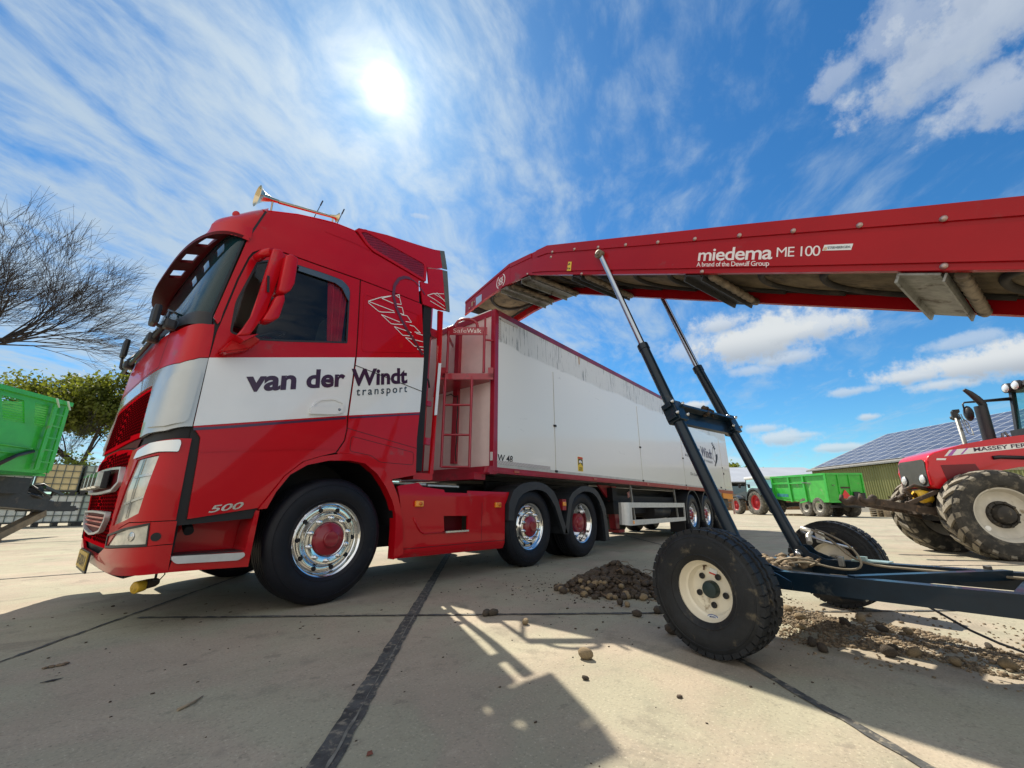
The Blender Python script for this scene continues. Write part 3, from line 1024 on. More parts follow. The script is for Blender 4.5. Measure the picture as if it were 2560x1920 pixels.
# stripe across door and sleeper panel
st = lambda x: 1.858 + .284 * (x + 1.125)
sb = lambda x: interp(x, [-1.13, -.945, .015, .845], [1.338, 1.381, 1.602, 1.777])
stripe_d = [(-1.1215, st(-1.12)), (-.5, st(-.5)), (.023, st(.022)), (.0085, sb(.0085)), (-.5, sb(-.5)), (-.945, 1.381), (-1.123, 1.340)]
stripe_r = [(.042, st(.042)), (.5, st(.5)), (.864, st(.864)), (.843, sb(.843)), (.5, sb(.5)), (.0265, sb(.026))]
for q, par in ((stripe_d, dr), (stripe_r, T)):
    panel('white_stripe', q, lambda a, b, o=0: cs(a, b, o + .0025), M['silver'], par, .002, (), .14, .1)
M['duskred'] = mat('dark_plum_line', (.045, .006, .04), .3, coat=.6)
groove('plum_line', [(-1.12, 1.318), (-.945, 1.355), (.0, 1.575)], .020, 'duskred', .0022, dr)
groove('plum_line', [(.03, 1.582), (.845, 1.755)], .016, 'duskred', .0022)
# lettering on the stripe
def slope_fn(x0, z0, ang, off):
    ca_, sa_ = math.cos(ang), math.sin(ang)
    return lambda u, v: cs(x0 + u * ca_ - v * sa_ * 0.25, z0 + u * sa_ + v, off)
tilt = math.atan2(2.074 - 1.663, .673 + .808)
M['letter'].node_tree.nodes['Principled BSDF'].inputs['Coat Weight'].default_value = .3
lettering('lettering', 'van', slope_fn(-.852, 1.655, tilt, .0055), M['letter'], dr, .386, .118, bold=.035)
lettering('lettering', 'der', slope_fn(-.398, 1.781, tilt, .0055), M['letter'], dr, .362, .165, bold=.035)
lettering('lettering', 'Windt', slope_fn(.010, 1.892, tilt, .0055), M['letter'], T, .665, .166, bold=.035)
lettering('lettering', 'transport', slope_fn(.075, 1.806, tilt, .0055), M['letterblue'], T, .60, .064, bold=.012, spacing=1.35)
# wing emblem behind the door: striped kite outlines and a dark ring
em = MB()
def ln(b, pts, wd, off=.0065):
    for i in range(len(pts) - 1):
        p, q = Vector(pts[i]), Vector(pts[i + 1])
        k = max(1, int((q - p).length / .1))
        for j in range(k):
            a, c = p.lerp(q, j / k), p.lerp(q, (j + 1) / k)
            d = (c - a).normalized(); nn = Vector((-d.y, d.x)) * wd / 2
            b.quad(cs(*(a + nn), off), cs(*(c + nn), off), cs(*(c - nn), off), cs(*(a - nn), off))
K = lambda x, y: (None)
def t4(x, y):                   # outline points of the emblem, metres on the cab side
    return (x, y)
feathers = [
    [(0.115, 2.844), (0.263, 2.956), (0.389, 3.029)],
    [(0.115, 2.844), (0.434, 2.853)],
    [(0.116, 2.829), (0.242, 2.776), (0.275, 2.780), (0.442, 2.840)],
    [(0.277, 2.750), (0.513, 2.748)],
    [(0.277, 2.750), (0.401, 2.688), (0.445, 2.697), (0.554, 2.733)],
    [(0.444, 2.667), (0.677, 2.676)],
    [(0.444, 2.667), (0.560, 2.602), (0.698, 2.640)],
    [(0.597, 2.587), (0.842, 2.615)],
    [(0.597, 2.587), (0.728, 2.522), (0.850, 2.552)],
    [(0.763, 2.501), (0.852, 2.468)],
    [(0.763, 2.501), (0.851, 2.514)],
    [(0.271, 2.946), (0.418, 2.945)],
    [(0.271, 2.946), (0.383, 3.023)],
    [(0.444, 3.056), (0.493, 3.091), (0.498, 3.051), (0.459, 3.053)],
    [(0.498, 3.051), (0.525, 2.975), (0.457, 2.955)],
    [(0.470, 2.927), (0.538, 2.941), (0.563, 2.862), (0.508, 2.855)],
    [(0.534, 2.848), (0.610, 2.863), (0.672, 2.803), (0.592, 2.784)],
    [(0.648, 2.759), (0.708, 2.767), (0.804, 2.714), (0.718, 2.698)],
    [(0.742, 2.690), (0.836, 2.697)]]
for f in feathers: ln(em, f, .0085)
em.build('wing_emblem', M['sticker'], T)
em = MB()
for f in [[(.90, 3.26), (1.0, 3.33), (1.17, 3.40)], [(.90, 3.26), (1.02, 3.25), (1.18, 3.22)], [(.94, 3.20), (1.19, 3.175)], [(1.0, 3.33), (1.18, 3.31)], [(1.05, 3.365), (1.19, 3.29)]]:
    ln(em, f, .0085)
em.build('wing_emblem', M['sticker'], T)
rg = MB()
ring = [(.84, 2.45), (.74, 2.57), (.62, 2.68), (.53, 2.79), (.455, 2.92), (.415, 3.05), (.425, 3.18), (.48, 3.29), (.56, 3.355), (.64, 3.375), (.72, 3.36), (.80, 3.31), (.86, 3.25)]
ln(rg, ring[:10], .036, .0075); ln(rg, ring[9:], .012, .0075)
M['ring'] = mat('dark_maroon_ring', (.11, .02, .03), .35, coat=.6)
rg.build('ring_emblem', M['ring'], T)
# "500" badge on the door
lettering('badge', '500', slope_fn(-.930, .745, R_(8), .006), M['steel'], dr, .215, .046, bold=.018, shear=.25)
# door handle: scooped plate and bar
hr = R_(8)
def hfn(u, v, off): return cs(-.345 + u * math.cos(hr) , 1.548 + u * math.sin(hr) + v, off)
b = MB()
hp = rounded([(0, 0), (.015, .09), (.07, .145), (.2, .165), (.32, .125), (.315, .05), (.24, 0)], .03, 3)
def ringpanel(name, poly, ins, m, par, o0, th):
    return panel(name, poly, lambda a, c, o=0: hfn(a, c, o + o0), m, par, th, [inset(poly, ins)], .3, .3)
hd_ = ringpanel('handle', hp, .018, M['silver'], dr, .014, .012)
panel('handle_scoop', inset(hp, .016), lambda a, c, o=0: hfn(a, c, o + .004), M['silver'], hd_, 0, (), .3, .3)
panel('handle_bar', rounded([(.004, .006), (.006, .07), (.30, .085), (.30, .03), (.24, .006)], .012, 3), lambda a, c, o=0: hfn(a, c, o + .030), M['silver'], hd_, .014, (), .3, .3)
b = MB(); b.disc(hfn(.262, .052, .032), (0, -1, 0), .014, 18); b.build('lock', M['steel'], hd_, fixn=False)
# wheel arch trim: a swept lip
arch_o = [(-.617, .765), (-.562, .854), (-.459, 1.024), (-.329, 1.147), (-.179, 1.206), (-.034, 1.238), (.122, 1.252), (.282, 1.235), (.408, 1.162), (.544, 1.023), (.620, .889), (.690, .70), (.725, .45), (.735, .337), (.627, .298), (.626, .44), (.624, .582), (.610, .72), (.563, .837), (.476, .968),
          (.368, 1.087), (.231, 1.172), (.076, 1.188), (-.116, 1.173), (-.299, 1.122), (-.426, 1.035), (-.513, .896), (-.561, .772)]
panel('wheel_arch_trim', arch_o, lambda a, b, o=0: (a, .008 - o, b), RED, T, .10, (), .14, .1)
b = MB()                        # dark inner wheel housing
ai = [(-.62, .62), (-.56, .80), (-.50, .93), (-.41, 1.05), (-.29, 1.14), (-.11, 1.19), (.08, 1.205), (.23, 1.195), (.37, 1.11), (.49, .98), (.58, .84), (.63, .6)]
for i in range(len(ai) - 1):
    b.quad((ai[i][0], .05, ai[i][1]), (ai[i + 1][0], .05, ai[i + 1][1]), (ai[i + 1][0], .75, ai[i + 1][1]), (ai[i][0], .75, ai[i][1]))
b.quad((-.62, .75, .3), (.63, .75, .3), (.63, .75, 1.2), (-.62, .75, 1.2))
b.build('wheel_housing', M['liner'], T, fixn=False)
# step well below the door
b = MB()
b.prism([(-1.105, .700), (-.60, .775), (-.60, .70), (-.64, .40), (-1.06, .40), (-1.105, .47)], lambda a, z, t: (a, t, z), .30, .32)
b.build('step_well', RED, T)
sk = [(-.600, .757), (-.626, .757), (-.645, .60), (-.652, .47), (-1.07, .475), (-1.085, .373), (-.9, .37), (-.613, .361)]
panel('step_panel', sk, cs, RED, T, .25, (), .14, .1)
st_ = rounded([(-1.088, .472), (-.657, .463), (-.650, .437), (-.690, .412), (-1.051, .423), (-1.080, .445)], .012, 2)
panel('step_tread', st_, lambda a, b, o=0: cs(a, b, o + .014), M['alu'], T, .25, (), .3, .3)
b = MB(); b.box((-.87, .14, .474), (.40, .22, .006)); b.build('tread_plate', M['blackp'], T)
b = MB(); b.cyl((-1.0, .20, .66), (-1.0, .12, .62), .03, 12); b.box((-1.07, .22, .86), (.05, .03, .9)); b.build('step_bracket', M['liner'], T)
# ---------------- front of the cab
us0 = 0.0
sil_front = [(0, .40), (2, .40), (2, 2.12), (0, 2.12)]
panel('front_frame', sil_front, lambda a, b, o=0: frs(a, b, o - .03), M['liner'], T, 0, (), .05, .1)
redtop = [(.0, 1.862), (.107, 1.828), (.297, 1.798), (.66, 1.800), (1.0, 1.803), (1.34, 1.800), (1.703, 1.798), (1.893, 1.828), (2.0, 1.862), (2.0, 2.13), (1.6, 2.125), (1.0, 2.14), (.52, 2.09), (.034, 2.118), (0, 2.13)]
panel('scuttle_panel', redtop, frs, RED, T, .015, (), .05, .08)
gfr = lambda n, p, wd, m, off=.0015: groove(n, p, wd, m, off, fn=lambda a, b, o: frs(a, b, o))
gfr('panel_seam', [(.66, 2.09), (.668, 1.815)], .006, 'liner'); gfr('panel_seam', [(.668, 1.815), (1.332, 1.815)], .006, 'liner'); gfr('panel_seam', [(1.332, 1.815), (1.34, 2.09)], .006, 'liner')
grl = [(.683, 1.665), (1.0, 1.672), (1.317, 1.665), (1.39, 1.27), (1.0, 1.245), (.61, 1.270)]
silv = [(.0, 1.856), (.107, 1.822), (.297, 1.792), (.66, 1.794), (1.0, 1.797), (1.34, 1.794), (1.703, 1.792), (1.893, 1.822), (2.0, 1.856), (1.998, 1.337), (1.76, 1.293), (1.5, 1.282), (1.398, 1.262), (1.322, 1.672), (1.0, 1.680), (.678, 1.672), (.602, 1.262), (.5, 1.282), (.24, 1.293), (.002, 1.337)]
M['silvergrey'] = mat('silver_grey_paint', (.44, .47, .48), .2, coat=.8, metal=.25, var=.03)
panel('silver_band', silv, frs, M['silvergrey'], T, .02, (), .04, .08)
bul = rounded([(.012, 1.765), (.131, 1.735), (.324, 1.708), (.446, 1.610), (.507, 1.475), (.530, 1.322), (.241, 1.322), (.027, 1.362)], .04, 3)
panel('corner_deflector', bul, lambda a, b, o=0: frs(a, b, o + .016), M['silvergrey'], T, .016, (), .04, .08)
panel('corner_deflector', mir(bul), lambda a, b, o=0: frs(a, b, o + .016), M['silvergrey'], T, .016, (), .04, .08)
# red grille, the shade inside its open cells painted as dark hexagons
M['grille_red'] = mat('matt_red_grille', (.50, .005, .012), .8, spec=0.0)
M['grille_dark'] = mat('shaded_mesh_hole', (.045, .002, .003), .8, spec=0.0)
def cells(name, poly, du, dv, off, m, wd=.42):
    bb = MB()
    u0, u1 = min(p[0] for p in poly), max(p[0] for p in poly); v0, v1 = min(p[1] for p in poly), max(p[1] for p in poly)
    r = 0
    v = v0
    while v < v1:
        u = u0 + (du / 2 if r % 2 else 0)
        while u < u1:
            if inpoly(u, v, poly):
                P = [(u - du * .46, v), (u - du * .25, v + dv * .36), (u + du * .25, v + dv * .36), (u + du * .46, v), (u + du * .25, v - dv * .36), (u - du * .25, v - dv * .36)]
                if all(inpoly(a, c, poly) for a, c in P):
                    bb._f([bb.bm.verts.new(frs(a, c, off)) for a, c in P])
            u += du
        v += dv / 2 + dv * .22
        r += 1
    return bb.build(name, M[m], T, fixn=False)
panel('upper_grille', grl, lambda a, b, o=0: frs(a, b, o - .012), M['grille_red'], T, .01, (), .05, .1)
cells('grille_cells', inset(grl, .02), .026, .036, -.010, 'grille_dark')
hexp = [(.674, 1.180), (1.0, 1.222), (1.326, 1.180), (1.28, .86), (1.22, .50), (.78, .50), (.72, .86)]
panel('lower_grille', hexp, lambda a, b, o=0: frs(a, b, o - .008), M['grille_red'], T, .01, (), .05, .1)
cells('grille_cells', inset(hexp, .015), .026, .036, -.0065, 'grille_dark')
panel('grille_bridge', [(.62, 1.262), (1.0, 1.238), (1.38, 1.262), (1.34, 1.195), (1.0, 1.232), (.66, 1.195)], lambda a, b, o=0: frs(a, b, o - .02), M['shade_red'], T, 0, (), .05, .1)
def frame(name, outer, ins, off, th, m):
    panel(name, outer, lambda a, b, o=0: frs(a, b, o + off), M[m], T, th, [ins], .05, .2)
fr1 = [(.722, 1.062), (1.0, 1.077), (1.278, 1.062), (1.305, .947), (1.207, .892), (1.0, .878), (.793, .892), (.695, .947)]
fr1i = [(.738, 1.045), (1.0, 1.060), (1.262, 1.045), (1.285, .955), (1.20, .910), (1.0, .897), (.80, .910), (.715, .955)]
frame('chrome_grille_frame', fr1, fr1i, .022, .03, 'alu')
panel('frame_recess', fr1i, lambda a, b, o=0: frs(a, b, o - .004), M['shade_red'], T, 0, (), .05, .1)
fr2 = [(.810, .748), (1.0, .755), (1.190, .748), (1.185, .692), (1.126, .610), (1.0, .569), (.874, .610), (.815, .692)]
fr2i = [(.828, .733), (1.0, .74), (1.172, .733), (1.168, .695), (1.115, .622), (1.0, .585), (.885, .622), (.832, .695)]
frame('chrome_lower_frame', fr2, fr2i, .022, .03, 'alu')
panel('frame_recess', fr2i, lambda a, b, o=0: frs(a, b, o - .002), M['shade_red'], T, 0, (), .05, .1)
bb = MB()
for z in (.64, .675, .705):
    for i in range(12):
        a0, a1 = .85 + .3 * i / 12, .85 + .3 * (i + 1) / 12
        bb.quad(frs(a0, z - .006, .012), frs(a1, z - .006, .012), frs(a1, z + .006, .012), frs(a0, z + .006, .012))
bb.build('grille_bar', M['red'], T, fixn=False)
# lamp bar of four clear lamps set into the upper frame
for k in range(4):
    y0 = .84 + .245 * k
    bb = MB(); bb.box((-1.44, y0 + .105, .982), (.06, .215, .118), bevel=.012)
    lb = bb.build('driving_lamp', M['lens'], T)
    bb = MB(); bb.box((-1.42, y0 + .105, .982), (.04, .226, .126), bevel=.006); bb.build('lamp_bezel', M['blackp'], lb)
# headlight boxes
hlbox = [(.0, 1.250), (.25, 1.225), (.50, 1.200), (.66, 1.172), (.712, .86), (.775, .512), (.60, .648), (.46, .688), (.001, .700)]
hl = [(.537, 1.095), (.242, 1.122), (.353, .747), (.53, .70), (.712, .662), (.63, .86)]
drl = rounded([(.570, 1.105), (.540, 1.160), (.378, 1.207), (.051, 1.235), (.041, 1.21), (.049, 1.152), (.25, 1.146)], .012, 2)
foglamp = [(.774, .510), (.756, .600), (.5, .652), (.182, .686), (.172, .541), (.5, .53)]
bump = [(.0, .545), (.283, .535), (.5, .525), (.80, .502), (.905, .443), (1.095, .443), (1.20, .502), (1.5, .525), (1.717, .535), (2.0, .545), (2.0, .375), (1.6, .362), (1.22, .335), (1.0, .330), (.78, .335), (.36, .362), (0, .373)]
low = [(.0, .694), (.46, .682), (.60, .642), (.768, .509), (.5, .531), (.283, .541), (0, .551)]
for mi_ in (0, 1):
    f = (lambda q: q) if mi_ == 0 else mir
    panel('headlight_surround', f(hlbox), frs, RED, T, .015, [f(inset(hl, -.004)), f(inset(drl, -.004))], .04, .08)
    hlo = panel('headlight', f(hl), lambda a, b, o=0: frs(a, b, o - .010), M['lens'], T, 0, (), .04, .08)
    for pq in ([(.44, 1.10), (.53, .71)], [(.535, .979), (.275, .999)], [(.600, .804), (.326, .851)]):
        bb = MB()
        p, q = Vector(pq[0]), Vector(pq[1])
        for i in range(6):
            a, c = p.lerp(q, i / 6), p.lerp(q, (i + 1) / 6)
            if mi_: a.x, c.x = 2 - a.x, 2 - c.x
            d = (c - a).normalized(); nn = Vector((-d.y, d.x)) * .008
            bb.quad(frs(*(a + nn), -.004), frs(*(c + nn), -.004), frs(*(c - nn), -.004), frs(*(a - nn), -.004))
        bb.build('lamp_divider', M['lensdark'] if pq[0][0] == .44 else M['steel'], hlo, fixn=False)
    panel('daylight_lamp', f(drl), lambda a, b, o=0: frs(a, b, o + .014), M['lamp'], T, .02, (), .04, .08)
    panel('fog_lamp_panel', f(low), frs, RED, T, .015, [f(foglamp)], .04, .08)
    fo = panel('fog_lamp', f(inset(foglamp, .004)), lambda a, b, o=0: frs(a, b, o - .006), M['lens'], T, 0, (), .04, .08)
    pc = Vector(frs(.40 if not mi_ else 1.60, .598, -.004)); nn_ = (Vector(frs(.40 if not mi_ else 1.60, .598, .02)) - Vector(frs(.40 if not mi_ else 1.60, .598, 0))).normalized()
    bb = MB(); bb.lathe([(.030, 0), (.028, .003), (.016, -.001), (.008, .002), (0, .004)], origin=pc, axis=nn_, seg=20); bb.build('lamp_reflector', M['steel'], fo)
    panel('fog_lamp_rim', f(foglamp), lambda a, b, o=0: frs(a, b, o + .006), M['blackp'], fo, .012, [f(inset(foglamp, .014))], .04, .08)
panel('bumper', bump, frs, RED, T, .02, (), .04, .05)
b = MB(); pc = Vector(frs(.10, .598, .003)); b.disc(pc, Vector(frs(.10, .598, .02)) - pc, .027, 20); b.build('tow_socket', M['liner'], T, fixn=False)
bb = MB()                       # underside
und = [frs(u, .372 if (u < .5 or u > 1.5) else .335, 0) for u in [i / 20 for i in range(41)]]
for i in range(40):
    bb.quad(und[i], und[i + 1], (-.95, und[i + 1][1], .40), (-.95, und[i][1], .40))
bb.build('bumper_underside', M['blackp'], T, fixn=False)
# number plate
bb = MB(); bb.box((-1.378, 1.29, .385), (.014, .52, .120)); npl = bb.build('number_plate', mat('yellow_number_plate', (.50, .34, .06), .5), T)
lettering('plate_lettering', '65-BDR-9', lambda u, v: (-1.3865, 1.50 - u, .347 + v), M['black'], npl, .42, .075, bold=.012)
bb = MB(); bb.box((-1.372, 1.29, .380), (.012, .55, .150)); bb.build('plate_holder', M['blackp'], npl)
# windscreen
ws = [(u, 2.095 + .045 * math.sin(math.pi * u / 2)) for u in [i / 20 for i in range(41)]]
wsp = [(max(.008, min(1.992, a)), c) for a, c in ws] + [(1.992, 3.05), (1.5, 3.05), (1.0, 3.05), (.5, 3.05), (.008, 3.05)]
panel('windscreen', wsp, lambda a, b, o=0: frs(a, b, o - .006), M['screen'], T, 0, (), .05, .1)
panel('windscreen_edge', wsp, lambda a, b, o=0: frs(a, b, o - .002), M['black'], T, 0, [[(.03, 2.22), (.5, 2.22), (1, 2.24), (1.5, 2.22), (1.97, 2.22), (1.97, 3.0), (.03, 3.0)]], .05, .1)
# wipers and wiper arms
bb = MB()
for (u0, u1) in ((.56, .82), (.86, 1.12), (1.16, 1.40)):
    bb.tube([frs(u0, 2.13, .05), frs(u0 + .05, 2.2, .06), frs(u1, 2.36, .03)], .012, 6)
    bb.tube([frs(u1 - .2, 2.26, .025), frs(u1 + .1, 2.46, .025)], .010, 6)
    bb.box(frs(u0, 2.13, .045), (.08, .08, .08), bevel=.02)
bb.build('wiper', M['black'], T)
bb = MB()
for u, dz in ((.62, -.17), (1.38, 0)):
    bb.tube([frs(u, 2.12, .02), frs(u, 2.17 + dz * .3, .09), frs(u, 2.30 + dz, .12)], .014, 8)
    bb.box(frs(u, 2.36 + dz, .13), (.05, .14, .2 if dz == 0 else .16), bevel=.025)
bb.tube([frs(.60, 2.13, .06), frs(1.4, 2.13, .06)], .018, 6)
bb.build('front_mirror', M['black'], T)
# inside of the cab
bb = MB()
bb.box((-.15, YC, 1.70), (1.75, 2.3, .05)); bb.box((-.9, YC, 1.95), (.5, 2.3, .35)); bb.box((-.15, YC, 3.05), (1.7, 2.2, .04)); bb.box((.45, YC, 2.4), (.04, 2.3, 1.4))
bb.build('interior', M['cabin'], T)
bb = MB()
bb.box((-.28, .55, 2.05), (.5, .5, .16), bevel=.05); bb.box((-.03, .55, 2.42), (.14, .5, .72), (0, R_(8), 0), bevel=.06); bb.box((.04, .55, 2.86), (.1, .26, .2), bevel=.05)
bb.build('seat', M['seat'], T)
bb = MB()
for i in range(26):             # folded curtain hanging at the back of the window
    t0, t1 = i / 26, (i + 1) / 26
    f = lambda t: (-.30 + .21 * t, .135 + .022 * math.sin(t * 44))
    (x0, y0), (x1, y1) = f(t0), f(t1)
    sq = lambda x: (x - -.09) * .62 + -.09 + .0
    bb.quad((x0, y0, 2.96), (x1, y1, 2.96), (sq(x1) + .0, y1, 2.28), (sq(x0) + .0, y0, 2.28))
bb.build('curtain', M['curtain'], T, fixn=False)
bb = MB(); bb.lathe([(.23, 0), (.245, .012), (.23, .024), (.215, .012)], origin=(-.66, .58, 2.28), axis=(-.5, 0, .85), closed=True, seg=32); bb.cyl((-.66, .58, 2.28), (-.78, .58, 2.1), .04)
bb.build('steering_wheel', M['black'], T)
# mirror: arm plate on the door corner with two housings
def pr(name, poly, y0, y1, m, par, dx=0.0, bev=.02):
    bb = MB()
    bb.prism(poly, lambda a, c, t: (a + dx * (t - y0), t, c), y0, y1)
    bmesh.ops.bevel(bb.bm, geom=bb.bm.edges[:], offset=bev, segments=3, affect='EDGES', profile=.5, clamp_overlap=True)
    o = bb.build(name, m, par)
    for p_ in o.data.polygons: p_.use_smooth = True
    o.data.set_sharp_from_angle(angle=R_(50))
    return o
ma = pr('mirror', [(-.912, 2.812), (-.86, 2.83), (-.818, 2.800), (-.836, 2.586), (-.873, 2.250), (-.955, 2.03), (-1.041, 1.995), (-.955, 2.183), (-.943, 2.392), (-.924, 2.624)], -.215, -.165, RED, T, 0, .012)
pr('mirror_housing', [(-.83, 2.76), (-.80, 2.79), (-.735, 2.780), (-.731, 2.545), (-.754, 2.465), (-.80, 2.42), (-.838, 2.43)], -.285, -.12, RED, ma, 0, .016)
pr('wide_angle_housing', [(-.845, 2.385), (-.787, 2.432), (-.775, 2.378), (-.795, 2.216), (-.850, 2.165), (-.904, 2.158), (-.875, 2.25)], -.265, -.14, RED, ma, 0, .014)
bb = MB()
bb.prism([(-1.00, 2.05), (-.90, 2.075), (-.84, 2.05), (-.90, 1.965), (-1.055, 1.888), (-1.085, 1.90)], lambda a, c, t: (a, ysf(a, c) - t * (1.0 if c > 2 else .75) , c), -.01, .15)
bmesh.ops.bevel(bb.bm, geom=bb.bm.edges[:], offset=.015, segments=2, affect='EDGES', clamp_overlap=True)
bb.build('mirror_foot', RED, ma, sharp=40)
bb = MB(); bb.prism([(-1.04, 2.0), (-.96, 2.03), (-.90, 2.06), (-.98, 1.98)], lambda a, c, t: (a, t, c), -.20, .0); bb.build('mirror_strut', RED, ma)
bb = MB(); bb.tube([(-.95, .03, 2.80), (-.93, -.06, 2.82), (-.90, -.17, 2.80)], .036, 10); bb.build('mirror_top_arm', RED, ma)
bb = MB(); bb.box((-.905, -.2275, 2.48), (.018, .004, .14), (0, R_(-8), 0)); bb.build('mirror_slot', M['liner'], ma)
# horns and aerials on the roof
hn = MB()
def horn(b, p0, p1, bell, L, r0=.018):
    p0, p1 = Vector(p0), Vector(p1); d = (p0 - p1).normalized()
    b.lathe([(r0, 0), (r0 * 1.1, .0), (r0 * 1.5, L * .35), (bell * .42, L * .68), (bell * .72, L * .9), (bell, L), (bell * .93, L + .004), (bell * .6, L * .86), (r0, L * .5)], origin=p0 - d * L, axis=d, seg=28)
horn(hn, (-.895, .66, 3.835), (-.1, .66, 4.06), .118, .20)
hn.tube([(-.70, .66, 3.885), (-.14, .66, 4.045)], [.020, .017], 10)
horn(hn, (-.068, .66, 4.075), (-.2, .66, 4.03), .062, .10, .016)
hn.cyl((-.752, .66, 3.87), (-.750, .66, 3.66), .009, 8); hn.cyl((-.12, .66, 4.03), (-.12, .66, 3.68), .009, 8)
hn.build('air_horn', M['brass'], T, sharp=50)
for (p0, p1) in (((-.37, .7, 3.70), (-.246, .7, 4.219)), ((-.12, .72, 3.70), (.023, .72, 4.284))):
    bb = MB(); bb.tube([p0, p1], [.006, .004], 6); bb.tube([Vector(p0).lerp(Vector(p1), .86), p1], .008, 6); bb.build('aerial', M['black'], T)
# hanging yellow coupling cap under the bumper
bb = MB(); bb.lathe([(.0, -.034), (.034, -.036), (.040, -.030), (.037, .03), (.028, .05), (0, .05)], origin=(-1.13, .5, .245), axis=(1, .55, .12), seg=20); yc = bb.build('hanging_cap', M['yellow'], T)
bb = MB(); bb.lathe([(.034, .02), (.030, .08), (.018, .10), (0, .10)], origin=(-1.12, .5, .252), axis=(1, .2, .1), seg=14); bb.build('cap_body', M['rust'], yc)
bb = MB(); bb.cyl((-1.05, .5, .27), (-1.05, .5, .36), .008); bb.tube([(-1.02, .5, .37), (-1.0, .5, .31), (-1.03, .5, .265), (-1.08, .5, .25)], .004, 6); bb.box((-1.05, .5, .275), (.05, .03, .012)); bb.build('cap_bracket', M['iron'], yc)
# ---------------- side skirt between the axles
skirt = [(.742, .337), (.70, .70), (.640, .97), (.66, .986), (.904, 1.024), (.957, .983), (1.250, .960), (1.262, .93), (1.62, .93), (1.628, .958), (2.378, .957), (2.277, .800), (2.271, .337)]
box_hole = [(1.252, .681), (1.614, .676), (1.617, .520), (1.270, .520)]
sf = lambda a, z, o=0: (a, .035 - o + (.18 * max(0, z - .90) ** .9 if z > .90 else 0) + (-.0 + .5 * max(0, .337 - z) if z < .337 else 0), z)
panel('side_skirt', skirt, sf, RED, T, .02, [box_hole], .2, .08)
panel('skirt_sill', [(.744, .3365), (2.271, .3365), (2.268, .277), (.632, .298)], lambda a, z, o=0: sf(a, z, o), RED, T, .02, (), .2, .1)
bb = MB(); bb.box((1.435, .16, .60), (.40, .02, .2)); bb.box((1.435, .10, .517), (.37, .14, .012)); bb.build('skirt_step', M['shade_red'], T)
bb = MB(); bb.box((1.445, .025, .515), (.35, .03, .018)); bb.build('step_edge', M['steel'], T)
bb = MB(); bb.box((1.44, .12, .925), (.37, .12, .012)); bb.build('skirt_step', M['shade_red'], T)
groove('panel_seam', [(1.852, .918), (1.851, .386)], .005, 'liner', .0015, fn=lambda a, z, o: sf(a, z, o))
groove('panel_seam', [(1.852, .555), (2.268, .548)], .004, 'emboss', .0015, fn=lambda a, z, o: sf(a, z, o))
groove('panel_seam', [(.80, .690), (2.27, .681)], .004, 'emboss', .0015, fn=lambda a, z, o: sf(a, z, o))
groove('panel_seam', [(.744, .380), (2.268, .373)], .005, 'liner', .0015, fn=lambda a, z, o: sf(a, z, o))
bb = MB(); bb.tube([sf(.847, .671, .004), sf(.90, .59, .006), sf(.945, .535, .006), sf(.985, .514, .006), sf(1.27, .510, .004)], .008, 6); bb.build('skirt_pressing', RED, T)
for x, z in ((.900, .81), (2.127, .797)):
    bb = MB(); bb.box((x, .022, z), (.10, .03, .062), bevel=.01); mk = bb.build('side_marker', M['amber'], T)
    bb = MB(); bb.lathe([(.019, 0), (.017, .012), (0, .016)], origin=(x + .008, .007, z), axis=(0, -1, 0), seg=14); bb.build('reflector', mat('deep_amber', (.55, .12, .01), .25), mk)
# mudguards over the two rear axles
def guard(name, outer, inner, y0, y1, m='fender'):
    bb = MB()
    n = len(outer)
    for i in range(n - 1):
        (a, z), (a2, z2), (c, w_), (c2, w2) = outer[i], outer[i + 1], inner[i], inner[i + 1]
        bb.quad((a, y0, z), (a2, y0, z2), (c2, y0, w2), (c, y0, w_))
        bb.quad((a, y0, z), (a2, y0, z2), (a2, y1, z2), (a, y1, z))
        bb.quad((c, y0, w_), (c2, y0, w2), (c2, y0 + .05, w2), (c, y0 + .05, w_))
    for p in bb.bm.faces: p.smooth = False
    return bb.build(name, M[m], T, fixn=False)
def arc(cx, cz, r, a0, a1, n=16):
    return [(cx + r * math.cos(R_(a0 + (a1 - a0) * i / n)), cz + r * math.sin(R_(a0 + (a1 - a0) * i / n))) for i in range(n + 1)]
g1o = [(2.298, .607), (2.307, .825), (2.399, .98), (2.50, 1.04), (2.614, 1.079), (2.77, 1.105), (2.914, 1.111), (3.05, 1.098), (3.16, 1.07), (3.338, .988), (3.45, .84), (3.535, .653), (3.62, .50), (3.683, .374)]
g1i = [(2.409, .604), (2.42, .74), (2.504, .877), (2.60, .94), (2.725, .981), (2.85, 1.0), (2.96, 1.004), (3.06, .99), (3.14, .965), (3.25, .885), (3.36, .77), (3.44, .62), (3.51, .49), (3.573, .38)]
g2o = [(3.60, .386), (3.66, .60), (3.748, .89), (3.85, .98), (3.969, 1.034), (4.10, 1.08), (4.227, 1.098), (4.40, 1.095), (4.562, 1.067), (4.68, 1.01), (4.760, .935), (4.86, .83), (4.917, .731), (4.97, .45), (5.0, .21)]
g2i = [(3.70, .386), (3.75, .58), (3.82, .80), (3.90, .90), (4.0, .955), (4.154, 1.0), (4.25, 1.012), (4.40, 1.008), (4.52, .98), (4.62, .93), (4.70, .86), (4.77, .76), (4.81, .68), (4.85, .45), (4.87, .21)]
guard('mudguard', g1o, g1i, -.01, .40)
guard('mudguard', g2o, g2i, -.01, .40)
bb = MB(); bb.box((4.88, .2, .42), (.02, .38, .44)); bb.build('mud_flap', M['black'], T)
bb = MB(); bb.box((3.62, .03, .80), (.10, .06, .16)); bb.build('marker_bracket', M['red_dull'], T)
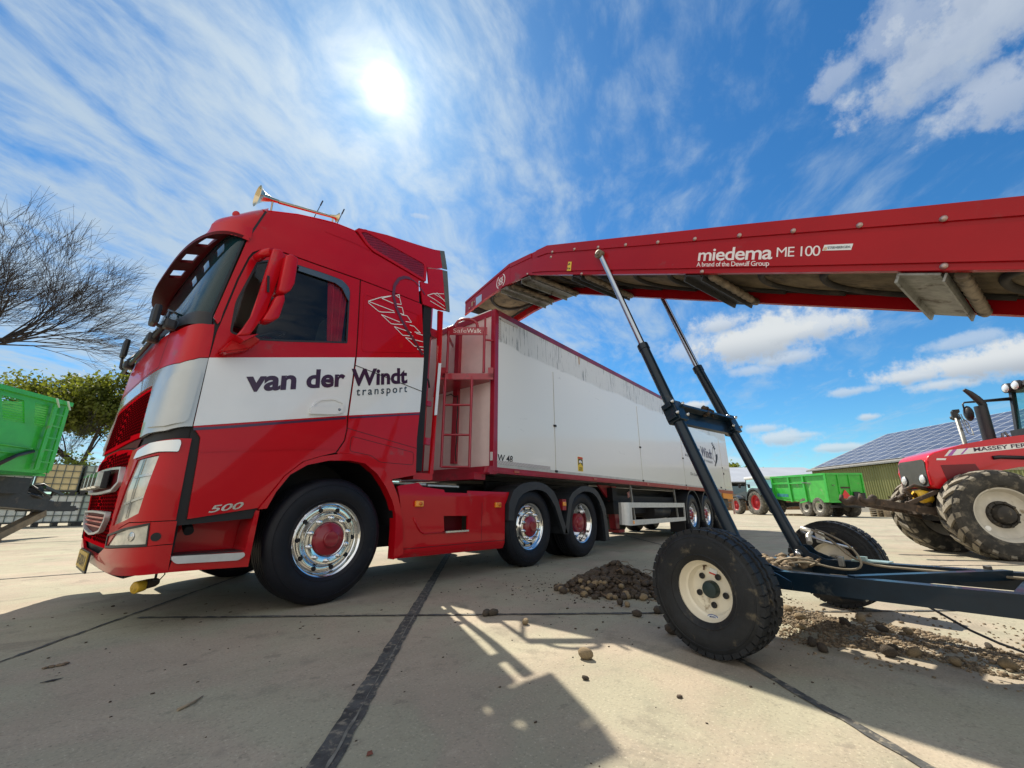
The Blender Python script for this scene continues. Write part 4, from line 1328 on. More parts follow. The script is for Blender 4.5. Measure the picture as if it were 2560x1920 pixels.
bb = MB(); bb.box((3.612, -.006, .812), (.085, .02, .062), bevel=.01); bb.build('side_marker', M['amber'], T)
# chassis
bb = MB()
for y in (.85, 1.72): bb.box((2.2, y, .93), (6.2, .09, .26))
bb.box((1.1, 1.28, .6), (1.4, 1.2, .5)); bb.box((2.4, 1.28, .55), (.2, 2.0, .3)); bb.box((-.3, 1.28, .70), (1.4, .9, .6))
for x in (0, 2.8594, 4.2554): bb.cyl((x, .3, .508), (x, 2.27, .508), .09)
bb.box((3.7, 1.28, 1.10), (.9, .9, .05)); bb.box((2.0, 1.28, .75), (1.2, 1.9, .05)); bb.box((3.6, .62, .82), (2.2, .04, .6))
bb.build('chassis', M['liner'], T)
bb = MB(); bb.box((1.05, .75, 1.03), (.45, .7, .02)); bb.box((1.55, .75, 1.02), (.5, .7, .02)); bb.build('deck_plate', M['alu'], T)
# wheels
truck_wheel(T, 0, .06 + .165, .515, 'front', wd=.33)
truck_wheel(T, 2.8594, .055 + .15, .515, 'front', wd=.30)
truck_wheel(T, 4.2554, .055 + .15, .515, 'dish', wd=.30)
truck_wheel(T, 4.2554, .055 + .15 + .34, .515, 'dish', wd=.29)
truck_wheel(T, 0, 2 * YC - .225, .515, 'front', wd=.33, flip=True)
truck_wheel(T, 2.8594, 2 * YC - .205, .515, 'front', wd=.30, flip=True)
truck_wheel(T, 4.2554, 2 * YC - .205, .515, 'dish', wd=.30, flip=True)
rebase(T, (1.4, YC, 0))
# ------------------------------------------------------------------ ground
gm = bpy.data.materials.new('concrete_yard'); gm.use_nodes = True
t = NT(gm.node_tree); bs = t.n['Principled BSDF']
co = t.new('ShaderNodeTexCoord').outputs['Object']
a = t.noise(co, .55, 5, .6); b_ = t.noise(co, 5.0, 7, .68); c_ = t.noise(co, 60, 4, .6); d_ = t.noise(t.mapv(co, scale=(.35, 1.6, 1), rot=(0, 0, R_(-20))), 1.4, 6, .62)
c = t.mix(t.ss(a, .3, .7), c4((.265, .235, .178)), c4((.42, .375, .28)))
c = t.mix(t.ss(d_, .42, .72, 0, .75), c, c4((.24, .21, .155)))
c = t.mix(t.ss(b_, .54, .70, 0, .75), c, c4((.17, .155, .125)))
c = t.mix(t.ss(b_, .28, .40, .45, 0), c, c4((.55, .49, .37)))
c = t.mix(t.ss(c_, .35, .65, 0, .35), c, c4((.24, .22, .185)))
sp = t.noise(co, 26, 3, .55)
c = t.mix(t.ss(sp, .70, .74, 0, .8), c, c4((.085, .07, .055)))
hue = t.noise(co, 1.3, 4, .55, dist=.6)
c = t.mix(t.ss(hue, .40, .62, 0, .5), c, c4((.33, .325, .235)))
c = t.mix(t.ss(hue, .58, .36, 0, .4), c, c4((.40, .32, .25)))
tr = t.noise(t.mapv(co, scale=(.10, 2.2, 1), rot=(0, 0, R_(-64))), 2.6, 4, .6)
c = t.mix(t.ss(tr, .60, .70, 0, .30), c, c4((.20, .18, .15)))
vo = t.new('ShaderNodeTexVoronoi', feature='DISTANCE_TO_EDGE'); vo.inputs['Scale'].default_value = .42
t.l.new(t.v('ADD', co, t.v('SCALE', t.noise(co, 2.5, 5, .6, color=True), scale=.55)), vo.inputs['Vector'])
c = t.mix(t.ss(vo.outputs['Distance'], .0035, .0012, 0, .12), c, c4((.11, .10, .085)))
stn = t.noise(t.v('ADD', co, (31.0, 7.0, 0.0)), 2.1, 7, .62, dist=.4)
c = t.mix(t.ss(stn, .57, .66, 0, .42), c, c4((.165, .150, .118)))
wet = t.noise(t.v('ADD', co, (3.0, 57.0, 0.0)), 6.5, 5, .6)
c = t.mix(t.ss(wet, .64, .69, 0, .38), c, c4((.13, .12, .097)))
e_ = t.noise(co, 15, 6, .7)
c = t.mix(t.ss(e_, .54, .70, 0, .40), c, c4((.19, .165, .125)))
f_n = t.noise(co, 85, 3, .6)
c = t.mix(t.ss(f_n, .57, .68, 0, .50), c, c4((.14, .125, .10)))
c = t.mix(t.ss(f_n, .42, .30, 0, .40), c, c4((.60, .54, .42)))
t.put(bs.inputs['Base Color'], c)
bs.inputs['Roughness'].default_value = .88
bs.inputs['Specular IOR Level'].default_value = .25
bp = t.new('ShaderNodeBump'); bp.inputs['Distance'].default_value = .003
t.l.new(t.m('ADD', t.m('MULTIPLY', b_, .7), t.m('MULTIPLY', c_, .35)), bp.inputs['Height']); t.l.new(bp.outputs[0], bs.inputs['Normal'])
b = MB()
b.quad((-700, -700, 0), (700, -700, 0), (700, 700, 0), (-700, 700, 0))
tag(b.build('ground', gm), kind='structure')


def strip(p, q, wd, seed, z=.004, m='tar', jag=.012, name='tar_joint'):
    """a poured joint with an uneven edge"""
    r = random.Random(seed)
    b = MB()
    p, q = Vector(p).to_3d(), Vector(q).to_3d()
    L = (q - p).length; n = max(2, int(L / .06)); d = (q - p).normalized(); s = Vector((-d.y, d.x, 0))
    wa = [wd / 2 + r.uniform(-jag, jag) for _ in range(n + 1)]; wb = [wd / 2 + r.uniform(-jag, jag) for _ in range(n + 1)]
    A = [b.bm.verts.new(p + d * (L * i / n) + s * wa[i] + Vector((0, 0, z))) for i in range(n + 1)]
    B = [b.bm.verts.new(p + d * (L * i / n) - s * wb[i] + Vector((0, 0, z))) for i in range(n + 1)]
    for i in range(n): b._f([A[i], A[i + 1], B[i + 1], B[i]])
    o = b.build(name, M[m])
    tag(o, kind='structure')
    return o
# ------------------------------------------------------------------ semi trailer
trailer = thing('semi_trailer', 'long white walled box trailer with red rails and a boarding ladder, coupled behind the truck', 'trailer')
TR = trailer
XF0, XR0, YW = 2.0085, 14.40, 2.57
# scuffed white side wall
m = bpy.data.materials.new('scuffed_white_wall'); m.use_nodes = True
t = NT(m.node_tree); bs = t.n['Principled BSDF']
co = t.new('ShaderNodeTexCoord').outputs['Object']
sp_ = t.new('ShaderNodeSeparateXYZ'); t.l.new(co, sp_.inputs[0])
X_, Z_ = sp_.outputs[0], sp_.outputs[2]
nz = t.noise(t.mapv(co, scale=(.9, 1, .12)), 1.6, 4, .6)
edge = t.m('ADD', 2.96, t.m('MULTIPLY', t.m('SUBTRACT', nz, .5), .18))
band = t.ss(Z_, edge, t.m('ADD', edge, .03))
streak = t.noise(t.mapv(co, scale=(16, 1, 1.1)), 2.0, 8, .72, dist=.5)
lvl = t.noise(t.mapv(co, scale=(1.1, 1, .5)), 1.2, 3, .5)
fine = t.ss(t.m('ADD', streak, t.m('MULTIPLY', t.m('SUBTRACT', lvl, .5), .35)), .545, .64)
grime = t.m('MULTIPLY', band, t.m('ADD', .20, t.m('MULTIPLY', fine, .66)))
low = t.noise(t.mapv(co, scale=(3, 1, .35)), 2.2, 6, .7)
run = t.m('MULTIPLY', t.ss(low, .66, .80), t.m('MULTIPLY', t.ss(Z_, 2.0, 3.0), .30))
scr = t.noise(t.mapv(co, scale=(1.2, 1, 7), rot=(0, R_(38), 0)), 1.7, 3, .5, dist=1.0)
scrm = t.m('MULTIPLY', t.ss(scr, .715, .73), .22)
c = t.mix(grime, c4((.86, .86, .84)), c4((.13, .13, .125)))
c = t.mix(run, c, c4((.38, .38, .36)))
c = t.mix(scrm, c, c4((.4, .4, .4)))
t.put(bs.inputs['Base Color'], c)
t.put(bs.inputs['Roughness'], t.m('ADD', .16, t.m('MULTIPLY', band, .3)))
bs.inputs['Coat Weight'].default_value = .5
bp = t.new('ShaderNodeBump'); bp.inputs['Distance'].default_value = .012
t.l.new(t.noise(t.mapv(co, scale=(1, 1, .6)), 1.1, 2, .4), bp.inputs['Height']); t.l.new(bp.outputs[0], bs.inputs['Normal'])
M['wall'] = m
M['dust'] = mat('dusty_sill_aluminium', (.52, .51, .48), .5, metal=.2, var=.1)
pf = lambda a, z, o=0: (a, .004 - o, z)
wl = panel('side_wall', [(2.08, 1.302), (14.34, 1.302), (14.34, 3.386), (2.08, 3.386)], pf, M['wall'], TR, .03, (), 0, 0, smooth=False)
b = MB(); b.box((8.2, .012, 1.281), (12.26, .03, .040)); b.build('sill_strip', M['dust'], TR)
b = MB()                        # far wall and tail
b.box((8.2, YW - .02, 2.33), (12.3, .04, 2.2)); b.box((14.37, YW / 2, 2.3), (.05, YW, 2.3)); b.box((8.2, YW / 2, 1.24), (12.2, YW - .1, .05))
b.build('body_shell', M['white'], TR)
b = MB(); b.box((2.03, YW / 2, 2.33), (.03, YW - .16, 2.14)); b.build('front_wall', mat('glossy_front_wall', (.78, .66, .66), .12, coat=.9, var=.04), TR)  # white wall, the red cab's reflection put into its colour as pink
RF = M['red_frame']
b = MB()
b.box((2.042, .035, 2.32), (.080, .078, 2.29), bevel=.008); b.build('corner_post', RF, TR)
b = MB(); b.box((2.042, YW - .035, 2.32), (.080, .078, 2.29)); b.build('corner_post', RF, TR)
b = MB(); b.prism([(2.004, 3.470), (14.41, 3.452), (14.41, 3.372), (2.084, 3.388), (2.084, 3.40)], lambda a, z, t: (a, t, z), -.004, .07); b.build('top_rail', mat('scraped_red_rail', (.22, .012, .028), .45, coat=.3, var=.35, vscale=7, dirt=(.09, .045, .035), dirt_amt=.25, dscale=9, stretch=(.4, 1, 1)), TR)
b = MB(); b.box((8.2, YW - .03, 3.42), (12.4, .07, .09)); b.build('top_rail', RF, TR)
b = MB(); b.box((2.03, YW / 2, 3.425), (.055, YW - .16, .085)); b.build('front_top_rail', RF, TR)
b = MB(); b.cyl((2.03, .1, 3.482), (2.03, 2.4, 3.482), .016); b.build('rail_edge', M['white'], TR)
b = MB(); b.prism([(1.90, 1.186), (1.93, 1.262), (14.41, 1.260), (14.41, 1.150), (13.0, 1.165), (5.7, 1.184)], lambda a, z, t: (a, t, z), -.002, .07)
b.prism([(2.0, 1.215), (14.4, 1.205), (14.4, 1.195), (2.0, 1.205)], lambda a, z, t: (a, t, z), -.012, .0)
b.build('bottom_rail', RF, TR)
b = MB(); b.box((2.0, YW / 2, 1.22), (.12, YW, .10)); b.box((1.92, .75, 1.15), (.2, 1.2, .09)); b.build('front_beam', RF, TR)
for y in (.72, 1.85):
    b = MB(); b.box((1.985, y, 2.32), (.06, .085, 1.96)); b.build('front_stay', RF, TR)
b = MB()
pts = [(1.96, .66 + .01 * math.sin(k), 2.30 - k * .055) for k in range(18)]
b.tube([(1.95, .95, 2.33), (1.95, .8, 2.34), (1.95, .70, 2.28)] + pts, .008, 6); b.build('cable', M['black'], TR)
b = MB(); b.box((1.998, .028, 1.395), (.012, .036, .11), bevel=.006); ml = b.build('marker_lamp', M['lamp'], TR)
# wall seams with their black latches
for x, z0, zt in ((3.42, 1.99, 2.88), (6.68, 1.99, 2.9), (9.44, 1.985, 2.9), (13.405, 1.99, 2.95)):
    b = MB(); b.box((x, .0015, (1.30 + zt) / 2), (.006, .008, zt - 1.30)); b.build('wall_seam', M['dust'], TR)
    for zz in (z0, 1.287):
        b = MB(); b.box((x, -.006, zz), (.062, .03, .036), bevel=.012); b.build('latch', M['black'], TR)
b = MB(); b.box((12.9, -.006, 1.33), (.08, .03, .05), bevel=.012); b.build('latch', M['black'], TR)
b = MB()
for (p, q) in (((13.44, 1.94), (14.30, 1.945)), ((14.30, 1.945), (14.25, 1.37)), ((14.25, 1.37), (13.42, 1.372)), ((13.42, 1.372), (13.44, 1.94))):
    b.bar((p[0], .001, p[1]), (q[0], .001, q[1]), .008, .010)
b.build('hatch_outline', M['dust'], TR)
b = MB(); b.box((13.5, -.004, 1.80), (.05, .02, .07), bevel=.006); b.build('hatch_latch', M['black'], TR)
b = MB(); b.prism([(4.262, 3.386), (4.288, 3.386), (4.288, 3.26), (4.275, 3.235), (4.262, 3.26)], lambda a, z, t: (a, t, z), -.002, .003); b.build('brown_tape', mat('brown_tape', (.42, .24, .08), .5), TR)
# reflective strips
rm = bpy.data.materials.new('hatched_reflector'); rm.use_nodes = True
t = NT(rm.node_tree); co = t.new('ShaderNodeTexCoord').outputs['Object']
wv = t.new('ShaderNodeTexWave'); wv.inputs['Scale'].default_value = 12.0; t.l.new(t.mapv(co, rot=(0, R_(40), 0)), wv.inputs['Vector'])
t.put(t.n['Principled BSDF'].inputs['Base Color'], t.mix(t.ss(wv.outputs['Fac'], .4, .6), c4((.62, .58, .57)), c4((.36, .33, .34))))
b = MB(); b.box((2.67, -.001, 1.326), (1.19, .006, .046)); b.build('reflective_strip', rm, TR)
b = MB(); b.box((2.105, -.001, 3.2), (.045, .006, .32)); b.build('reflective_strip', rm, TR)
b = MB(); b.box((2.30, -.001, 3.362), (.42, .006, .046)); b.build('reflective_strip', rm, TR)
# lettering
sfn = lambda x0, z0, off=.0035: (lambda u, v: (x0 + u, .004 - off, z0 + v))
lettering('lettering', 'W 48', sfn(2.092, 1.342), M['black'], TR, .30, .088, bold=.012, shear=.12)
lettering('lettering', 'Van der Windt', sfn(9.66, 2.20), M['letter'], TR, 2.69, .29, bold=.022)
lettering('lettering', 'aardappelen', sfn(9.66, 2.07), M['black'], TR, 1.45, .085, bold=.004, spacing=1.2)
lettering('lettering', '& transport', sfn(11.42, 2.055), M['black'], TR, .92, .085, bold=.004, spacing=1.2)
lettering('lettering', 'De Lier +31', sfn(9.95, 1.575), M['black'], TR, 1.0, .075, bold=.006, spacing=1.15)
b = MB()
for i in range(15):             # feather marks and ring of the emblem at the rear
    tt = i / 14
    x = 12.50 + .30 * math.sin(tt * 3.0) ; z = 2.70 - .70 * tt
    if .28 < tt < .5: continue
    L = .10 + .12 * math.sin(tt * 3.1)
    b.bar((x, .001, z), (x + L, .001, z + .045), .05, .004, up=(0, 1, 0))
ringp = [(12.45 + .17 + .17 * math.cos(a), .001, 2.36 + .24 * math.sin(a)) for a in [2 * math.pi * k / 32 for k in range(33)]]
for i in range(32): b.bar(ringp[i], ringp[i + 1], .012, .004, up=(0, 1, 0))
b.build('wing_emblem', M['black'], TR)
# hazard sticker
b = MB(); b.prism(rounded([(4.072, 1.57), (4.232, 1.567), (4.232, 1.33), (4.072, 1.332)], .015, 3), lambda a, z, t: (a, t, z), .0, .005); hz = b.build('hazard_sticker', M['jacket'], TR)
b = MB(); b.box((4.152, -.0015, 1.548), (.15, .003, .028)); b.build('sticker_band', mat('sticker_red', (.6, .03, .03), .4), hz)
b = MB(); b.prism([(4.085, 1.528), (4.220, 1.528), (4.220, 1.42), (4.152, 1.475), (4.085, 1.43)], lambda a, z, t: (a, t, z), -.003, -.001); b.build('sticker_field', M['black'], hz)
b = MB(); b.prism([(4.10, 1.50), (4.15, 1.515), (4.20, 1.49), (4.20, 1.465), (4.15, 1.475), (4.10, 1.462)], lambda a, z, t: (a, t, z), -.0045, -.0032); b.build('sticker_truck', M['white'], hz)
lettering('sticker_lettering', 'ANGLES', lambda u, v: (4.097 + u, -.0035, 1.375 + v), M['black'], hz, .11, .022, bold=.01)
lettering('sticker_lettering', 'MORTS', lambda u, v: (4.10 + u, -.0035, 1.343 + v), M['black'], hz, .10, .022, bold=.01)
# boarding ladder set at an angle on the front corner
LA, LD = Vector((1.90, .06, 0)), Vector((-.65, .76, 0)).normalized()
LN = Vector((-LD.y, LD.x, 0))
lp = lambda s, z, d=0: LA + LD * s + Vector((0, 0, z)) - LN * d * -1
b = MB()
rr = .019
for s in (.03, .525): b.cyl(lp(s, 2.50), lp(s, 3.10), rr)
for s in (.185, .54): b.cyl(lp(s, 1.25), lp(s, 2.45), rr)
for z in (2.055, 1.66, 1.255): b.cyl(lp(.185, z), lp(.54, z), .015)
b.tube([lp(.44, 3.15), lp(.435, 3.20), lp(.40, 3.255), lp(.34, 3.285), lp(.25, 3.288), lp(.18, 3.265), lp(.135, 3.215), lp(.125, 3.15)], .021, 10)
b.cyl(lp(.022, 3.10), lp(.022, 3.315), .015)
b.cyl(lp(.03, 2.98), (1.99, .02, 2.98), .014)
b.bar(lp(.54, 3.05), (2.0, .86, 3.12), .02, .04)
b.build('ladder', RF, TR, sharp=50)
b = MB(); b.bar(lp(-.01, 3.107, .0), lp(.545, 3.107, .0), .02, .115); sg = b.build('sign_plate', RF, TR)
lettering('sign_lettering', 'Safe', lambda u, v: lp(.46 - u, 3.078 + v, 0) + LN * .0125, mat('sign_letter_white', (.72, .55, .56), .4), sg, .185, .06)
lettering('sign_lettering', 'Walk', lambda u, v: lp(.272 - u, 3.076 + v, 0) + LN * .0125, mat('sign_letter_pale', (.80, .72, .72), .4), sg, .20, .064, bold=.008)
b = MB()
pl = [lp(-.03, 0), lp(.64, 0), Vector((2.0, 1.25, 0)), Vector((2.0, .08, 0))]
A_ = [b.bm.verts.new(p + Vector((0, 0, 2.43))) for p in pl]; B_ = [b.bm.verts.new(p + Vector((0, 0, 2.40))) for p in pl]
b._f(A_); b._f(B_[::-1])
for i in range(4): b._f([A_[i], A_[(i + 1) % 4], B_[(i + 1) % 4], B_[i]])
b.bar(lp(-.10, 2.445), lp(.645, 2.445), .03, .085)
b.bar(lp(-.10, 2.50), lp(-.03, 2.50), .03, .14); b.bar(lp(.54, 2.50), lp(.645, 2.50), .03, .14); b.bar(lp(.645, 2.46), (2.0, 1.25, 2.46), .03, .16)
b.build('platform', RF, TR)
# running gear
b = MB()
for y in (.75, 1.82): b.box((8.6, y, 1.05), (11.0, .12, .22)); b.box((10.5, y, .80), (5.0, .10, .3))
for x in (9.9863, 11.298, 12.610): b.cyl((x, .3, .546), (x, 2.27, .546), .09); b.cyl((x + .35, .8, .60), (x + .35, 1.1, .60), .16)
b.box((7.6, 1.28, .80), (3.4, 1.9, .36)); b.box((13.6, 1.28, .85), (1.4, 2.2, .3)); b.cyl((6.6, 1.0, .72), (7.8, 1.0, .72), .22)
b.box((3.7, 1.28, 1.16), (3.4, 1.4, .06)); b.box((5.9, 1.28, 1.0), (.2, 2.0, .25)); b.box((5.6, 1.3, .95), (1.2, 1.5, .35))
b.build('underframe', M['liner'], TR)
for y in (.42, 2.15):
    b = MB(); b.prism([(5.93, 1.16), (6.14, 1.16), (6.17, .34), (6.03, .34)], lambda a, z, t: (a, t, z), y - .06, y + .08)
    b.prism([(5.45, 1.17), (5.95, 1.17), (6.0, .80)], lambda a, z, t: (a, t, z), y - .02, y + .02)
    b.box((6.10, y, .30), (.26, .28, .05)); b.bar((6.05, y, .45), (6.13, y + .0, .33), .1, .05)
    b.build('landing_leg', M['red_dull'], TR)
b = MB(); b.cyl((6.30, .36, .75), (6.30, 1.1, .75), .20, 24); b.build('air_tank', mat('grey_air_tank', (.20, .18, .155), .5, var=.2), TR)
b = MB(); b.box((6.2, .12, 1.0), (.12, .02, .10), (0, R_(-20), 0)); b.build('plate', mat('pink_dusty_plate', (.45, .22, .20), .5), TR)
gm_ = M['alu']
sg_ = lambda a, z, t: (a, t, z)
b = MB(); b.prism([(6.05, .842), (9.20, .842), (9.20, .738), (6.05, .745)], sg_, .02, .05); b.prism([(6.00, .515), (9.17, .503), (9.17, .418), (5.985, .412)], sg_, .02, .05); b.prism([(6.00, .842), (6.06, .842), (6.055, .412), (5.98, .412)], sg_, .018, .048); b.prism([(9.17, .842), (9.21, .842), (9.18, .418), (9.15, .418)], sg_, .018, .05)
for i in range(5):
    a0, a1 = R_(90) * i / 5, R_(90) * (i + 1) / 5
    q0, q1 = (6.0 - .17 * math.sin(a0), .19 - .17 * math.cos(a0)), (6.0 - .17 * math.sin(a1), .19 - .17 * math.cos(a1))
    b.quad((q0[0], q0[1], .412 + .02 * i / 5), (q1[0], q1[1], .412 + .02 * (i + 1) / 5), (q1[0] + .01, q1[1], .842), (q0[0] + .01, q0[1], .842))
b.build('side_guard', gm_, TR)
for x in (6.22, 8.72):
    b = MB(); b.bar((x - .05, .07, 1.17), (x + .06, .07, .45), .03, .04); b.build('guard_stay', M['galv'], TR)
b = MB(); b.box((6.10, .015, .47), (.05, .01, .06)); b.build('guard_reflector', M['amber'], TR)
b = MB(); b.cyl((7.5, .30, .66), (8.5, .30, .66), .17, 16); b.build('spare_tank', M['blackp'], TR)
for x in (2.46, 4.6, 6.9, 9.5, 12.0):
    b = MB(); b.box((x, -.012, 1.222), (.10, .014, .034), bevel=.008); b.build('side_marker', mat('dull_red_marker', (.38, .09, .05), .35, coat=.5), TR)
for i, x in enumerate((9.9863, 11.298, 12.610)):
    truck_wheel(TR, x, .05 + .19, .546, 'trailer', R=.54, wd=.385)
    truck_wheel(TR, x, YW - .24, .546, 'trailer', R=.54, wd=.385, flip=True)
    b = MB()
    A = arc(x, .56, .64, 200, -15, 22)
    for k in range(22):
        (a0, z0), (a1, z1) = A[k], A[k + 1]
        b.quad((a0, .03, z0), (a1, .03, z1), (a1, .42, z1), (a0, .42, z0))
        (c0, w0), (c1, w1) = [(x + (p - x) * .94, .56 + (q - .56) * .94) for p, q in ((a0, z0), (a1, z1))]
        b.quad((a0, .03, z0), (a1, .03, z1), (c1, .03, w1), (c0, .03, w0))
    b.build('mudguard', M['fender'], TR, fixn=False)
b = MB(); b.box((9.22, .25, .38), (.02, .38, .5)); b.build('mud_flap', M['black'], TR)
b = MB(); b.prism([(13.02, 1.165), (14.33, 1.15), (14.33, .98), (13.08, 1.0)], sg_, .01, .04); b.build('orange_panel', M['orange'], TR)
b = MB(); b.box((14.32, .03, .74), (.06, .05, .50)); b.build('rear_marker_post', mat('pale_pink_marker', (.66, .42, .36), .5), TR)
b = MB(); b.box((13.9, 1.28, .55), (.12, 2.2, .14)); b.box((13.75, .3, .85), (.9, .3, .2)); b.build('rear_bumper', M['black'], TR)
rebase(TR, (8.2, YC, 0))
# ------------------------------------------------------------------ field loading conveyor (x along the boom towards the trailer, y towards the camera side)
CT = thing('conveyor', 'red box loading conveyor on a navy two wheeled chassis, its boom reaching over the trailer', 'conveyor', (.769, -2.76, 0), R_(90) - .2508)
TOP = [(4.02, 4.02), (3.94, 4.035), (2.72, 4.085), (2.15, 3.965), (1.89, 3.91), (-.335, 2.815), (-1.54, 2.212), (-4.6, .70)]
BOT = [(3.95, 3.775), (3.26, 3.785), (2.82, 3.765), (2.27, 3.675), (.175, 2.645), (-1.459, 1.848), (-4.6, .33)]
TOPX = lambda a: interp(-a, [-p[0] for p in TOP], [p[1] for p in TOP])
BOTX = lambda a: interp(-a, [-p[0] for p in BOT], [p[1] for p in BOT])
S0, S1 = .572, 1.40
cp = lambda s: (lambda a, z, t: (a, -(s + t), z))
poly = TOP + BOT[::-1]
M['convred'] = mat('conveyor_red_paint', (.36, .003, .008), .36, coat=.22, spec=.15, var=.07, vscale=1.6, dirt=(.24, .05, .05), dirt_amt=.03, dscale=2)
CR = M['convred']
def seg_poly(a0, a1, ft, fb, n=None):
    xs = sorted({a0, a1} | {p[0] for p in TOP + BOT if a0 < p[0] < a1})
    return [(x, ft(x)) for x in xs] + [(x, fb(x)) for x in xs[::-1]]
h_ = lambda a, k: BOTX(a) + (TOPX(a) - BOTX(a)) * k
def side(s, sgn):
    b = MB()
    for a0, a1 in ((-4.6, 2.198), (2.202, 2.70), (2.705, 3.98)):
        b.prism(seg_poly(a0, a1, lambda x: TOPX(x), lambda x: BOTX(x)), cp(s), 0, .012 * sgn)
    return b.build('side_panel', CR, CT)
sp1 = side(S0, 1); sp2 = side(S1, -1)
b = MB()
b.prism(seg_poly(-4.6, 2.10, lambda x: TOPX(x) - .002, lambda x: h_(x, .735)), cp(S0), -.012, 0)          # upper flange plate
b.prism(seg_poly(2.21, 2.70, lambda x: TOPX(x) - .002, lambda x: h_(x, .80)), cp(S0), -.008, 0)
b.prism(seg_poly(2.71, 3.98, lambda x: TOPX(x) - .002, lambda x: h_(x, .86)), cp(S0), -.008, 0)
b.prism(seg_poly(-4.6, 2.20, lambda x: h_(x, .645), lambda x: h_(x, .13)), cp(S0), -.014, 0)              # raised field
b.prism(seg_poly(-4.6, 2.20, lambda x: h_(x, .055), lambda x: BOTX(x)), cp(S0), -.012, 0)
b.build('side_profile', CR, CT)
b = MB()                        # turned-out lip along the bottom edge
for sgn, s in ((-1, S0), (1, S1)):
    xs = [p[0] for p in BOT][::-1]
    for i in range(len(xs) - 1):
        b.quad((xs[i], -s, BOTX(xs[i])), (xs[i + 1], -s, BOTX(xs[i + 1])), (xs[i + 1], -(s - sgn * -.03), BOTX(xs[i + 1]) - .002), (xs[i], -(s - sgn * -.03), BOTX(xs[i]) - .002))
b.build('bottom_lip', CR, CT, fixn=False)
# bolts: heads with washers along the flange
M['bolt'] = mat('zinc_bolt', (.46, .34, .31), .4, metal=.6)
for (a, z) in ((1.79, 3.757), (1.417, 3.585), (1.070, 3.412), (.723, 3.242), (.377, 3.070), (.041, 2.906), (-.295, 2.738), (-.627, 2.574), (-.955, 2.412), (-1.279, 2.249), (1.817, 3.70), (1.328, 3.222), (.023, 2.588), (-1.225, 1.99), (2.29, 3.70)):
    b = MB(); b.lathe([(.017, 0), (.017, .004), (.012, .006), (.011, .011), (.006, .013), (0, .013)], origin=(a, -(S0 - .013), z), axis=(0, 1, 0), seg=14); b.build('bolt', M['bolt'], CT)
# belt with curved cleats on its underside
def beltpt(a, s, off=0.0):
    z = BOTX(a) + .10 - off + .02 * ((s - .986) / .4) ** 2
    return Vector((a, -s, z))
NA = [3.80 - .1 * i for i in range(85)]
SS = [S0 + .035, .72, .85, .986, 1.12, 1.25, S1 - .03]
b = MB()
gr = [[b.bm.verts.new(beltpt(a, s)) for s in SS] for a in NA]
for i in range(len(NA) - 1):
    for j in range(len(SS) - 1): b._f([gr[i][j], gr[i + 1][j], gr[i + 1][j + 1], gr[i][j + 1]], True)
bl = b.build('belt', M['belt'], CT, fixn=False)
b = MB()
k = 0
a0 = 3.55
while a0 > -3.6:
    pts = []
    for i in range(17):
        th = math.pi * (i / 16 - .5)
        pts.append(beltpt(a0 - .40 * (1 - math.cos(th)), .986 + .345 * math.sin(th), .012))
    b.tube(pts, .024, 6)
    a0 -= .38
b.build('belt_cleat', M['beltrim'], bl)
for s in (S0 + .035, S1 - .03):
    b = MB()
    for i in range(0, len(NA) - 1, 2):
        if i + 2 < len(NA): b.bar(beltpt(NA[i], s), beltpt(NA[i + 2], s), .045, .022)
    b.build('belt_edge', M['beltrim'], bl)
b = MB()
for i in range(0, len(NA) - 1, 2):      # inner floor over the return belt
    if i + 2 < len(NA):
        a, c = NA[i], NA[i + 2]
        b.quad((a, -S0 - .012, BOTX(a) + .2), (c, -S0 - .012, BOTX(c) + .2), (c, -S1 + .012, BOTX(c) + .2), (a, -S1 + .012, BOTX(a) + .2))
b.build('inner_floor', M['beltrim'], CT, fixn=False)
b = MB(); b.cyl((3.86, -S0 - .02, 3.90), (3.86, -S1 + .02, 3.90), .085, 20); b.build('head_roller', M['beltrim'], CT)
# cross members and return rollers under the belt
for (a, wd, m) in ((2.835, .15, 'galv'), (2.34, .19, 'galv'), (1.42, .13, 'iron'), (.105, .14, 'iron'), (-1.13, .17, 'galv')):
    b = MB()
    z = BOTX(a) - .012
    sl = (BOTX(a + .05) - BOTX(a - .05)) / .1
    an = -math.atan(sl)
    b.box((a, -.985, z - .004), (wd, S1 - S0 + .02, .012), (0, an, 0)); b.box((a + wd * .5, -.985, z - .02 + wd * .5 * sl), (.014, S1 - S0, .06), (0, an, 0)); b.box((a - wd * .5, -.985, z - .02 - wd * .5 * sl), (.010, S1 - S0, .045), (0, an, 0))
    cm = b.build('cross_member', M[m], CT)
    b = MB()
    ar = a - wd * .5 - .055
    zr = BOTX(ar) - .004
    nst = 9
    path, rad = [], []
    for i in range(nst * 2 + 1):
        path.append((ar, -(S0 + .03 + (S1 - S0 - .06) * i / (nst * 2)), zr)); rad.append(.034 if i % 2 else .026)
    b.tube(path, rad, 12); b.build('return_roller', M['roller'], CT)
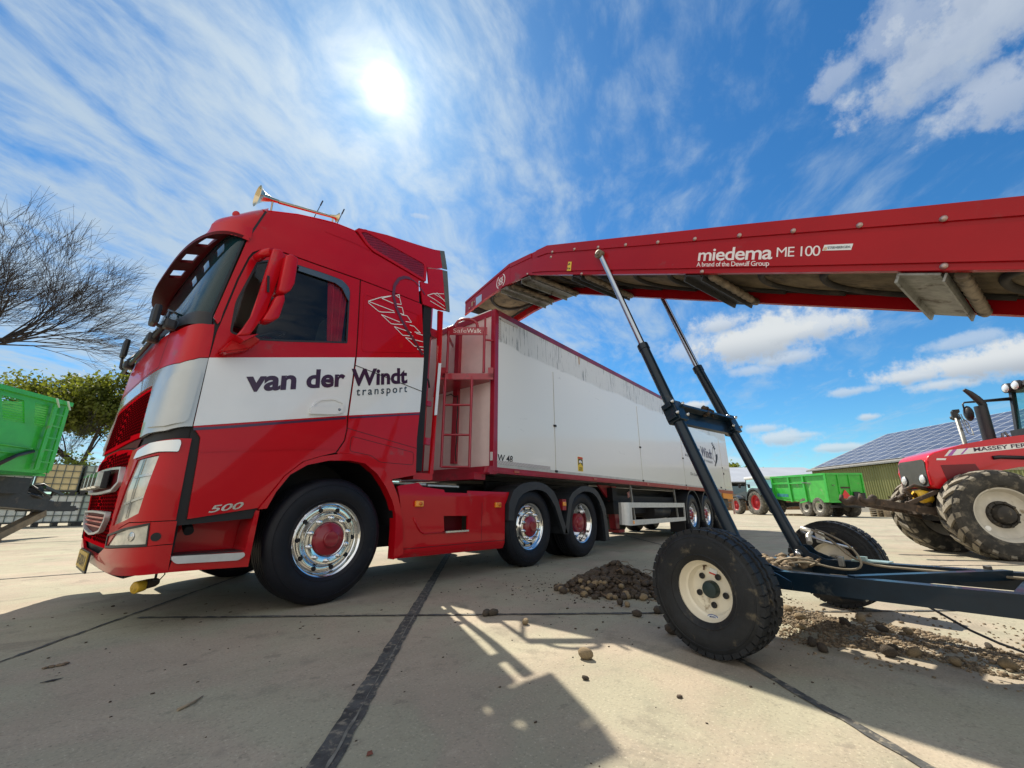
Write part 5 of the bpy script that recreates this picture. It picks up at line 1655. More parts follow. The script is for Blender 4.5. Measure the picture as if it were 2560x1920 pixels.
# things on the near panel
of = lambda o: (lambda a, z, t: (a, -(S0 - o) , z))
b = MB(); b.prism([(1.520, 3.476), (1.470, 3.450), (1.490, 3.342), (1.552, 3.374)], lambda a, z, t: (a, -S0 + t, z), .014, .017); wsn = b.build('warning_sticker', M['jacket'], CT)
b = MB(); b.prism([(1.508, 3.455), (1.485, 3.425), (1.528, 3.432)], lambda a, z, t: (a, -S0 + t, z), .0175, .0185); b.prism([(1.54, 3.385), (1.525, 3.378), (1.522, 3.40), (1.535, 3.41)], lambda a, z, t: (a, -S0 + t, z), .0175, .0185); b.prism([(1.515, 3.372), (1.50, 3.366), (1.497, 3.385), (1.512, 3.39)], lambda a, z, t: (a, -S0 + t, z), .0175, .0185)
b.build('sticker_symbol', M['black'], wsn)
b = MB(); b.prism([(3.630, 3.945), (3.455, 3.935), (3.458, 3.815), (3.624, 3.803)], lambda a, z, t: (a, -S0 + t, z), .002, .006); b.build('type_plate', mat('pale_blue_plate', (.50, .62, .75), .3, metal=.3), CT)
b = MB(); b.prism([(3.77, 3.93), (3.72, 3.93), (3.725, 3.85), (3.77, 3.85)], lambda a, z, t: (a, -S0 + t, z), .002, .005); b.build('faded_sticker', mat('faded_tan_sticker', (.45, .28, .17), .6), CT)
for a, z in ((3.68, 3.90), (3.84, 3.85)):
    b = MB(); b.lathe([(.016, 0), (.014, .01), (0, .012)], origin=(a, -S0, z), axis=(0, 1, 0), seg=10); b.build('bolt', M['bolt'], CT)
# writing: baseline follows the boom
bd = Vector((-.495 - .0 - .013, (2.441 - 2.705))).normalized()
def wr(a0, z0, off=.0155, dirv_=None):
    d = Vector(dirv_) if dirv_ else Vector((-.523, -.264)).normalized()
    return lambda u, v: (a0 + d.x * u, -S0 + off, z0 + d.y * u + v)
wl_ = mat('pale_pink_white_lettering', (.80, .74, .74), .4)
lettering('lettering', 'miedema', wr(.043, 2.700), wl_, CT, .582, .110, bold=.014, shear=.25, spacing=.92)
lettering('lettering', 'ME 100', wr(-.500, 2.440), wl_, CT, .275, .075, shear=.25, spacing=.86)
lettering('lettering', 'A brand of the Dewulf Group', wr(.060, 2.655), wl_, CT, .57, .040, bold=.006, shear=.2, spacing=.9)
b = MB(); b.prism([(-.753, 2.348), (-.770, 2.380), (-.905, 2.312), (-.888, 2.278)], lambda a, z, t: (a, -S0 + t, z), .0142, .0165); sk_ = b.build('dealer_sticker', M['sticker'], CT)
lettering('sticker_lettering', 'STEENBERGEN', wr(-.783, 2.344, .0175), M['letterblue'], sk_, .118, .016, bold=.02)
b = MB(); b.disc((-.770, -S0 + .0172, 2.352), (0, 1, 0), .011, 14); b.build('sticker_disc', mat('sticker_tan', (.62, .45, .30), .5), sk_, fixn=False)
b = MB()                        # round mark with a plaited centre, near the head
c0 = Vector((2.93, 3.905))
for (r0_, a0_, a1_) in ((.105, 35, 150), (.105, 215, 330)):
    for i in range(10):
        t0, t1 = R_(a0_ + (a1_ - a0_) * i / 10 + 90), R_(a0_ + (a1_ - a0_) * (i + 1) / 10 + 90)
        b.bar((c0.x + r0_ * math.cos(t0), -S0 + .003, c0.y + r0_ * math.sin(t0)), (c0.x + r0_ * math.cos(t1), -S0 + .003, c0.y + r0_ * math.sin(t1)), .016, .004, up=(0, 1, 0))
for sx_ in (-.03, .03):
    for (p, q) in (((-.03, -.055), (.03, 0)), ((.03, 0), (-.03, .055)), ((.03, -.055), (-.03, 0)), ((-.03, 0), (.03, .055))):
        b.bar((c0.x + sx_ + p[0] * .8, -S0 + .003, c0.y + p[1]), (c0.x + sx_ + q[0] * .8, -S0 + .003, c0.y + q[1]), .015, .004, up=(0, 1, 0))
b.build('round_emblem', wl_, CT)
# ---------------- lifting rams and their cross bar
def ram(s, top, col, bot):
    b = MB(); P = lambda q: Vector((q[0], -s, q[1]))
    b.cyl(P(bot), P(col), .043, 18)
    d = (P(top) - P(bot)).normalized()
    b.cyl(P(col) - d * .02, P(col) + d * .035, .048, 18)
    r_ = b.build('ram_cylinder', M['navy'], CT, sharp=50)
    b = MB(); b.cyl(P(col), P(top), .027, 16); b.build('ram_rod', M['ramgrey'], r_, sharp=50)
    b = MB(); b.lathe([(.018, -.04), (.045, -.04), (.045, .04), (.018, .04)], origin=P(top), axis=(0, 1, 0), closed=True, seg=18); b.cyl((top[0], -s - .05, top[1]), (top[0], -s + .055, top[1]), .017); b.build('ram_eye', M['roller'], r_)
    # clamp
    f = .437
    c = P(bot).lerp(P(col), (1.498 - bot[1]) / (col[1] - bot[1]))
    an = -math.atan2(d.z, d.x)
    b = MB(); b.box(c, (.17, .115, .115), (0, an, 0), bevel=.008)
    for o in (-.05, .05): b.box(c + d * o + Vector((.0, 0, 0)), (.035, .17, .085), (0, an, 0), bevel=.004)
    cl = b.build('ram_clamp', M['navy'], r_)
    b = MB()
    for o in (-.05, .05):
        for sy in (-.07, .07): b.lathe([(.014, 0), (.014, .012), (.008, .014), (.008, .022), (0, .022)], origin=c + d * o + Vector((-.045, sy, .03)), axis=(-.7, 0, .5), seg=8)
    b.build('clamp_bolts', M['steel'], cl)
    return c
c1 = ram(.545, (1.035, 3.295), (.622, 2.122), (.012, .43))
c2 = ram(1.445, (1.10, 3.50), (.645, 2.10), (.040, .45))
b = MB(); b.bar(c1 + Vector((0, -.03, -.02)), c2 + Vector((0, .03, -.02)), .03, .15, up=(.35, 0, .94)); b.bar(c1 + Vector((-.03, -.03, .05)), c2 + Vector((-.03, .03, .05)), .06, .02, up=(.35, 0, .94)); b.build('cross_bar', M['navy'], CT)
r3 = random.Random(4)
b = MB()
for i in range(26): b.ball(c1.lerp(c2, .45 + .14 * r3.random()) + Vector((-.02 + r3.uniform(-.03, .03), 0, .065 + r3.uniform(-.03, .03))), r3.uniform(.01, .028), 1)
tag(b.build('caked_soil', M['soil'], CT), kind='stuff')
# ---------------- chassis
def beam(p0, p1, wd, hg, m='navy', name='frame_beam', up=(0, 0, 1)):
    b = MB(); b.bar(p0, p1, wd, hg, up=up); return b.build(name, M[m], CT)
beam((.16, -.60, .352), (-4.8, -.60, .455), .08, .10)
beam((.16, -1.42, .362), (-4.8, -1.42, .470), .08, .095)
beam((0, -.12, .33), (0, -2.02, .33), .10, .10, name='axle_beam')
beam((.14, -.56, .36), (.14, -1.46, .36), .08, .09, name='frame_beam')
beam((-.52, -.60, .40), (-1.02, -1.40, .42), .05, .05, name='frame_brace')
beam((-1.1, -.62, .36), (-1.1, -1.4, .37), .06, .06, name='frame_brace')
b = MB(); b.box((-.40, -1.44, .425), (.20, .12, .012)); b.box((-.36, -1.40, .44), (.05, .04, .03)); b.build('step_plate', mat('pale_teal_plate', (.28, .40, .40), .4, coat=.3), CT)
for s in (.545, 1.445):
    b = MB()
    for o in (-.062, .062): b.prism([(.05, .36), (.06, .46), (.03, .50), (-.02, .50), (-.05, .46), (-.20, .40), (-.26, .37), (-.26, .33), (.05, .33)], lambda a, z, t: (a, -(s + o) + t, z), -.006, .006)
    b.lathe([(.034, -.075), (.034, .075), (.02, .08), (0, .08)], origin=(.02, -s, .44), axis=(0, 1, 0), seg=14)
    b.build('ram_bracket', M['navy'], CT)
b = MB(); b.lathe([(.020, 0), (.020, .012), (.010, .014), (0, .014)], origin=(.02, -1.445 + .08, .44), axis=(0, 1, 0), seg=12); b.build('bracket_pin', M['steel'], CT)
def hose(pts, r=.011, m='black', name='hose'):
    b = MB()
    # smooth the corners a little
    P = [Vector(p) for p in pts]
    for _ in range(2):
        Q = [P[0]]
        for i in range(len(P) - 1): Q += [P[i].lerp(P[i + 1], .25), P[i].lerp(P[i + 1], .75)]
        P = Q + [P[-1]]
    b.tube(P, r, 7); return b.build(name, M[m], CT)
M['hosetan'] = mat('dusty_hydraulic_pipe', (.24, .20, .135), .6, var=.3)
hose([(-.02, -1.0, .40), (-.12, -1.12, .42), (-.30, -1.16, .38), (-.42, -1.2, .40), (-.36, -1.28, .52), (-.20, -1.34, .60), (-.12, -1.38, .62)], .007, 'hosetan')
hose([(-.10, -1.36, .62), (-.22, -1.34, .56), (-.34, -1.33, .42), (-.6, -1.35, .40), (-4.5, -1.35, .475)], .008, 'hosetan')
hose([(.05, -1.0, .40), (-.1, -.92, .46), (-.25, -.98, .44), (-.15, -1.1, .40)], .007, 'hosetan')
hose([(-.05, -.40, .36), (-.03, -.36, .48), (.02, -.34, .56), (.10, -.36, .55)], .012, 'black')
hose([(-.7, -.9, .30), (-1.0, -.85, .13), (-1.5, -.8, .10), (-1.9, -.95, .2), (-2.2, -1.1, .36)], .006, 'black')
b = MB(); b.box((-.38, -1.0, .28), (.55, .16, .02)); b.box((-.45, -.8, .30), (.12, .05, .06)); b.build('guide_plate', M['navy'], CT)
for a in (-.25, -.95, -1.45, -2.1):
    b = MB(); b.box((a, -1.352, .415 - .022 * (a + .25)), (.035, .028, .065), bevel=.006); b.build('pipe_clip', M['galv'], CT)
b = MB()
for i in range(150):
    q = Vector((r3.uniform(-.12, .20), -r3.uniform(.5, 1.5), .40))
    b.ball(q + Vector((0, 0, r3.uniform(-.015, .02))), r3.uniform(.008, .03), 1, (1.2, 1, .8))
tag(b.build('caked_soil', M['soildry'], CT), kind='stuff')
b = MB(); b.tube([(-.05, -1.42, .52), (-.03, -1.48, .57), (-.05, -1.5, .60), (.02, -1.5, .62)], .02, 8); b.box((-.10, -1.5, .56), (.05, .05, .08), bevel=.01); b.build('hydraulic_valve', mat('pale_valve', (.55, .53, .48), .4, metal=.4), CT)
hose([(.02, -1.5, .60), (-.1, -1.47, .54), (-.30, -1.46, .50)], .01, 'steel')
# wheels
def conv_wheel(y, flip):
    wd, R = .225, .333
    b = tyre_mb(R, .158, wd, 'lug', seg=72)
    for yy0, yy1, sk in ((-.46, -.20, .04), (.20, .46, .04)):
        pass
    n = 40
    for sgn in (-1, 1):
        ring_blocks(b, R - .030, R - .006, n, sgn * wd * .455, sgn * wd * .20, .042, .02, .0 if sgn < 0 else .5)
    for c in (-.10, .10):
        N = 120
        for k in range(N):
            t0, t1 = 2 * math.pi * k / N, 2 * math.pi * (k + 1) / N
            w0 = .006 * (1 if k % 3 else -1); w1 = .006 * (1 if (k + 1) % 3 else -1)
            y0, y1 = wd * c + w0, wd * c + w1
            q = [(R - .012, y0 - .013), (R + .001, y0 - .010), (R + .001, y0 + .010), (R - .012, y0 + .013)]; q2 = [(R - .012, y1 - .013), (R + .001, y1 - .010), (R + .001, y1 + .010), (R - .012, y1 + .013)]
            for i in range(3): b.quad(*[(rr_ * math.cos(tt), yy, rr_ * math.sin(tt)) for (rr_, yy), tt in ((q[i], t0), (q[i + 1], t0), (q2[i + 1], t1), (q2[i], t1))])
    o = b.build('wheel', M['tyre_worn'], CT, fixn=False, sharp=45)
    o.location = (0, y, .335)
    if flip: o.rotation_euler = (0, 0, math.pi)
    f = -wd * .5 * .60
    b = MB()
    b.lathe([(.160, f + .012), (.1675, f - .002), (.1665, f - .008), (.158, f - .006), (.152, f + .004), (.146, f + .030), (.139, f + .036), (.132, f + .040), (.128, f + .060), (.120, f + .072), (.055, f + .070), (.046, f + .070)], axis=(0, 1, 0), seg=56)
    b.lathe([(.160, wd * .30), (.1675, wd * .30 + .004), (.150, wd * .28), (.140, f + .09), (.06, f + .085)], axis=(0, 1, 0), seg=56)
    rm_ = b.build('rim', M['cream'], o, sharp=40)
    b = MB(); b.lathe([(.046, f + .075), (.046, f + .045), (.040, f + .032), (.015, f + .026), (0, f + .026)], axis=(0, 1, 0), seg=6 * 5); b.build('hub_cap', mat('dark_green_hub_cap', (.012, .03, .03), .45) if not flip or 'hubc' not in M else M['hubc'], o, sharp=35)
    for k in range(5):
        t = 2 * math.pi * k / 5 - 1.54
        b = MB(); b.lathe([(.0165, .066 + f), (.0165, f + .058), (.011, f + .056), (.010, f + .066)], origin=(.082 * math.cos(t), 0, .082 * math.sin(t)), axis=(0, 1, 0), seg=14); b.disc((.082 * math.cos(t), f + .064, .082 * math.sin(t)), (0, -1, 0), .0105, 12)
        b.build('wheel_nut', M['iron'], o, fixn=False)
    return o, f
ow, f_ = conv_wheel(.0 - .085, True)
# stickers on the near rim
b = MB(); b.box((.020, f_ + .0685, .094), (.044, .003, .030), (0, R_(14), 0)); b.build('rim_sticker', M['sticker'], ow)
b = MB(); b.box((.0165, f_ + .0680, .0820), (.044, .0035, .008), (0, R_(14), 0)); b.build('sticker_band', mat('sticker_red_band', (.55, .04, .03), .5), ow)
b = MB(); b.lathe([(0, 0), (.030, 0), (.030, .002)], axis=(0, 1, 0), seg=28); ov = b.build('rim_badge', mat('badge_blue', (.02, .07, .30), .35), ow); ov.scale = (1, 1, .42); ov.location = (.002, f_ + .034, -.138)
b = MB(); b.lathe([(0, 0), (.026, 0)], origin=(0, -.001, 0), axis=(0, 1, 0), seg=28); ov2 = b.build('badge_field', M['sticker'], ow, fixn=False); ov2.scale = (1, 1, .36); ov2.location = ov.location
bt = lettering('badge_lettering', 'MWN', lambda u, v: (-.018 + u, -.002, -.005 + v), mat('badge_navy', (.01, .03, .16), .4), ow, .036, .010, bold=.03, shear=.2); bt.location = ov.location
b = MB(); b.box((-.024, f_ + .060, .123), (.024, .004, .012), (0, R_(-15), 0)); b.box((-.030, f_ + .060, .110), (.008, .004, .026), (0, R_(15), 0)); b.build('worn_patch', mat('brown_wear', (.10, .055, .03), .7), ow)
conv_wheel(-2.12 + .085, False)
# ------------------------------------------------------------------ agricultural tyres
def ag_tyre(R, r, wd, m, parent, name='wheel', n=20, seg=56, lug=.045):
    b = tyre_mb(R, r, wd, 'ag', seg=seg)
    h = wd / 2
    for sgn in (-1, 1):
        for k in range(n):
            t = 2 * math.pi * (k + (.5 if sgn > 0 else 0)) / n
            st = [(R - .055, .97, 0.0), (R - .008, .70, .055), (R, .35, .15), (R, -.05, .26)]
            tw = .048 / R
            rows = []
            b.mi = 1
            for (rr, yy, sk) in st:
                row = []
                for dt in (-tw, tw):
                    for rad in (rr, R - lug - .03 if yy < .9 else R - .09):
                        a = t + sk + dt * (1.0 if yy < .9 else .8)
                        row.append(b.bm.verts.new((rad * math.cos(a), sgn * h * yy, rad * math.sin(a))))
                rows.append(row)
            for i in range(3):
                A, B = rows[i], rows[i + 1]
                b._f([A[0], A[2], B[2], B[0]]); b._f([A[0], B[0], B[1], A[1]]); b._f([A[2], A[3], B[3], B[2]])
            b._f([rows[0][0], rows[0][1], rows[0][3], rows[0][2]]); b._f([rows[3][0], rows[3][2], rows[3][3], rows[3][1]])
    return b.build(name, [M[m], M['lug_dust'] if m == 'tyre_mud' else M[m]], parent, sharp=40)


def ag_wheel(parent, loc, R, r, wd, tm, rm, hm, flip=False, dish=.12, steer=0.0, n=18, lug=.06):
    ty = ag_tyre(R, r, wd, tm, parent, n=n, lug=lug)
    ty.location = loc
    ty.rotation_euler = (0, 0, (math.pi if flip else 0) + steer)
    f = -wd * .5 * .80
    b = MB()
    b.lathe([(r - .01, f + .03), (r + .012, f + .008), (r + .014, f - .004), (r - .004, f - .002), (r - .02, f + .02), (r - .045, f + .07), (r - .06, f + .075), (r - .075, f + dish * .9), (r * .62, f + dish), (r * .52, f + dish - .01), (r * .50, f + dish + .02)], axis=(0, 1, 0), seg=48)
    b.lathe([(r - .01, -f - .03), (r + .014, -f), (r - .03, -f - .06), (r * .6, f + dish + .05)], axis=(0, 1, 0), seg=40)
    rim = b.build('rim', M[rm], ty, sharp=40)
    b = MB()
    b.lathe([(r * .52, f + dish - .004), (r * .50, f + dish - .03), (r * .42, f + dish - .045), (r * .38, f + dish - .02), (r * .34, f + dish - .06), (r * .30, f + dish - .10), (r * .12, f + dish - .13), (0, f + dish - .13)], axis=(0, 1, 0), seg=40)
    for k in range(10):
        t = 2 * math.pi * k / 10
        b.lathe([(.022, 0), (.020, -.02), (0, -.022)], origin=(r * .46 * math.cos(t), f + dish - .035, r * .46 * math.sin(t)), axis=(0, 1, 0), seg=6)
    b.build('hub', M[hm], ty, sharp=35)
    return ty


# ------------------------------------------------------------------ red tractor at the right edge (x forward, y towards its left side)
FT = thing('farm_tractor', 'red farm tractor with muddy tyres and a front linkage, cut off by the right edge', 'tractor', (7.83, -5.15, 0), math.atan2(.91, -.41))
M['hubdark'] = mat('muddy_black_hub', (.03, .026, .022), .7, var=.4, dirt=(.16, .13, .085), dirt_amt=.2, dscale=9)
fw = ag_wheel(FT, (0, -.22, .655), .675, .385, .44, 'tyre_mud', 'rimgrey', 'hubdark', flip=True, dish=.10)
b = MB(); b.disc((-.235, -.105, -.20), (0, -1, 0), .038, 18); pdot = b.build('wheel_spot', M['white'], fw, fixn=False)
pdot.rotation_euler = (0, 0, 0)
ag_wheel(FT, (0, -1.52, .655), .675, .385, .44, 'tyre_mud', 'rimgrey', 'hubdark', dish=.10, steer=.0)
ag_wheel(FT, (-2.65, -.10, .86), .90, .50, .55, 'tyre_mud', 'rimgrey', 'hubdark', flip=True, dish=.16, n=22)
ag_wheel(FT, (-2.65, -1.64, .86), .90, .50, .55, 'tyre_mud', 'rimgrey', 'hubdark', dish=.16, n=22)
MR = M['mf_red']
Y0, Y1, YM = -.43, -1.27, -.85
prof = [(.52, 1.045), (.60, 1.09), (.595, 1.35), (.575, 1.52), (.53, 1.60), (.44, 1.655), (.0, 1.775), (-.45, 1.855), (-.85, 1.895), (-1.6, 1.93), (-1.6, 1.40), (-.6, 1.38), (-.1, 1.28), (.38, 1.155), (.42, 1.06)]
b = MB()
b.prism(prof, lambda a, z, t: (a, t, z), Y0, Y1)
top_edges = [e for e in b.bm.edges if all(v.co.z > 1.5 for v in e.verts)] + [e for e in b.bm.edges if all(v.co.x > .5 for v in e.verts)]
bmesh.ops.bevel(b.bm, geom=list(set(top_edges)), offset=.055, segments=4, affect='EDGES', profile=.55, clamp_overlap=True)
bn = b.build('bonnet', MR, FT, sharp=35)
for p_ in bn.data.polygons: p_.use_smooth = True
sfm = lambda a, z, t: (a, Y0 + t, z)
b = MB(); b.prism([(.41, 1.436), (-.052, 1.445), (-.10, 1.31), (.085, 1.27), (.38, 1.175)], sfm, .001, .004); b.build('side_grille', mat('dark_red_grille', (.16, .008, .012), .5), FT)
b = MB(); b.prism([(.325, 1.578), (.232, 1.680), (-.85, 1.775), (-1.6, 1.81), (-1.6, 1.74), (-.85, 1.690)], sfm, .001, .005); sk1 = b.build('white_stripe', M['white'], FT)
for q in ([(.285, 1.584), (.185, 1.684), (.128, 1.690), (.222, 1.590)], [(.105, 1.604), (.0, 1.703), (-.03, 1.706), (.075, 1.607)]):
    b = MB(); b.prism(q, sfm, .005, .007); b.build('stripe_slash', M['magenta'], sk1)
b = MB(); b.prism([(.450, 1.519), (.434, 1.549), (.305, 1.545), (.325, 1.515)], sfm, .001, .005); b.build('white_tab', M['white'], FT)
d_ = Vector((-.659, .038 + .012)).normalized()
lettering('lettering', 'MASSEY FERGUSON', lambda u, v: (-.088 + d_.x * u * 1 - v * .05, Y0 + .0065, 1.645 + d_.y * u + v), M['letter'], sk1, 1.15, .062, bold=.025)
b = MB(); b.tube([(-.30, Y0 + .012, 1.535), (-.40, Y0 + .012, 1.545), (-1.0, Y0 + .012, 1.50)], .030, 8); b.build('hand_rail', M['black'], FT)
# nose: dark lamp field
b = MB(); b.prism([(Y0 - .06, 1.10), (Y0 - .06, 1.50), (Y0 - .12, 1.545), (Y1 + .12, 1.545), (Y1 + .06, 1.50), (Y1 + .06, 1.10)], lambda y, z, t: (.600 - max(0, z - 1.35) * .12 + t, y, z), .0, .012); nf = b.build('lamp_field', mat('dark_grey_grille', (.06, .062, .055), .5, var=.1), FT)
for y in (-.60, -1.10):
    b = MB(); b.lathe([(.078, 0), (.076, .012), (.05, .022), (0, .026)], origin=(.612, y, 1.21), axis=(1, 0, 0), seg=20); hl_ = b.build('headlight', M['lamp'], nf)
    b = MB(); b.lathe([(.092, -.005), (.092, .008), (.079, .012)], origin=(.612, y, 1.21), axis=(1, 0, 0), seg=20); b.build('bezel', M['black'], hl_)
# exhaust
YE = -1.22
b = MB(); b.tube([(-.87, YE, 1.86), (-.90, YE, 2.54)], .088, 20); b.tube([(-.945, YE, 2.54), (-.935, YE, 2.60), (-.88, YE, 2.70), (-.81, YE, 2.80), (-.74, YE, 2.875)], [.056, .058, .056, .046, .030], 14); b.build('exhaust', M['blackp'], FT, sharp=50)
b = MB(); b.tube([(-.99, YE + .1, 1.90), (-1.01, YE + .1, 2.02), (-1.05, YE + .1, 2.04), (-1.09, YE + .1, 1.93)], .018, 8); b.build('exhaust_pipe', M['galv'], FT)
# mirror on its arm
b = MB(); b.tube([(-1.62, -1.56, 2.72), (-1.24, -1.62, 2.715), (-.96, -1.64, 2.71), (-.925, -1.64, 2.68), (-.92, -1.64, 2.50)], [.035, .026, .016, .014, .014], 8); ma_ = b.build('mirror_arm', M['black'], FT)
b = MB(); b.ball((-.97, -1.64, 2.49), 1, 2, (.06, .10, .155)); b.build('mirror', M['black'], ma_)
# cab
b = MB()
for y in (-.14, -1.55):
    b.bar((-1.52, y, 1.9), (-1.66, y, 2.84), .06, .07); b.bar((-2.75, y, 1.6), (-2.75, y, 2.84), .06, .07)
b.box((-2.2, -.85, 1.5), (1.3, 1.4, .6)); b.box((-1.50, -.85, 2.05), (.10, 1.46, .14))
b.build('cab_frame', M['blackp'], FT)
b = MB(); b.prism([(-1.565, 2.86), (-1.58, 2.945), (-1.72, 3.02), (-1.95, 3.06), (-3.0, 3.06), (-3.0, 2.84), (-1.64, 2.83)], lambda a, z, t: (a, t, z), -.08, -1.62)
bmesh.ops.bevel(b.bm, geom=b.bm.edges[:], offset=.025, segments=2, affect='EDGES', clamp_overlap=True); b.build('cab_roof', M['blackp'], FT, sharp=40)
M['cabglass'] = glass('green_cab_glass', (.55, .85, .80), see=.8, body=(.02, .10, .09))
b = MB(); b.quad((-1.53, -.18, 2.1), (-1.66, -.18, 2.83), (-1.66, -1.52, 2.83), (-1.53, -1.52, 2.1)); b.build('windscreen', M['cabglass'], FT, fixn=False)
b = MB(); b.quad((-1.56, -.12, 1.7), (-1.68, -.12, 2.83), (-2.73, -.12, 2.83), (-2.73, -.12, 1.7)); b.build('side_window', M['cabglass'], FT, fixn=False)
b = MB(); b.box((-2.4, -.85, 2.05), (.5, .5, .12)); b.box((-2.65, -.85, 2.4), (.12, .5, .6)); b.lathe([(.18, 0), (.2, .02), (.18, .03)], origin=(-1.95, -.85, 2.3), axis=(-.5, 0, .8), closed=True); b.build('seat', M['seat'], FT)
for y in (-1.50, -1.29):
    b = MB(); b.lathe([(.072, 0), (.078, .03), (.064, .045), (0, .05)], origin=(-1.575, y, 2.915), axis=(1, 0, -.1), seg=18); b.build('work_lamp', M['lamp'], FT)
    b = MB(); b.lathe([(.092, -.04), (.092, .028), (.078, .032)], origin=(-1.575, y, 2.915), axis=(1, 0, -.1), seg=18); b.build('lamp_ring', M['black'], FT)
b = MB(); b.prism([(-1.75, 1.75), (-2.2, 1.95), (-3.1, 1.9), (-3.5, 1.55), (-3.4, 1.5), (-3.0, 1.8), (-2.2, 1.85), (-1.75, 1.65)], lambda a, z, t: (a, t, z), .2, -.35); b.build('rear_fender', MR, FT)
# belly, axle and front linkage
b = MB(); b.box((-.9, YM, .85), (2.8, .5, .62)); b.box((0, YM, .64), (.24, 1.2, .22)); b.box((.32, YM, .95), (.5, .45, .36)); b.box((.1, YM, 1.2), (.9, .7, .2)); b.build('engine_block', M['liner'], FT)
b = MB(); b.cyl((.42, -.5, 1.02), (.48, -.5, .62), .045, 12); b.cyl((.40, -.60, 1.0), (.46, -.62, .55), .03, 10); b.build('linkage_ram', M['navy'], FT)
b = MB()
for y in (-.50, -1.20):
    b.bar((.35, y, .60), (.62, y, .70), .07, .15); b.bar((.55, y, .68), (1.48, y, .86), .055, .11); b.tube([(1.44, y, .86), (1.56, y, .84), (1.62, y, .90), (1.60, y, .98)], [.07, .06, .045, .03], 8); b.ball((1.44, y, .90), .075, 1, (1, .8, 1)); b.bar((.50, y, 1.02), (.95, y, .82), .05, .06)
b.bar((.62, -.5, .70), (.62, -1.2, .70), .09, .12); b.box((.58, -.85, 1.0), (.18, .5, .10))
b.tube([(.60, -.6, 1.05), (.75, -.62, 1.12), (.9, -.62, 1.04), (.82, -.6, .92)], .03, 7); b.bar((.6, -.85, .95), (.8, -.85, 1.05), .06, .08)
r5 = random.Random(9)
for i in range(14): b.ball((r5.uniform(.5, .95), r5.uniform(-1.1, -.5), r5.uniform(.75, 1.05)), r5.uniform(.03, .06), 1)
b.build('front_linkage', M['rust'], FT)
b = MB(); b.lathe([(.075, -.10), (.105, -.08), (.11, .02), (.085, .12), (.05, .13)], origin=(.66, -.62, .93), axis=(1, .25, .12), seg=18); b.build('shaft_guard', M['yellow'], FT)
b = MB(); b.tube([(.42, -.47, 1.16), (.46, -.46, 1.10), (.43, -.46, 1.05)], .012, 6); b.lathe([(.035, 0), (.045, .006), (.035, .012), (.027, .006)], origin=(.44, -.45, 1.10), axis=(0, 1, 0), closed=True, seg=14); b.build('hook', M['galv'], FT)
# ------------------------------------------------------------------ pole behind it
PT = thing('pole', 'slim grey steel pole with a bracket head and cable loops, standing behind the red tractor', 'pole', (12.93, -5.64, 0))
b = MB(); b.tube([(0, 0, 0), (0, 0, 3.0)], .045, 10); b.build('post', M['galv'], PT)
b = MB(); b.box((.02, 0, 3.03), (.36, .12, .07)); b.box((-.16, .05, 2.93), (.14, .1, .14)); b.ball((.1, .05, 2.9), .07, 1); b.ball((-.22, 0, 2.84), .05, 1); b.build('bracket', M['iron'], PT)
b = MB(); b.tube([(.1, -.10, 2.98), (.16, -.14, 2.7), (.2, -.2, 2.6), (.14, -.18, 2.75), (.1, -.1, 2.9)], .010, 5); b.tube([(.06, -.06, 2.98), (.1, -.12, 2.5), (.2, -.22, 2.45), (.22, -.22, 2.6)], .010, 5); b.build('cable', M['galv'], PT)
# ------------------------------------------------------------------ dark grey tractor and green tipping trailer in the distance
D1 = R_(40)
TP = thing('tipping_trailer', 'green tipping trailer with muddy sides and red warning triangle, behind the dark tractor', 'trailer', (34.3, -.90, 0), D1)
GR = M['green']; GD = M['green_dusty']
Lb, Wb = 6.1, 2.4       # body length ahead of the rear, width
x0, x1 = -1.05, 4.75
b = MB()
b.prism([(x0, .95), (x0 - .12, 2.80), (x1, 2.92), (x1, 1.75), (x1 - .15, 1.25), (3.6, 1.10), (.3, .95)], lambda a, z, t: (a, t, z), 0.0, -.05)
b.prism([(x0, .95), (x0 - .12, 2.80), (x1, 2.92), (x1, 1.75), (x1 - .15, 1.25), (3.6, 1.10), (.3, .95)], lambda a, z, t: (a, t, z), -Wb + .05, -Wb)
b.quad((x1, 0, 1.3), (x1, -Wb, 1.3), (x1, -Wb, 2.92), (x1, 0, 2.92)); b.quad((x0, 0, .97), (x1, 0, 1.25), (x1, -Wb, 1.25), (x0, -Wb, .97))
b.build('body', GD, TP)
b = MB(); b.prism([(0, .95), (0, 2.80), (-Wb, 2.80), (-Wb, .95)], lambda y, z, t: (x0 - .02 - (z - .95) * .065 + t, y, z), -.05, 0); tg = b.build('tailgate', GR, TP)
b = MB()
for y in (-.02, -.75, -1.5, -Wb + .02):
    b.bar((x0 - .09, y, .95), (x0 - .21, y, 2.84), .09, .10)
b.bar((x0 - .22, 0, 2.80), (x0 - .22, -Wb, 2.80), .10, .12); b.bar((x0 - .10, 0, 1.0), (x0 - .10, -Wb, 1.0), .12, .14)
b.build('tailgate_rib', GR, tg)
b = MB()
for x in (-1.1, 1.0, 2.6, 4.65): b.bar((x, .05, 1.0 if x < 3 else 1.2), (x - (.1 if x < 0 else 0), .05, 2.86), .10, .16)
b.bar((x0 - .1, .05, 2.80), (x1, .05, 2.92), .12, .14); b.bar((.9, .05, 2.30), (x1, .05, 2.42), .08, .10); b.bar((1.0, .05, 1.05), (1.7, .05, .95), .08, .10)
b.prism([(1.0, 1.9), (2.6, 1.95), (2.6, 1.2), (1.2, 1.12)], lambda a, z, t: (a, t, z), 0, .02); b.prism([(2.75, 1.95), (4.5, 2.0), (4.5, 1.35), (2.75, 1.22)], lambda a, z, t: (a, t, z), 0, .03)
b.build('side_rib', GR, TP)
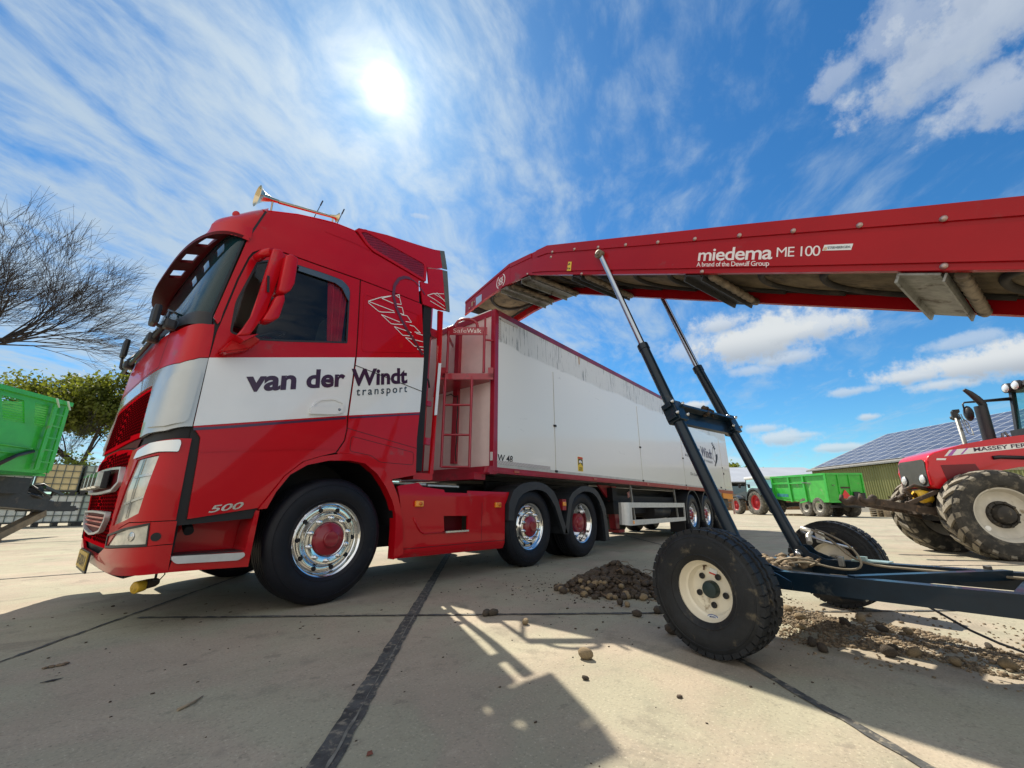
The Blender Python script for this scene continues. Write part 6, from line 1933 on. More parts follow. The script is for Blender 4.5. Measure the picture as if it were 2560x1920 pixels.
b = MB(); b.prism([(2.95, 1.58), (4.3, 1.66), (4.3, 1.42), (2.95, 1.36)], lambda a, z, t: (a, t, z), .03, .04); b.build('side_sign', mat('faded_blue_sign', (.03, .20, .22), .5, var=.3, vscale=5), TP)
b = MB(); b.prism([(-1.75, 1.20), (-1.0, 1.20), (-1.375, 1.78)], lambda y, z, t: (x0 - .17 - t * 1, y + .3, z), 0, .02); b.build('warning_triangle', mat('red_triangle', (.62, .04, .04), .5), TP)
b = MB(); b.prism([(-.75, 1.85), (-1.5, 1.85), (-1.5, 1.95), (-.75, 1.95)], lambda y, z, t: (x0 - .17 - t, y, z), 0, .02); b.build('tail_sign', M['rust'], TP)
b = MB(); b.bar((x0 - .3, -.35, 2.05), (1.1, .12, 2.35), .05, .05); b.build('tipping_arm', M['galv'], TP)
b = MB(); b.box((x0 - .28, -1.75, 1.35), (.06, .42, .55)); b.box((x0 - .28, -2.1, 1.3), (.25, .2, .5)); b.build('lamp_board', M['black'], TP)
b = MB(); b.box((1.5, -1.2, .82), (6.4, 1.0, .28)); b.box((-1.0, -1.2, .68), (.12, 2.2, .16)); b.bar((4.2, -1.2, .8), (6.4, -1.2, .55), .3, .18); b.build('chassis', M['iron'], TP)
for x in (0, 1.36):
    ag_wheel(TP, (x, -.24, .655), .665, .33, .56, 'tyre_dry', 'rimgrey', 'hubdark', flip=True, n=18)
    ag_wheel(TP, (x, -Wb + .24, .655), .665, .33, .56, 'tyre_dry', 'rimgrey', 'hubdark', n=18)
D2 = math.atan2(.68, .73)
GT = thing('farm_tractor', 'dark grey tractor with red rims and white cab roof, ahead of the tipping trailer', 'tractor', (37.9, 3.6, 0), D2)
ag_wheel(GT, (0, -.30, .98), .98, .58, .62, 'tyre_dry', 'rimred', 'rimred', flip=True, n=22, dish=.2)
ag_wheel(GT, (0, -1.75, .98), .98, .58, .62, 'tyre_dry', 'rimred', 'rimred', n=22, dish=.2)
ag_wheel(GT, (2.85, -.28, .74), .74, .40, .52, 'tyre_dry', 'rimred', 'rimred', flip=True, n=20)
ag_wheel(GT, (2.85, -1.75, .74), .74, .40, .52, 'tyre_dry', 'rimred', 'rimred', n=20)
DG = M['darkgrey']
b = MB(); b.prism([(1.3, 1.3), (1.3, 2.05), (3.5, 1.75), (3.6, 1.2), (2.2, 1.1)], lambda a, z, t: (a, t, z), -.62, -1.42); b.build('bonnet', DG, GT)
def fender_arc(cx, cz, r, a0, a1, y0, y1, name, m):
    b = MB(); A = arc(cx, cz, r, a0, a1, 12); B_ = arc(cx, cz, r - .12, a0, a1, 12)
    for i in range(12):
        b.quad((A[i][0], y0, A[i][1]), (A[i + 1][0], y0, A[i + 1][1]), (A[i + 1][0], y1, A[i + 1][1]), (A[i][0], y1, A[i][1]))
        b.quad((A[i][0], y0, A[i][1]), (A[i + 1][0], y0, A[i + 1][1]), (B_[i + 1][0], y0, B_[i + 1][1]), (B_[i][0], y0, B_[i][1]))
    return b.build(name, m, GT, fixn=False)
fender_arc(0, .98, 1.16, 150, 10, .05, -.6, 'rear_fender', DG); fender_arc(0, .98, 1.16, 150, 10, -1.45, -2.1, 'rear_fender', DG); fender_arc(2.85, .74, .86, 140, 40, .0, -.55, 'front_fender', DG)
b = MB()
for y in (-.25, -1.8):
    b.bar((1.35, y, 1.5), (1.15, y, 2.85), .08, .08); b.bar((-.35, y, 1.9), (-.45, y, 2.85), .08, .08)
b.box((.5, -1.02, 1.45), (1.9, 1.3, .5)); b.build('cab_frame', M['blackp'], GT)
for y in (-.22, -1.82):
    b = MB(); b.quad((1.33, y, 1.6), (1.16, y, 2.83), (-.43, y, 2.83), (-.33, y, 1.8)); b.build('side_window', M['cabglass'], GT, fixn=False)
b = MB(); b.quad((-.36, -.28, 1.8), (-.46, -.28, 2.83), (-.46, -1.76, 2.83), (-.36, -1.76, 1.8)); b.build('rear_window', M['cabglass'], GT, fixn=False)
b = MB(); b.box((.35, -1.02, 2.97), (1.95, 1.75, .24), bevel=.09); b.build('cab_roof', M['white'], GT)
b = MB(); b.cyl((-.3, -.5, 3.08), (-.3, -.5, 3.22), .015, 8); b.cyl((-.3, -.5, 3.22), (-.3, -.5, 3.36), .06, 10); b.build('beacon', mat('red_beacon', (.55, .05, .04), .3), GT)
b = MB(); b.tube([(1.35, -.2, 2.5), (1.5, .15, 2.5)], .02, 6); b.box((1.5, .2, 2.35), (.06, .2, .32)); b.build('mirror', M['black'], GT)
b = MB(); b.box((.6, -1.02, 1.0), (3.6, .6, .6)); b.box((-.9, -1.02, .7), (.7, .3, .2)); b.build('engine_block', M['iron'], GT)
# ------------------------------------------------------------------ barn with solar roof
BD = math.atan2(-.655, -.756)
BN = thing('barn', 'green corrugated barn with a roof full of solar panels, behind the green tipping trailer', 'barn', (65.8, 1.4, 0), BD)
# local x along the eave towards the camera, local y: towards the camera side is negative of the roof side
LB, WB = 40.0, 11.6
sy = 1 if True else -1
# roof side direction in world (.655,-.756); local y axis = (-sin, cos) of BD = (.655,-.756)
m = bpy.data.materials.new('green_sheet'); m.use_nodes = True
t = NT(m.node_tree); co = t.new('ShaderNodeTexCoord').outputs['Object']
n_ = t.noise(t.mapv(co, scale=(1, 1, .2)), .8, 4, .6)
t.put(t.n['Principled BSDF'].inputs['Base Color'], t.mix(t.ss(n_, .3, .7), c4((.155, .165, .050)), c4((.205, .21, .075)))); t.n['Principled BSDF'].inputs['Roughness'].default_value = .5
b = MB()
N = int(LB / .30)
for i in range(N):              # trapezoid corrugation
    xa = LB * i / N
    st_ = [(0, 0), (.10, 0), (.14, -.06), (.24, -.06), (.28, 0), (.30, 0)]
    for j in range(5):
        (p, d0), (q, d1) = st_[j], st_[j + 1]
        b.quad((xa + p, d0, 1.35), (xa + q, d1, 1.35), (xa + q, d1, 4.95), (xa + p, d0, 4.95))
b.build('wall', m, BN, fixn=False)
b = MB(); b.box((LB / 2, .15, .68), (LB, .2, 1.36)); b.build('plinth', M['plinth'], BN)
b = MB(); b.quad((0, 0, 0), (0, 2 * WB, 0), (0, 2 * WB, 5.1), (0, 0, 5.1)); b.quad((0, 0, 5.1), (0, 2 * WB, 5.1), (0, WB, 10.1), (0, WB, 10.1)); b.quad((0, 2 * WB, 0), (LB, 2 * WB, 0), (LB, 2 * WB, 5), (0, 2 * WB, 5)); b.build('gable_wall', m, BN, fixn=False)
sl = (10.05 - 5.15) / (WB + .4)
rz = lambda y: 5.15 + (y + .4) * sl
b = MB()
for s_ in (0, 1):
    f = (lambda y: y) if s_ == 0 else (lambda y: 2 * WB - y)
    A = [(-.4, f(-.4), rz(-.4)), (LB, f(-.4), rz(-.4)), (LB, f(WB), rz(WB)), (-.4, f(WB), rz(WB))]
    b.quad(*A); b.quad(*[(p[0], p[1], p[2] - .12) for p in A]); b.quad(A[0], A[1], (A[1][0], A[1][1], A[1][2] - .12), (A[0][0], A[0][1], A[0][2] - .12)); b.quad(A[0], A[3], (A[3][0], A[3][1], A[3][2] - .12), (A[0][0], A[0][1], A[0][2] - .12))
b.build('roof', mat('grey_fibre_cement_roof', (.17, .165, .155), .8, var=.25, vscale=3), BN, fixn=False)
b = MB(); b.box((LB / 2, -.48, 5.06), (LB + .6, .16, .14)); b.build('gutter', M['galv'], BN)
M['pv'] = mat('solar_cell_glass', (.045, .055, .09), .40, coat=.2, var=.25, vscale=.5)
M['pvf'] = mat('solar_frame', (.34, .37, .41), .5)
rows, cols = 8, 26
ph, pw = (WB - .5) / rows, (LB - .6) / cols
for rI in range(rows):
    b = MB()
    for cI in range(cols):
        if rI == 0 and cI > 24: continue
        xa, xb = .2 + cI * pw + .055, .2 + (cI + 1) * pw - .055
        ya, yb = .15 + rI * ph + .045, .15 + (rI + 1) * ph - .045
        b.quad((xa, ya, rz(ya) + .10), (xb, ya, rz(ya) + .10), (xb, yb, rz(yb) + .10), (xa, yb, rz(yb) + .10))
    b.build('solar_panel_row', M['pv'], BN, fixn=False)
b = MB(); b.quad((.15, .1, rz(.1) + .096), (LB - .2, .1, rz(.1) + .096), (LB - .2, WB - .3, rz(WB - .3) + .096), (.15, WB - .3, rz(WB - .3) + .096)); b.build('panel_frame', M['pvf'], BN, fixn=False)
# ------------------------------------------------------------------ pale open shed
PS = thing('open_shed', 'long low shed with a pale sheet roof and a dark open front, beyond the trailer', 'shed', (79.5, 16.2, 0), math.atan2(-13.4, 11.2))
LS = 24.0
b = MB()
b.quad((-2, -.5, 4.75), (LS, -.5, 4.75), (LS, 12, 8.3), (-2, 12, 8.3)); b.quad((-2, -.5, 4.6), (LS, -.5, 4.6), (LS, -.5, 4.75), (-2, -.5, 4.75)); b.quad((-2, -.5, 4.6), (LS, -.5, 4.6), (LS, 12, 8.15), (-2, 12, 8.15))
b.build('roof', M['roofpale'], PS, fixn=False)
b = MB(); b.box((LS / 2, 10, 3), (LS, .2, 6)); b.box((-1.5, 5, 2.4), (.2, 10, 4.8)); b.box((LS / 2 - 1, -.3, 4.5), (LS, .1, .30)); b.build('dark_wall', M['liner'], PS)
for x in (4.4, 10, 16, 22):
    b = MB(); b.box((x, 0, 2.3), (.25, .25, 4.6)); b.bar((x, -.1, 3.4), (x - 1.4, -.1, 4.5), .12, .12); b.build('post', M['iron'], PS)
def stack(loc, rz_, nx, nz, label, w=1.6, h=1.15):
    s = thing('crate_stack', label, 'crates', loc, rz_)
    for i in range(nx):
        for k in range(nz):
            b = MB()
            for j in range(5): b.box((i * w * 1.04, 0, k * h + .12 + j * .21), (w, 1.2, .16))
            for xx in (-.47, 0, .47): b.box((i * w * 1.04 + xx * w, 0, k * h + .55), (.12, 1.3, 1.05))
            b.box((i * w * 1.04, 0, k * h + .55), (w * .94, 1.1, 1.0))
            b.build('crate', M['crate'], s)
    return s
stack((66.0, 12.3, 0), math.atan2(-.766, .643), 3, 2, 'stack of brown slatted wooden crates in front of the pale shed')
stack((84.0, 9.0, 0), math.atan2(-.766, .643), 3, 3, 'tall stack of brown crates deep inside the dark open shed')
vn = thing('delivery_van', 'slate blue van parked in front of the open shed, mostly hidden by crates', 'van', (72.0, 12.6, 0), math.atan2(-.766, .643))
b = MB(); b.prism([(-2.6, .4), (-2.6, 2.2), (-2.3, 3.15), (-1.2, 3.6), (2.6, 3.6), (2.7, .4)], lambda a, z, t: (a, t, z), -1, 1); bmesh.ops.bevel(b.bm, geom=b.bm.edges[:], offset=.1, segments=2, affect='EDGES'); b.build('body', M['vanblue'], vn, sharp=40)
b = MB(); b.prism([(-2.0, 2.1), (-1.7, 2.9), (-.9, 2.9), (-.9, 2.1)], lambda a, z, t: (a, t, z), -1.02, -1.0); b.build('window', M['screen'], vn)
for x in (-1.7, 1.7):
    b = MB(); b.lathe([(.2, -.1), (.36, -.1), (.38, 0), (.36, .1), (.2, .1)], origin=(x, -.85, .38), axis=(0, 1, 0), closed=True, seg=24); b.build('wheel', M['tyre'], vn)
# ------------------------------------------------------------------ machinery and pallets behind the red tractor
mp = thing('farm_implement', 'dark rusty implement with a small roller and frame, parked below the barn wall', 'implement', (38.5, -6.2, 0), R_(-50))
b = MB(); b.box((0, 0, .7), (3.4, .14, .14)); b.box((0, .7, .55), (3.0, .12, .12)); b.bar((-1.2, 0, .7), (-1.6, .4, 1.35), .1, .1); b.bar((-.4, 0, .7), (-1.4, .2, 1.2), .12, .12); b.bar((1.0, 0, .7), (1.2, .5, .2), .1, .1); b.bar((.3, 0, .7), (.4, .6, .2), .1, .1)
b.build('frame', M['rust'], mp)
b = MB(); b.cyl((-1.5, -.3, .45), (-.7, -.3, .45), .30, 16); b.build('roller', M['iron'], mp)
b = MB(); b.ball((-1.75, -.3, .62), .28, 2); b.build('tank', mat('dusty_tank', (.36, .31, .24), .6), mp)
for x in (.2, 1.2):
    b = MB(); b.lathe([(.12, -.1), (.30, -.12), (.34, 0), (.30, .12), (.12, .1)], origin=(x, -.3, .34), axis=(0, 1, 0), closed=True, seg=20); b.build('wheel', M['tyre_dry'], mp)
def pallets(loc, n, label, rz_=0.3):
    s = thing('pallet_stack', label, 'pallets', loc, rz_)
    for k in range(n):
        b = MB()
        for j in range(5): b.box((0, -.45 + j * .225, k * .145 + .13), (1.2, .12, .022))
        for j in range(3): b.box((0, -.45 + j * .45, k * .145 + .06), (1.2, .1, .1))
        b.build('pallet', M['wood'], s)
pallets((37.2, -4.3, 0), 4, 'short stack of grey wooden pallets under the tail of the tipping trailer', -.7)
pallets((36.6, .9, 0), 1, 'single pallet lying flat ahead of the tipping trailer wheels', -.6)
# ------------------------------------------------------------------ tanks in cages at the left
def ibc(loc, m, label, rz_=0.0, group='caged liquid tanks'):
    s = thing('caged_tank', label, 'tank', loc, rz_, group)
    b = MB(); b.box((0, 0, .655), (1.13, .93, .98), bevel=.05); b.lathe([(.09, 0), (.09, .03), (0, .035)], origin=(0, 0, 1.145), axis=(0, 0, 1), seg=14); b.build('bottle', M[m], s)
    b = MB()
    for x in [-.575 + .23 * i for i in range(6)]:
        for y in (-.485, .485): b.box((x, y, .655), (.022, .022, 1.0))
    for y in [-.485 + .2425 * i for i in range(5)]:
        for x in (-.585, .585): b.box((x, y, .655), (.022, .022, 1.0))
    for z in (.17, .41, .65, .90, 1.145):
        for y in (-.49, .49): b.box((0, y, z), (1.19, .022, .026))
        for x in (-.59, .59): b.box((x, 0, z), (.022, .98, .026))
    b.build('cage', M['cage'], s)
    b = MB()
    for x in (-.5, 0, .5): b.box((x, 0, .07), (.14, 1.0, .12))
    b.box((0, 0, .14), (1.2, 1.0, .025)); b.box((0, -.46, .015), (1.2, .1, .025)); b.build('pallet', M['iron'], s)
    return s
by = 20.75
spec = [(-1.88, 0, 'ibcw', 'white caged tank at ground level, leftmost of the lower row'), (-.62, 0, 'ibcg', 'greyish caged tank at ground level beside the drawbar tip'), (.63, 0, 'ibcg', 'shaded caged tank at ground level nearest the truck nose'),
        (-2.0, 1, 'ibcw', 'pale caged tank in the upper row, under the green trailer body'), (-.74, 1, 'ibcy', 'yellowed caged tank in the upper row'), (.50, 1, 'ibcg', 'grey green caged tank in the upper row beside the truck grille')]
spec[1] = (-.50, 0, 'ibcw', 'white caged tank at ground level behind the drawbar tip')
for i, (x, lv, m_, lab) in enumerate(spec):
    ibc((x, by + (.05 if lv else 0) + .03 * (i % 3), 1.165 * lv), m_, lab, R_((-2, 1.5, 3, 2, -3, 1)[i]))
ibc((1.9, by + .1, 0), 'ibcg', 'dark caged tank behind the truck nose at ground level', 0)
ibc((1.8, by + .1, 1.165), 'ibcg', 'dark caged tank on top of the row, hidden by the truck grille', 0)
# ------------------------------------------------------------------ green trailer cut off by the left edge (x forwards)
LT = thing('silage_trailer', 'high sided green trailer with ladder and black drawbar at the left edge', 'trailer', (-1.46, 10.7, 0), math.atan2(.74, .675))
b = MB()
ZT = 3.13
wl_p = [(.085, ZT - .03), (.128, 1.69), (.044, 1.50), (-.25, 1.42), (-3.5, 1.40), (-3.5, ZT - .03)]
h1 = [(-1.40, 2.96), (-.94, 2.96), (-.77, 2.49), (-1.22, 2.49)]
h2 = [(-.70, 2.96), (-.38, 2.96), (-.33, 2.49), (-.56, 2.49)]
for yy, nm in ((0, 'side_wall'), (2.3, 'side_wall')):
    panel(nm, wl_p, (lambda yy: (lambda a, z, o=0: (a, yy + (-o if yy == 0 else o), z)))(yy), M['green'], LT, .04, [h1, h2, [(-2.4, 2.96), (-1.6, 2.96), (-1.45, 2.49), (-2.2, 2.49)]], 0, 0, smooth=False)
for hx in (h1, h2, [(-2.4, 2.96), (-1.6, 2.96), (-1.45, 2.49), (-2.2, 2.49)]):
    for yy in (.02, 2.28):
        b = MB()
        for k in range(9):
            z = 2.49 + .47 * (k + .5) / 9; tt = (z - 2.49) / .47
            b.bar((hx[3][0] + (hx[0][0] - hx[3][0]) * tt, yy, z), (hx[2][0] + (hx[1][0] - hx[2][0]) * tt, yy, z), .012, .014)
        b.build('mesh_panel', M['green'], LT)
b = MB(); b.box((-1.7, -.03, ZT - .02), (3.6, .10, .09)); b.box((-1.7, 2.33, ZT - .02), (3.6, .10, .09)); b.box((.10, 1.15, ZT - .02), (.08, 2.3, .08)); b.build('top_rail', M['green'], LT)
b = MB(); b.box((.10, 1.15, 2.3), (.05, 2.3, 1.6)); b.box((-1.7, 1.15, 1.45), (3.5, 2.3, .06)); b.build('front_wall', M['green'], LT)
b = MB()
for (xt, xb) in ((-.325, -.31), (-.045, -.005)): b.bar((xt, -.09, ZT - .12), (xb, -.09, 1.55), .035, .09)
for k in range(5): b.bar((-.32, -.09, 1.72 + k * .27), (-.02, -.09, 1.72 + k * .27), .03, .03)
b.build('ladder', M['green'], LT)
b = MB()
for (xt) in (-.325, -.045): b.bar((xt - .06, -.12, ZT + .02), (xt + .05, -.12, ZT - .17), .04, .012)
b.build('ladder_hook', mat('pale_green_white', (.60, .70, .62), .4), LT)
b = MB(); b.tube([(-1.6, -.06, 1.99), (-.5, -.06, 1.98)], .018, 6); b.tube([(-1.6, -.06, 1.85), (-.75, -.06, 1.84)], .016, 6); b.build('grab_rail', M['green'], LT)
b = MB(); b.tube([(-.45, -.05, 1.93), (-.8, -.08, 1.80), (-1.15, -.08, 1.55)], .04, 8); b.build('black_hose', M['black'], LT)
b = MB()
b.bar((-2.5, .75, 1.15), (1.3, .95, .83), .26, .34); b.bar((-2.5, 1.55, 1.15), (1.3, 1.3, .83), .26, .34); b.box((1.6, 1.12, .76), (1.0, .38, .24)); b.box((-1.2, 1.15, 1.22), (3.2, 1.2, .36)); b.box((2.2, 1.12, .70), (.3, .27, .14)); b.lathe([(.05, -.04), (.12, -.04), (.12, .04), (.05, .04)], origin=(2.42, 1.12, .69), axis=(0, 0, 1), closed=True, seg=16)
b.build('drawbar', M['iron'], LT)
b = MB(); b.bar((1.45, 1.0, .60), (.15, .85, .02), .18, .16); b.box((.15, .85, .03), (.34, .34, .05)); b.build('drawbar_stand', mat('dusty_tan_iron', (.20, .15, .09), .7, var=.3), LT)
b = MB(); b.box((1.0, 1.2, 1.08), (.5, .5, .34)); b.tube([(.8, 1.0, 1.2), (1.0, .8, 1.28), (1.4, .85, 1.12), (1.5, 1.0, .9), (1.2, 1.1, .85)], .035, 7); b.tube([(.6, .9, 1.1), (.9, .75, 1.0), (1.3, .9, .92), (1.75, 1.1, .88)], .032, 7); b.tube([(.7, .8, 1.25), (1.1, .78, 1.05), (1.5, .95, .98)], .028, 7); b.bar((.95, .7, 1.22), (1.6, .8, 1.05), .06, .06); b.build('hydraulics', M['black'], LT)
for y in (.25, 2.05):
    ag_wheel(LT, (-3.0, y, .62), .62, .33, .5, 'tyre_dry', 'rimgrey', 'hubdark', flip=(y > 1), n=18)
# ------------------------------------------------------------------ trees
def branch_tree(name, loc, label, H, seedv, leafless=True, trunk_r=.22, spread=.6, levels=6, leaf=None, leaf_n=0, crown=None, lean=(0, 0), first=.25, nchild=(3, 4), lrat=.74, m='bark2', up=.25, group=None, kids=None):
    r = random.Random(seedv)
    tr_ = thing(name, label, 'tree', loc, 0, group)
    trunk, twigs = MB(), MB()
    tips = []
    def grow(p, d, L, rad, lv):
        mb = trunk if lv < 2 else twigs
        n = 3 if lv < 4 else 2
        pts, rs = [p], [rad]
        q, dd = p.copy(), d.copy()
        for i in range(n):
            dd = (dd + Vector((r.gauss(0, .10), r.gauss(0, .10), r.gauss(0, .08) + up * .10))).normalized()
            q = q + dd * (L / n)
            pts.append(q.copy()); rs.append(rad * (1 - .45 * (i + 1) / n))
        mb.tube(pts, rs, 8 if lv < 2 else (4 if lv < 4 else 3), cap=False)
        tips.append((q.copy(), lv))
        if lv >= levels: return
        k = r.randint(*nchild)
        for i in range(k):
            t = r.uniform(.35, 1.0) if i else 1.0
            at = pts[0].lerp(pts[-1], t) if t < 1 else pts[-1]
            if t < 1:
                j = min(n - 1, int(t * n)); at = pts[j].lerp(pts[j + 1], t * n - j)
            ang = r.uniform(.25, .75) * spread / .6
            az = r.uniform(0, 2 * math.pi)
            a = dd.orthogonal().normalized(); b2 = dd.cross(a)
            nd = (dd * math.cos(ang) + (a * math.cos(az) + b2 * math.sin(az)) * math.sin(ang)).normalized()
            grow(at, nd, L * lrat * r.uniform(.8, 1.15), max(.007, rs[-1] * r.uniform(.55, .8) if t == 1 else rad * .5), lv + 1)
    grow(Vector((0, 0, 0)), Vector((lean[0], lean[1], 1)).normalized(), H * first, trunk_r, 0)
    trunk.build('trunk', M[m], tr_, fixn=False)
    twigs.build('branches', M[m], tr_, fixn=False)
    if leaf:
        lb = MB()
        src = [t for t in tips if t[1] >= levels - 2]
        for i in range(leaf_n):
            c, lv = r.choice(src)
            c = c + Vector((r.gauss(0, .28), r.gauss(0, .28), r.gauss(0, .22)))
            s = r.uniform(.05, .11) * leaf
            n = Vector((r.gauss(0, 1), r.gauss(0, 1), r.gauss(.4, 1))).normalized(); a = n.orthogonal().normalized(); b2 = n.cross(a)
            th = r.uniform(0, 6.28); a, b2 = a * math.cos(th) + b2 * math.sin(th), b2 * math.cos(th) - a * math.sin(th)
            vs = [lb.bm.verts.new(c + a * s * u + b2 * s * v) for u, v in ((-1, 0), (-.2, -.6), (.9, -.1), (-.1, .6))]
            lb._f(vs)
        lb.build('crown', M['leaf' if name != 'shrub' else 'leaf2'], tr_, fixn=False)
    return tr_
def leafmat(name, lo, hi):
    m = bpy.data.materials.new(name); m.use_nodes = True
    t = NT(m.node_tree); bs = t.n['Principled BSDF']
    co = t.new('ShaderNodeTexCoord').outputs['Object']
    n = t.noise(co, 1.1, 4, .6); n2 = t.noise(co, 9, 2, .5)
    c = t.mix(t.ss(t.m('ADD', t.m('MULTIPLY', n, .6), t.m('MULTIPLY', n2, .4)), .35, .65), c4(lo), c4(hi))
    t.put(bs.inputs['Base Color'], c); bs.inputs['Roughness'].default_value = .6
    tl = t.new('ShaderNodeBsdfTranslucent'); t.put(tl.inputs[0], t.mix(.5, c, c4((.30, .34, .03))))
    mx = t.new('ShaderNodeMixShader'); mx.inputs[0].default_value = .45
    out = t.n['Material Output']
    t.l.new(bs.outputs[0], mx.inputs[1]); t.l.new(tl.outputs[0], mx.inputs[2]); t.l.new(mx.outputs[0], out.inputs[0])
    return m
M['leaf'] = leafmat('tree_leaves', (.06, .09, .012), (.15, .17, .025))
M['leaf2'] = leafmat('young_leaves', (.09, .13, .02), (.19, .22, .04))
branch_tree('bare_tree', (-6.9, 26.4, 0), 'tall bare tree with dense fine twigs, leaning in from the left edge', 31.0, 5, trunk_r=.62, spread=.50, levels=7, first=.13, nchild=(4, 4), lrat=.815, lean=(.16, -.04), up=.62)
branch_tree('leafy_tree', (1.0, 33.6, 0), 'broad tree in fresh green leaf beyond the caged tanks, right of the bare tree', 14.5, 12, trunk_r=.26, spread=.85, levels=6, first=.24, nchild=(3, 4), lrat=.74, leaf=1.5, leaf_n=32000, m='bark', up=.15)
branch_tree('bare_tree', (-.9, 30.5, 0), 'small thin leafless tree between the bare tree and the leafy tree', 7.2, 21, trunk_r=.08, spread=.55, levels=6, first=.25, nchild=(2, 3), lrat=.78, up=.6)
branch_tree('shrub', (-.25, 29.5, 0), 'low yellow green shrub just above the caged tanks', 4.2, 8, trunk_r=.06, spread=.9, levels=5, first=.28, nchild=(3, 4), lrat=.74, leaf=1.3, leaf_n=3500, m='bark', up=.3)
for i, (x, y, h) in enumerate(((119.4, 23.4, 11.2), (121.2, 21.4, 12.0), (122.8, 19.6, 10.9))):
    branch_tree('poplar', (x, y, 0), ('slim poplar with fresh leaves showing above the pale shed roof, left one', 'slim poplar with fresh leaves showing above the pale shed roof, tallest one', 'slim poplar with fresh leaves showing above the pale shed roof, right one')[i], h, 40 + i, trunk_r=.2, spread=.22, levels=5, first=.33, nchild=(3, 4), lrat=.72, leaf=4.0, leaf_n=1500, m='bark', up=1.2, group='poplars behind the shed')
M['tarline'] = mat('dusty_joint_line', (.15, .145, .125), .85, var=.4, vscale=20)
# ------------------------------------------------------------------ joints, soil, potatoes
def ext(p, q, a, b_):
    p, q = Vector(p), Vector(q); d = (q - p).normalized(); return p - d * a, q + d * b_
A_, B_ = ext((1.32, .25), (-1.04, -2.08), 8, 2.5)
strip(A_, B_, .088, 1, jag=.005)
strip(*[v + Vector((.012, -.012)) for v in ext((1.32, .25), (-1.04, -2.08), 8, 2.5)], .007, 7, z=.0065, m='tarline', jag=.004)
A_, B_ = ext((-.99, .63), (1.55, -2.19), .1, 5)
strip(A_, B_, .038, 2, z=.0055, jag=.007)
A_, B_ = ext((-1.7, .12), (-.75, 1.25), .3, 8)
strip(A_, B_, .022, 3, jag=.007)
A_, B_ = ext((.90, -2.83), (.44, -3.30), .2, 3)
strip(A_, B_, .042, 4, jag=.006)
strip((4.2, -2.6), (14, 5.9), .05, 5); strip((4.0, -1.3), (9.5, -7.5), .04, 6); strip((9, 1.2), (17, -8), .05, 8); strip((14, 3), (26, -10), .05, 9); strip((-9, 5.2), (2, 3.4), .05, 10); strip((-14, 12.5), (6, 9.5), .06, 11)
rp = random.Random(77)
def potato_mesh(seed, m):
    r = random.Random(seed)
    t = bmesh.new(); bmesh.ops.create_icosphere(t, subdivisions=2, radius=1)
    off = Vector((r.uniform(0, 99), r.uniform(0, 99), r.uniform(0, 99)))
    sx, sy, sz = r.uniform(1.05, 1.45), r.uniform(.85, 1.0), r.uniform(.78, .92)
    for v in t.verts:
        k = 1 + .16 * mnoise.noise(v.co * 1.3 + off) + .05 * mnoise.noise(v.co * 4 + off)
        v.co = Vector((v.co.x * sx, v.co.y * sy, v.co.z * sz)) * k
    for f in t.faces: f.smooth = True
    me = bpy.data.meshes.new('potato'); t.to_mesh(me); t.free(); me.materials.append(M[m])
    return me
PM = [potato_mesh(i, 'potato') for i in range(6)]
PMD = [potato_mesh(20 + i, 'potato_dark') for i in range(6)]
def potato(x, y, z, s, me, label, group):
    o = bpy.data.objects.new('potato', me); COL.objects.link(o)
    o.location = (x, y, z); o.scale = (s, s, s); o.rotation_euler = (rp.uniform(-.5, .5), rp.uniform(-.4, .4), rp.uniform(0, 6.28))
    return tag(o, label, 'potato', group)
# heap of muddy potatoes and clods beside the trailer wheels
HX, HY = 2.20, -1.50
def hz_(x, y):
    dx, dy = (x - HX), (y - HY)
    a = R_(-48); u, v = dx * math.cos(a) + dy * math.sin(a), -dx * math.sin(a) + dy * math.cos(a)
    d = math.sqrt((u / .56) ** 2 + (v / .46) ** 2)
    return .205 * max(0, 1 - d) ** .9 + .05 * max(0, 1.15 - d) - .02
b = MB(); N = 46
gr = [[b.bm.verts.new((HX - 1.1 + 2.2 * i / N, HY - 1.1 + 2.2 * j / N, hz_(HX - 1.1 + 2.2 * i / N, HY - 1.1 + 2.2 * j / N) + .03 * mnoise.noise(Vector((i * .9, j * .9, 3))) - .01)) for j in range(N + 1)] for i in range(N + 1)]
for i in range(N):
    for j in range(N):
        q = [gr[i][j], gr[i + 1][j], gr[i + 1][j + 1], gr[i][j + 1]]
        if max(v.co.z for v in q) > .004: b._f(q, True)
for i in range(900):
    x, y = HX + rp.gauss(0, .48), HY + rp.gauss(0, .48)
    z = hz_(x, y)
    if z < .01: continue
    b.ball((x, y, z + rp.uniform(-.005, .025)), rp.uniform(.008, .026), 1, (rp.uniform(.8, 1.5), 1, rp.uniform(.6, 1)))
hp_ = b.build('soil_heap', M['soil'], None, fixn=False); tag(hp_, 'dark soil and clods heaped under the muddy potatoes', 'soil', kind='stuff')
n = 0
for k in range(4000):
    if n >= 215: break
    a = rp.uniform(0, 6.28); rr = math.sqrt(rp.random())
    u, v = .62 * rr * math.cos(a), .52 * rr * math.sin(a)
    an = R_(-48)
    x, y = HX + u * math.cos(an) - v * math.sin(an), HY + u * math.sin(an) + v * math.cos(an)
    # only the slope that can be seen
    if (x - HX) * .77 + (y - HY) * .64 > .12: continue
    z = hz_(x, y)
    s = rp.uniform(.019, .032)
    light = z < .10 and rp.random() < .32
    potato(x, y, max(s * .8, z + s * .35), s, rp.choice(PM if light else PMD), 'earthy potato lying in the heap of soil beside the white wheel', 'potatoes in the heap'); n += 1
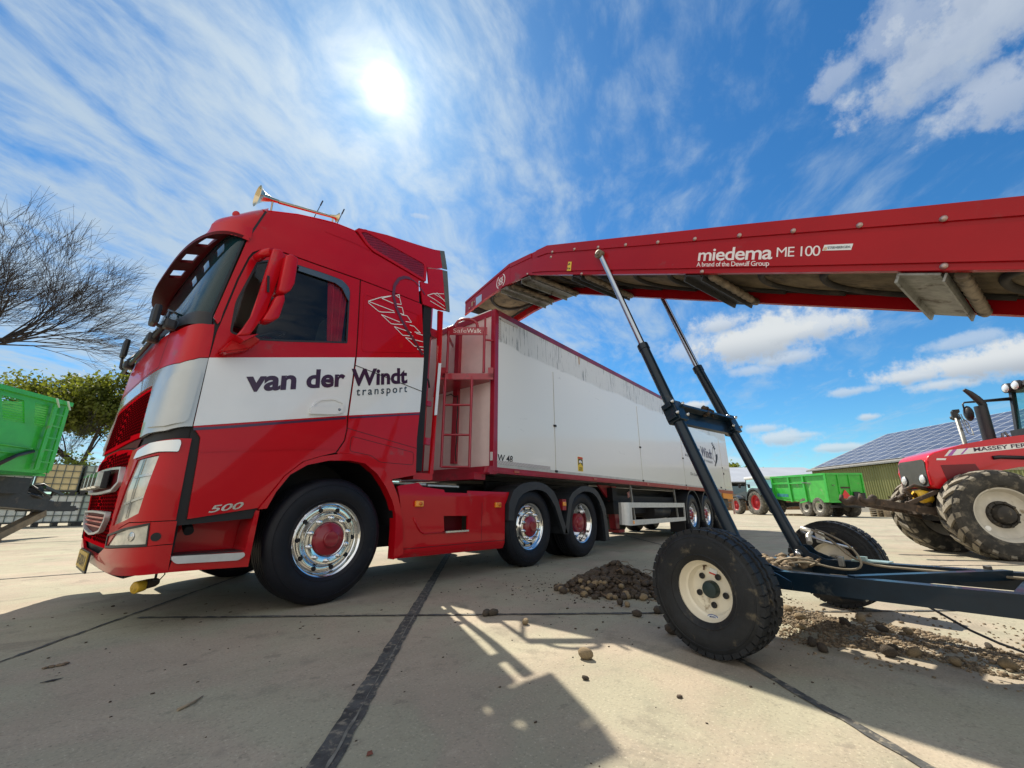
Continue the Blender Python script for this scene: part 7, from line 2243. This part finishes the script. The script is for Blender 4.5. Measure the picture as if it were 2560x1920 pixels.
loose = [  # ground spot in image crop pixels, size, label
    ((1.1945e3, 425, 0), .026, 'pale round potato in the first sunlit patch near the tar joint', 0),
    ((1593, 652, 0), .036, 'large pale potato standing alone on the sunlit concrete', 0),
    ((935, 368, 0), .030, 'dark rotten potato on the tar joint, left of a pair', 1), ((982, 366, 0), .030, 'reddish muddy potato on the tar joint, right of a pair', 1),
    ((1818, 296, 0), .030, 'muddy potato just in front of the heap', 1), ((1866, 308, 0), .026, 'pale flat potato at the front foot of the heap', 0),
    ((1932, 374, 0), .030, 'muddy potato between the heap and the white wheel', 1), ((2066, 352, 0), .034, 'muddy potato touching the tyre from the left', 1), ((2168, 488, 0), .042, 'big muddy clod of a potato against the foot of the tyre', 1), ((1590, 790, 0), .012, 'tiny dark potato crumb in the middle of the sunlit concrete', 1)]
def tile(x0, y0, s, x, y):
    X, Y = x0 + x / s - 1280, 960 - (y0 + y / s)
    d = _r * X + _u * Y + _f * 1019.1
    t = -CAM.z / d.z
    return CAM + d * t
for (q, s, lab, dk) in loose:
    P = tile(860, 1400, 2.633, q[0], q[1]); potato(P.x, P.y, s * .75, s, rp.choice(PMD if dk else PM), lab, None)
loose2 = [((240, 838), .030, 'potato right behind the tyre at the end of the soil strip', 0), ((338, 905), .028, 'potato among soil crumbs, near the tyre', 0), ((350, 985), .022, 'small potato among crumbs below the tyre', 0), ((440, 1118), .026, 'muddy potato in the shade beside the tyre', 1), ((850, 918), .034, 'pale long potato on top of the soil strip below the frame', 0), ((720, 955), .030, 'shaded potato in the dark band of soil', 1),
          ((1030, 1005), .026, 'muddy potato in the middle of the soil strip', 1), ((1246, 1028), .028, 'pale potato at the upper side of the soil strip', 0)]
for (q, s, lab, dk) in loose2:
    P = tile(1900, 1280, 3.352, q[0], q[1]); potato(P.x, P.y, s * .75, s, rp.choice(PMD if dk else PM), lab, None)
loose3 = [((1255, 668), .028, 'shaded potato at the lower side of the soil strip', 1), ((1572, 690), .034, 'pair of muddy potatoes, larger one, on the sunlit soil strip', 1), ((1590, 660), .022, 'smaller potato lying against a larger one on the soil strip', 1), ((1695, 690), .028, 'round potato on the right part of the soil strip', 0), ((1890, 735), .028, 'potato lying at the shadow edge near the right side', 0), ((2140, 752), .034, 'large pale potato at the right end of the soil strip', 0), ((1205, 640), .024, 'dark potato in the shade next to the tyre tread', 1), ((2050, 655), .02, 'dark clod of a potato near the right edge', 1)]
for (q, s, lab, dk) in loose3:
    P = tile(1400, 1280, 1.907, q[0], q[1]); potato(P.x, P.y, s * .75, s, rp.choice(PMD if dk else PM), lab, None)
# strip of dry soil crumbs under the frame
b = MB()
poly_px = [(1040, 440), (1340, 500), (1700, 560), (2212, 690), (2300, 820), (2000, 770), (1700, 700), (1400, 650), (1180, 640), (1050, 600)]
PG = [tile(1400, 1280, 1.907, *q) for q in poly_px]
PG2 = [(p.x, p.y) for p in PG]
bx = [p[0] for p in PG2]; byy = [p[1] for p in PG2]
cnt = 0
while cnt < 5200:
    x, y = rp.uniform(min(bx) - .2, max(bx) + .4), rp.uniform(min(byy) - .3, max(byy) + .2)
    if not inpoly(x, y, PG2):
        if rp.random() > .035: continue
    cl_ = mnoise.noise(Vector((x * 5, y * 5, 0)))
    if cl_ < -.12 and rp.random() < .75: continue
    s = rp.uniform(.002, .0085) * (1.9 if rp.random() < .08 else 1)
    b.ball((x, y, s * .5), s, 1, (rp.uniform(.9, 1.7), rp.uniform(.8, 1.4), rp.uniform(.5, .9))); cnt += 1
ss_ = b.build('soil_crumbs', M['soildry'], None, fixn=False); tag(ss_, 'dry soil crumbs strewn in a strip under the conveyor frame', 'soil', kind='stuff')
b = MB()
for i in range(700):            # scattered dirt over the yard
    x, y = rp.uniform(-2.5, 4.5), rp.uniform(-3.4, 1.5)
    s = (.0012 + .005 * rp.random() ** 2) * (1.8 if rp.random() < .08 else 1)
    b.ball((x, y, s * .4), s, 1, (rp.uniform(.9, 2.2), rp.uniform(.8, 1.5), .6))
for i in range(750):
    x, y = HX + rp.gauss(-.1, .55), HY + rp.gauss(.1, .5)
    s = .0015 + .009 * rp.random() ** 3
    b.ball((x, y, s * .4), s, 1, (rp.uniform(.9, 2.0), rp.uniform(.8, 1.5), .6))
sc_ = b.build('dirt_specks', M['soil'], None, fixn=False); tag(sc_, 'small dark dirt specks scattered over the concrete yard', 'dirt', kind='stuff')
b = MB()
for i in range(16):             # dry stems round the heap
    a = rp.uniform(0, 6.28); x, y = HX - .25 + rp.gauss(0, .35), HY - .1 + rp.gauss(0, .3); L = rp.uniform(.08, .22)
    z0 = max(0, hz_(x, y))
    pts = [(x + L * k / 4 * math.cos(a) + rp.gauss(0, .01), y + L * k / 4 * math.sin(a) + rp.gauss(0, .01), z0 + .03 + .02 * math.sin(k) + rp.uniform(0, .02)) for k in range(5)]
    b.tube(pts, .0035, 5)
o = b.build('dry_stems', M['stem'], None, fixn=False); tag(o, 'dry potato stems tangled in the heap', 'stems', kind='stuff')
def litter(name, q, label, cat, build, m):
    P = tile(0, 1400, 2.458, *q); b = MB(); build(b); o = b.build(name, M[m]); o.location = (P.x, P.y, 0); return tag(o, label, cat)
litter('twig', (1170, 890), 'short curved grey twig on the shaded concrete', 'twig', lambda b: b.tube([(-.05, -.03, .006), (-.015, -.015, .007), (.02, .01, .006), (.055, .045, .005)], [.006, .0055, .0045, .002], 6), 'wood')
litter('leaf', (312, 748), 'dark flat leaf on the shaded concrete, lower left', 'leaf', lambda b: b.prism([(-.035, .004), (0, .012), (.04, .004), (.0, -.008)], lambda a, c, t: (a, c, .003 + t + .08 * abs(c)), 0, .002), 'iron')
litter('leaf', (345, 655), 'crumpled brown clump of dry leaf above the dark flat leaf', 'leaf', lambda b: [b.ball((rp.uniform(-.04, .04), rp.uniform(-.012, .012), .006), rp.uniform(.006, .013), 1, (1.6, .8, .5)) for _ in range(10)], 'stem')
P = tile(860, 1400, 2.633, 168, 1288)
b = MB(); b.prism([(-.012, 0), (0, .014), (.016, .012), (.006, -.010)], lambda a, c, t: (a, c, .003 + t + .2 * abs(c)), 0, .0015); o = b.build('leaf', mat('reddish_leaf', (.16, .05, .03), .7)); o.location = (P.x, P.y, 0); tag(o, 'small reddish leaf beside the wide tar joint', 'leaf')
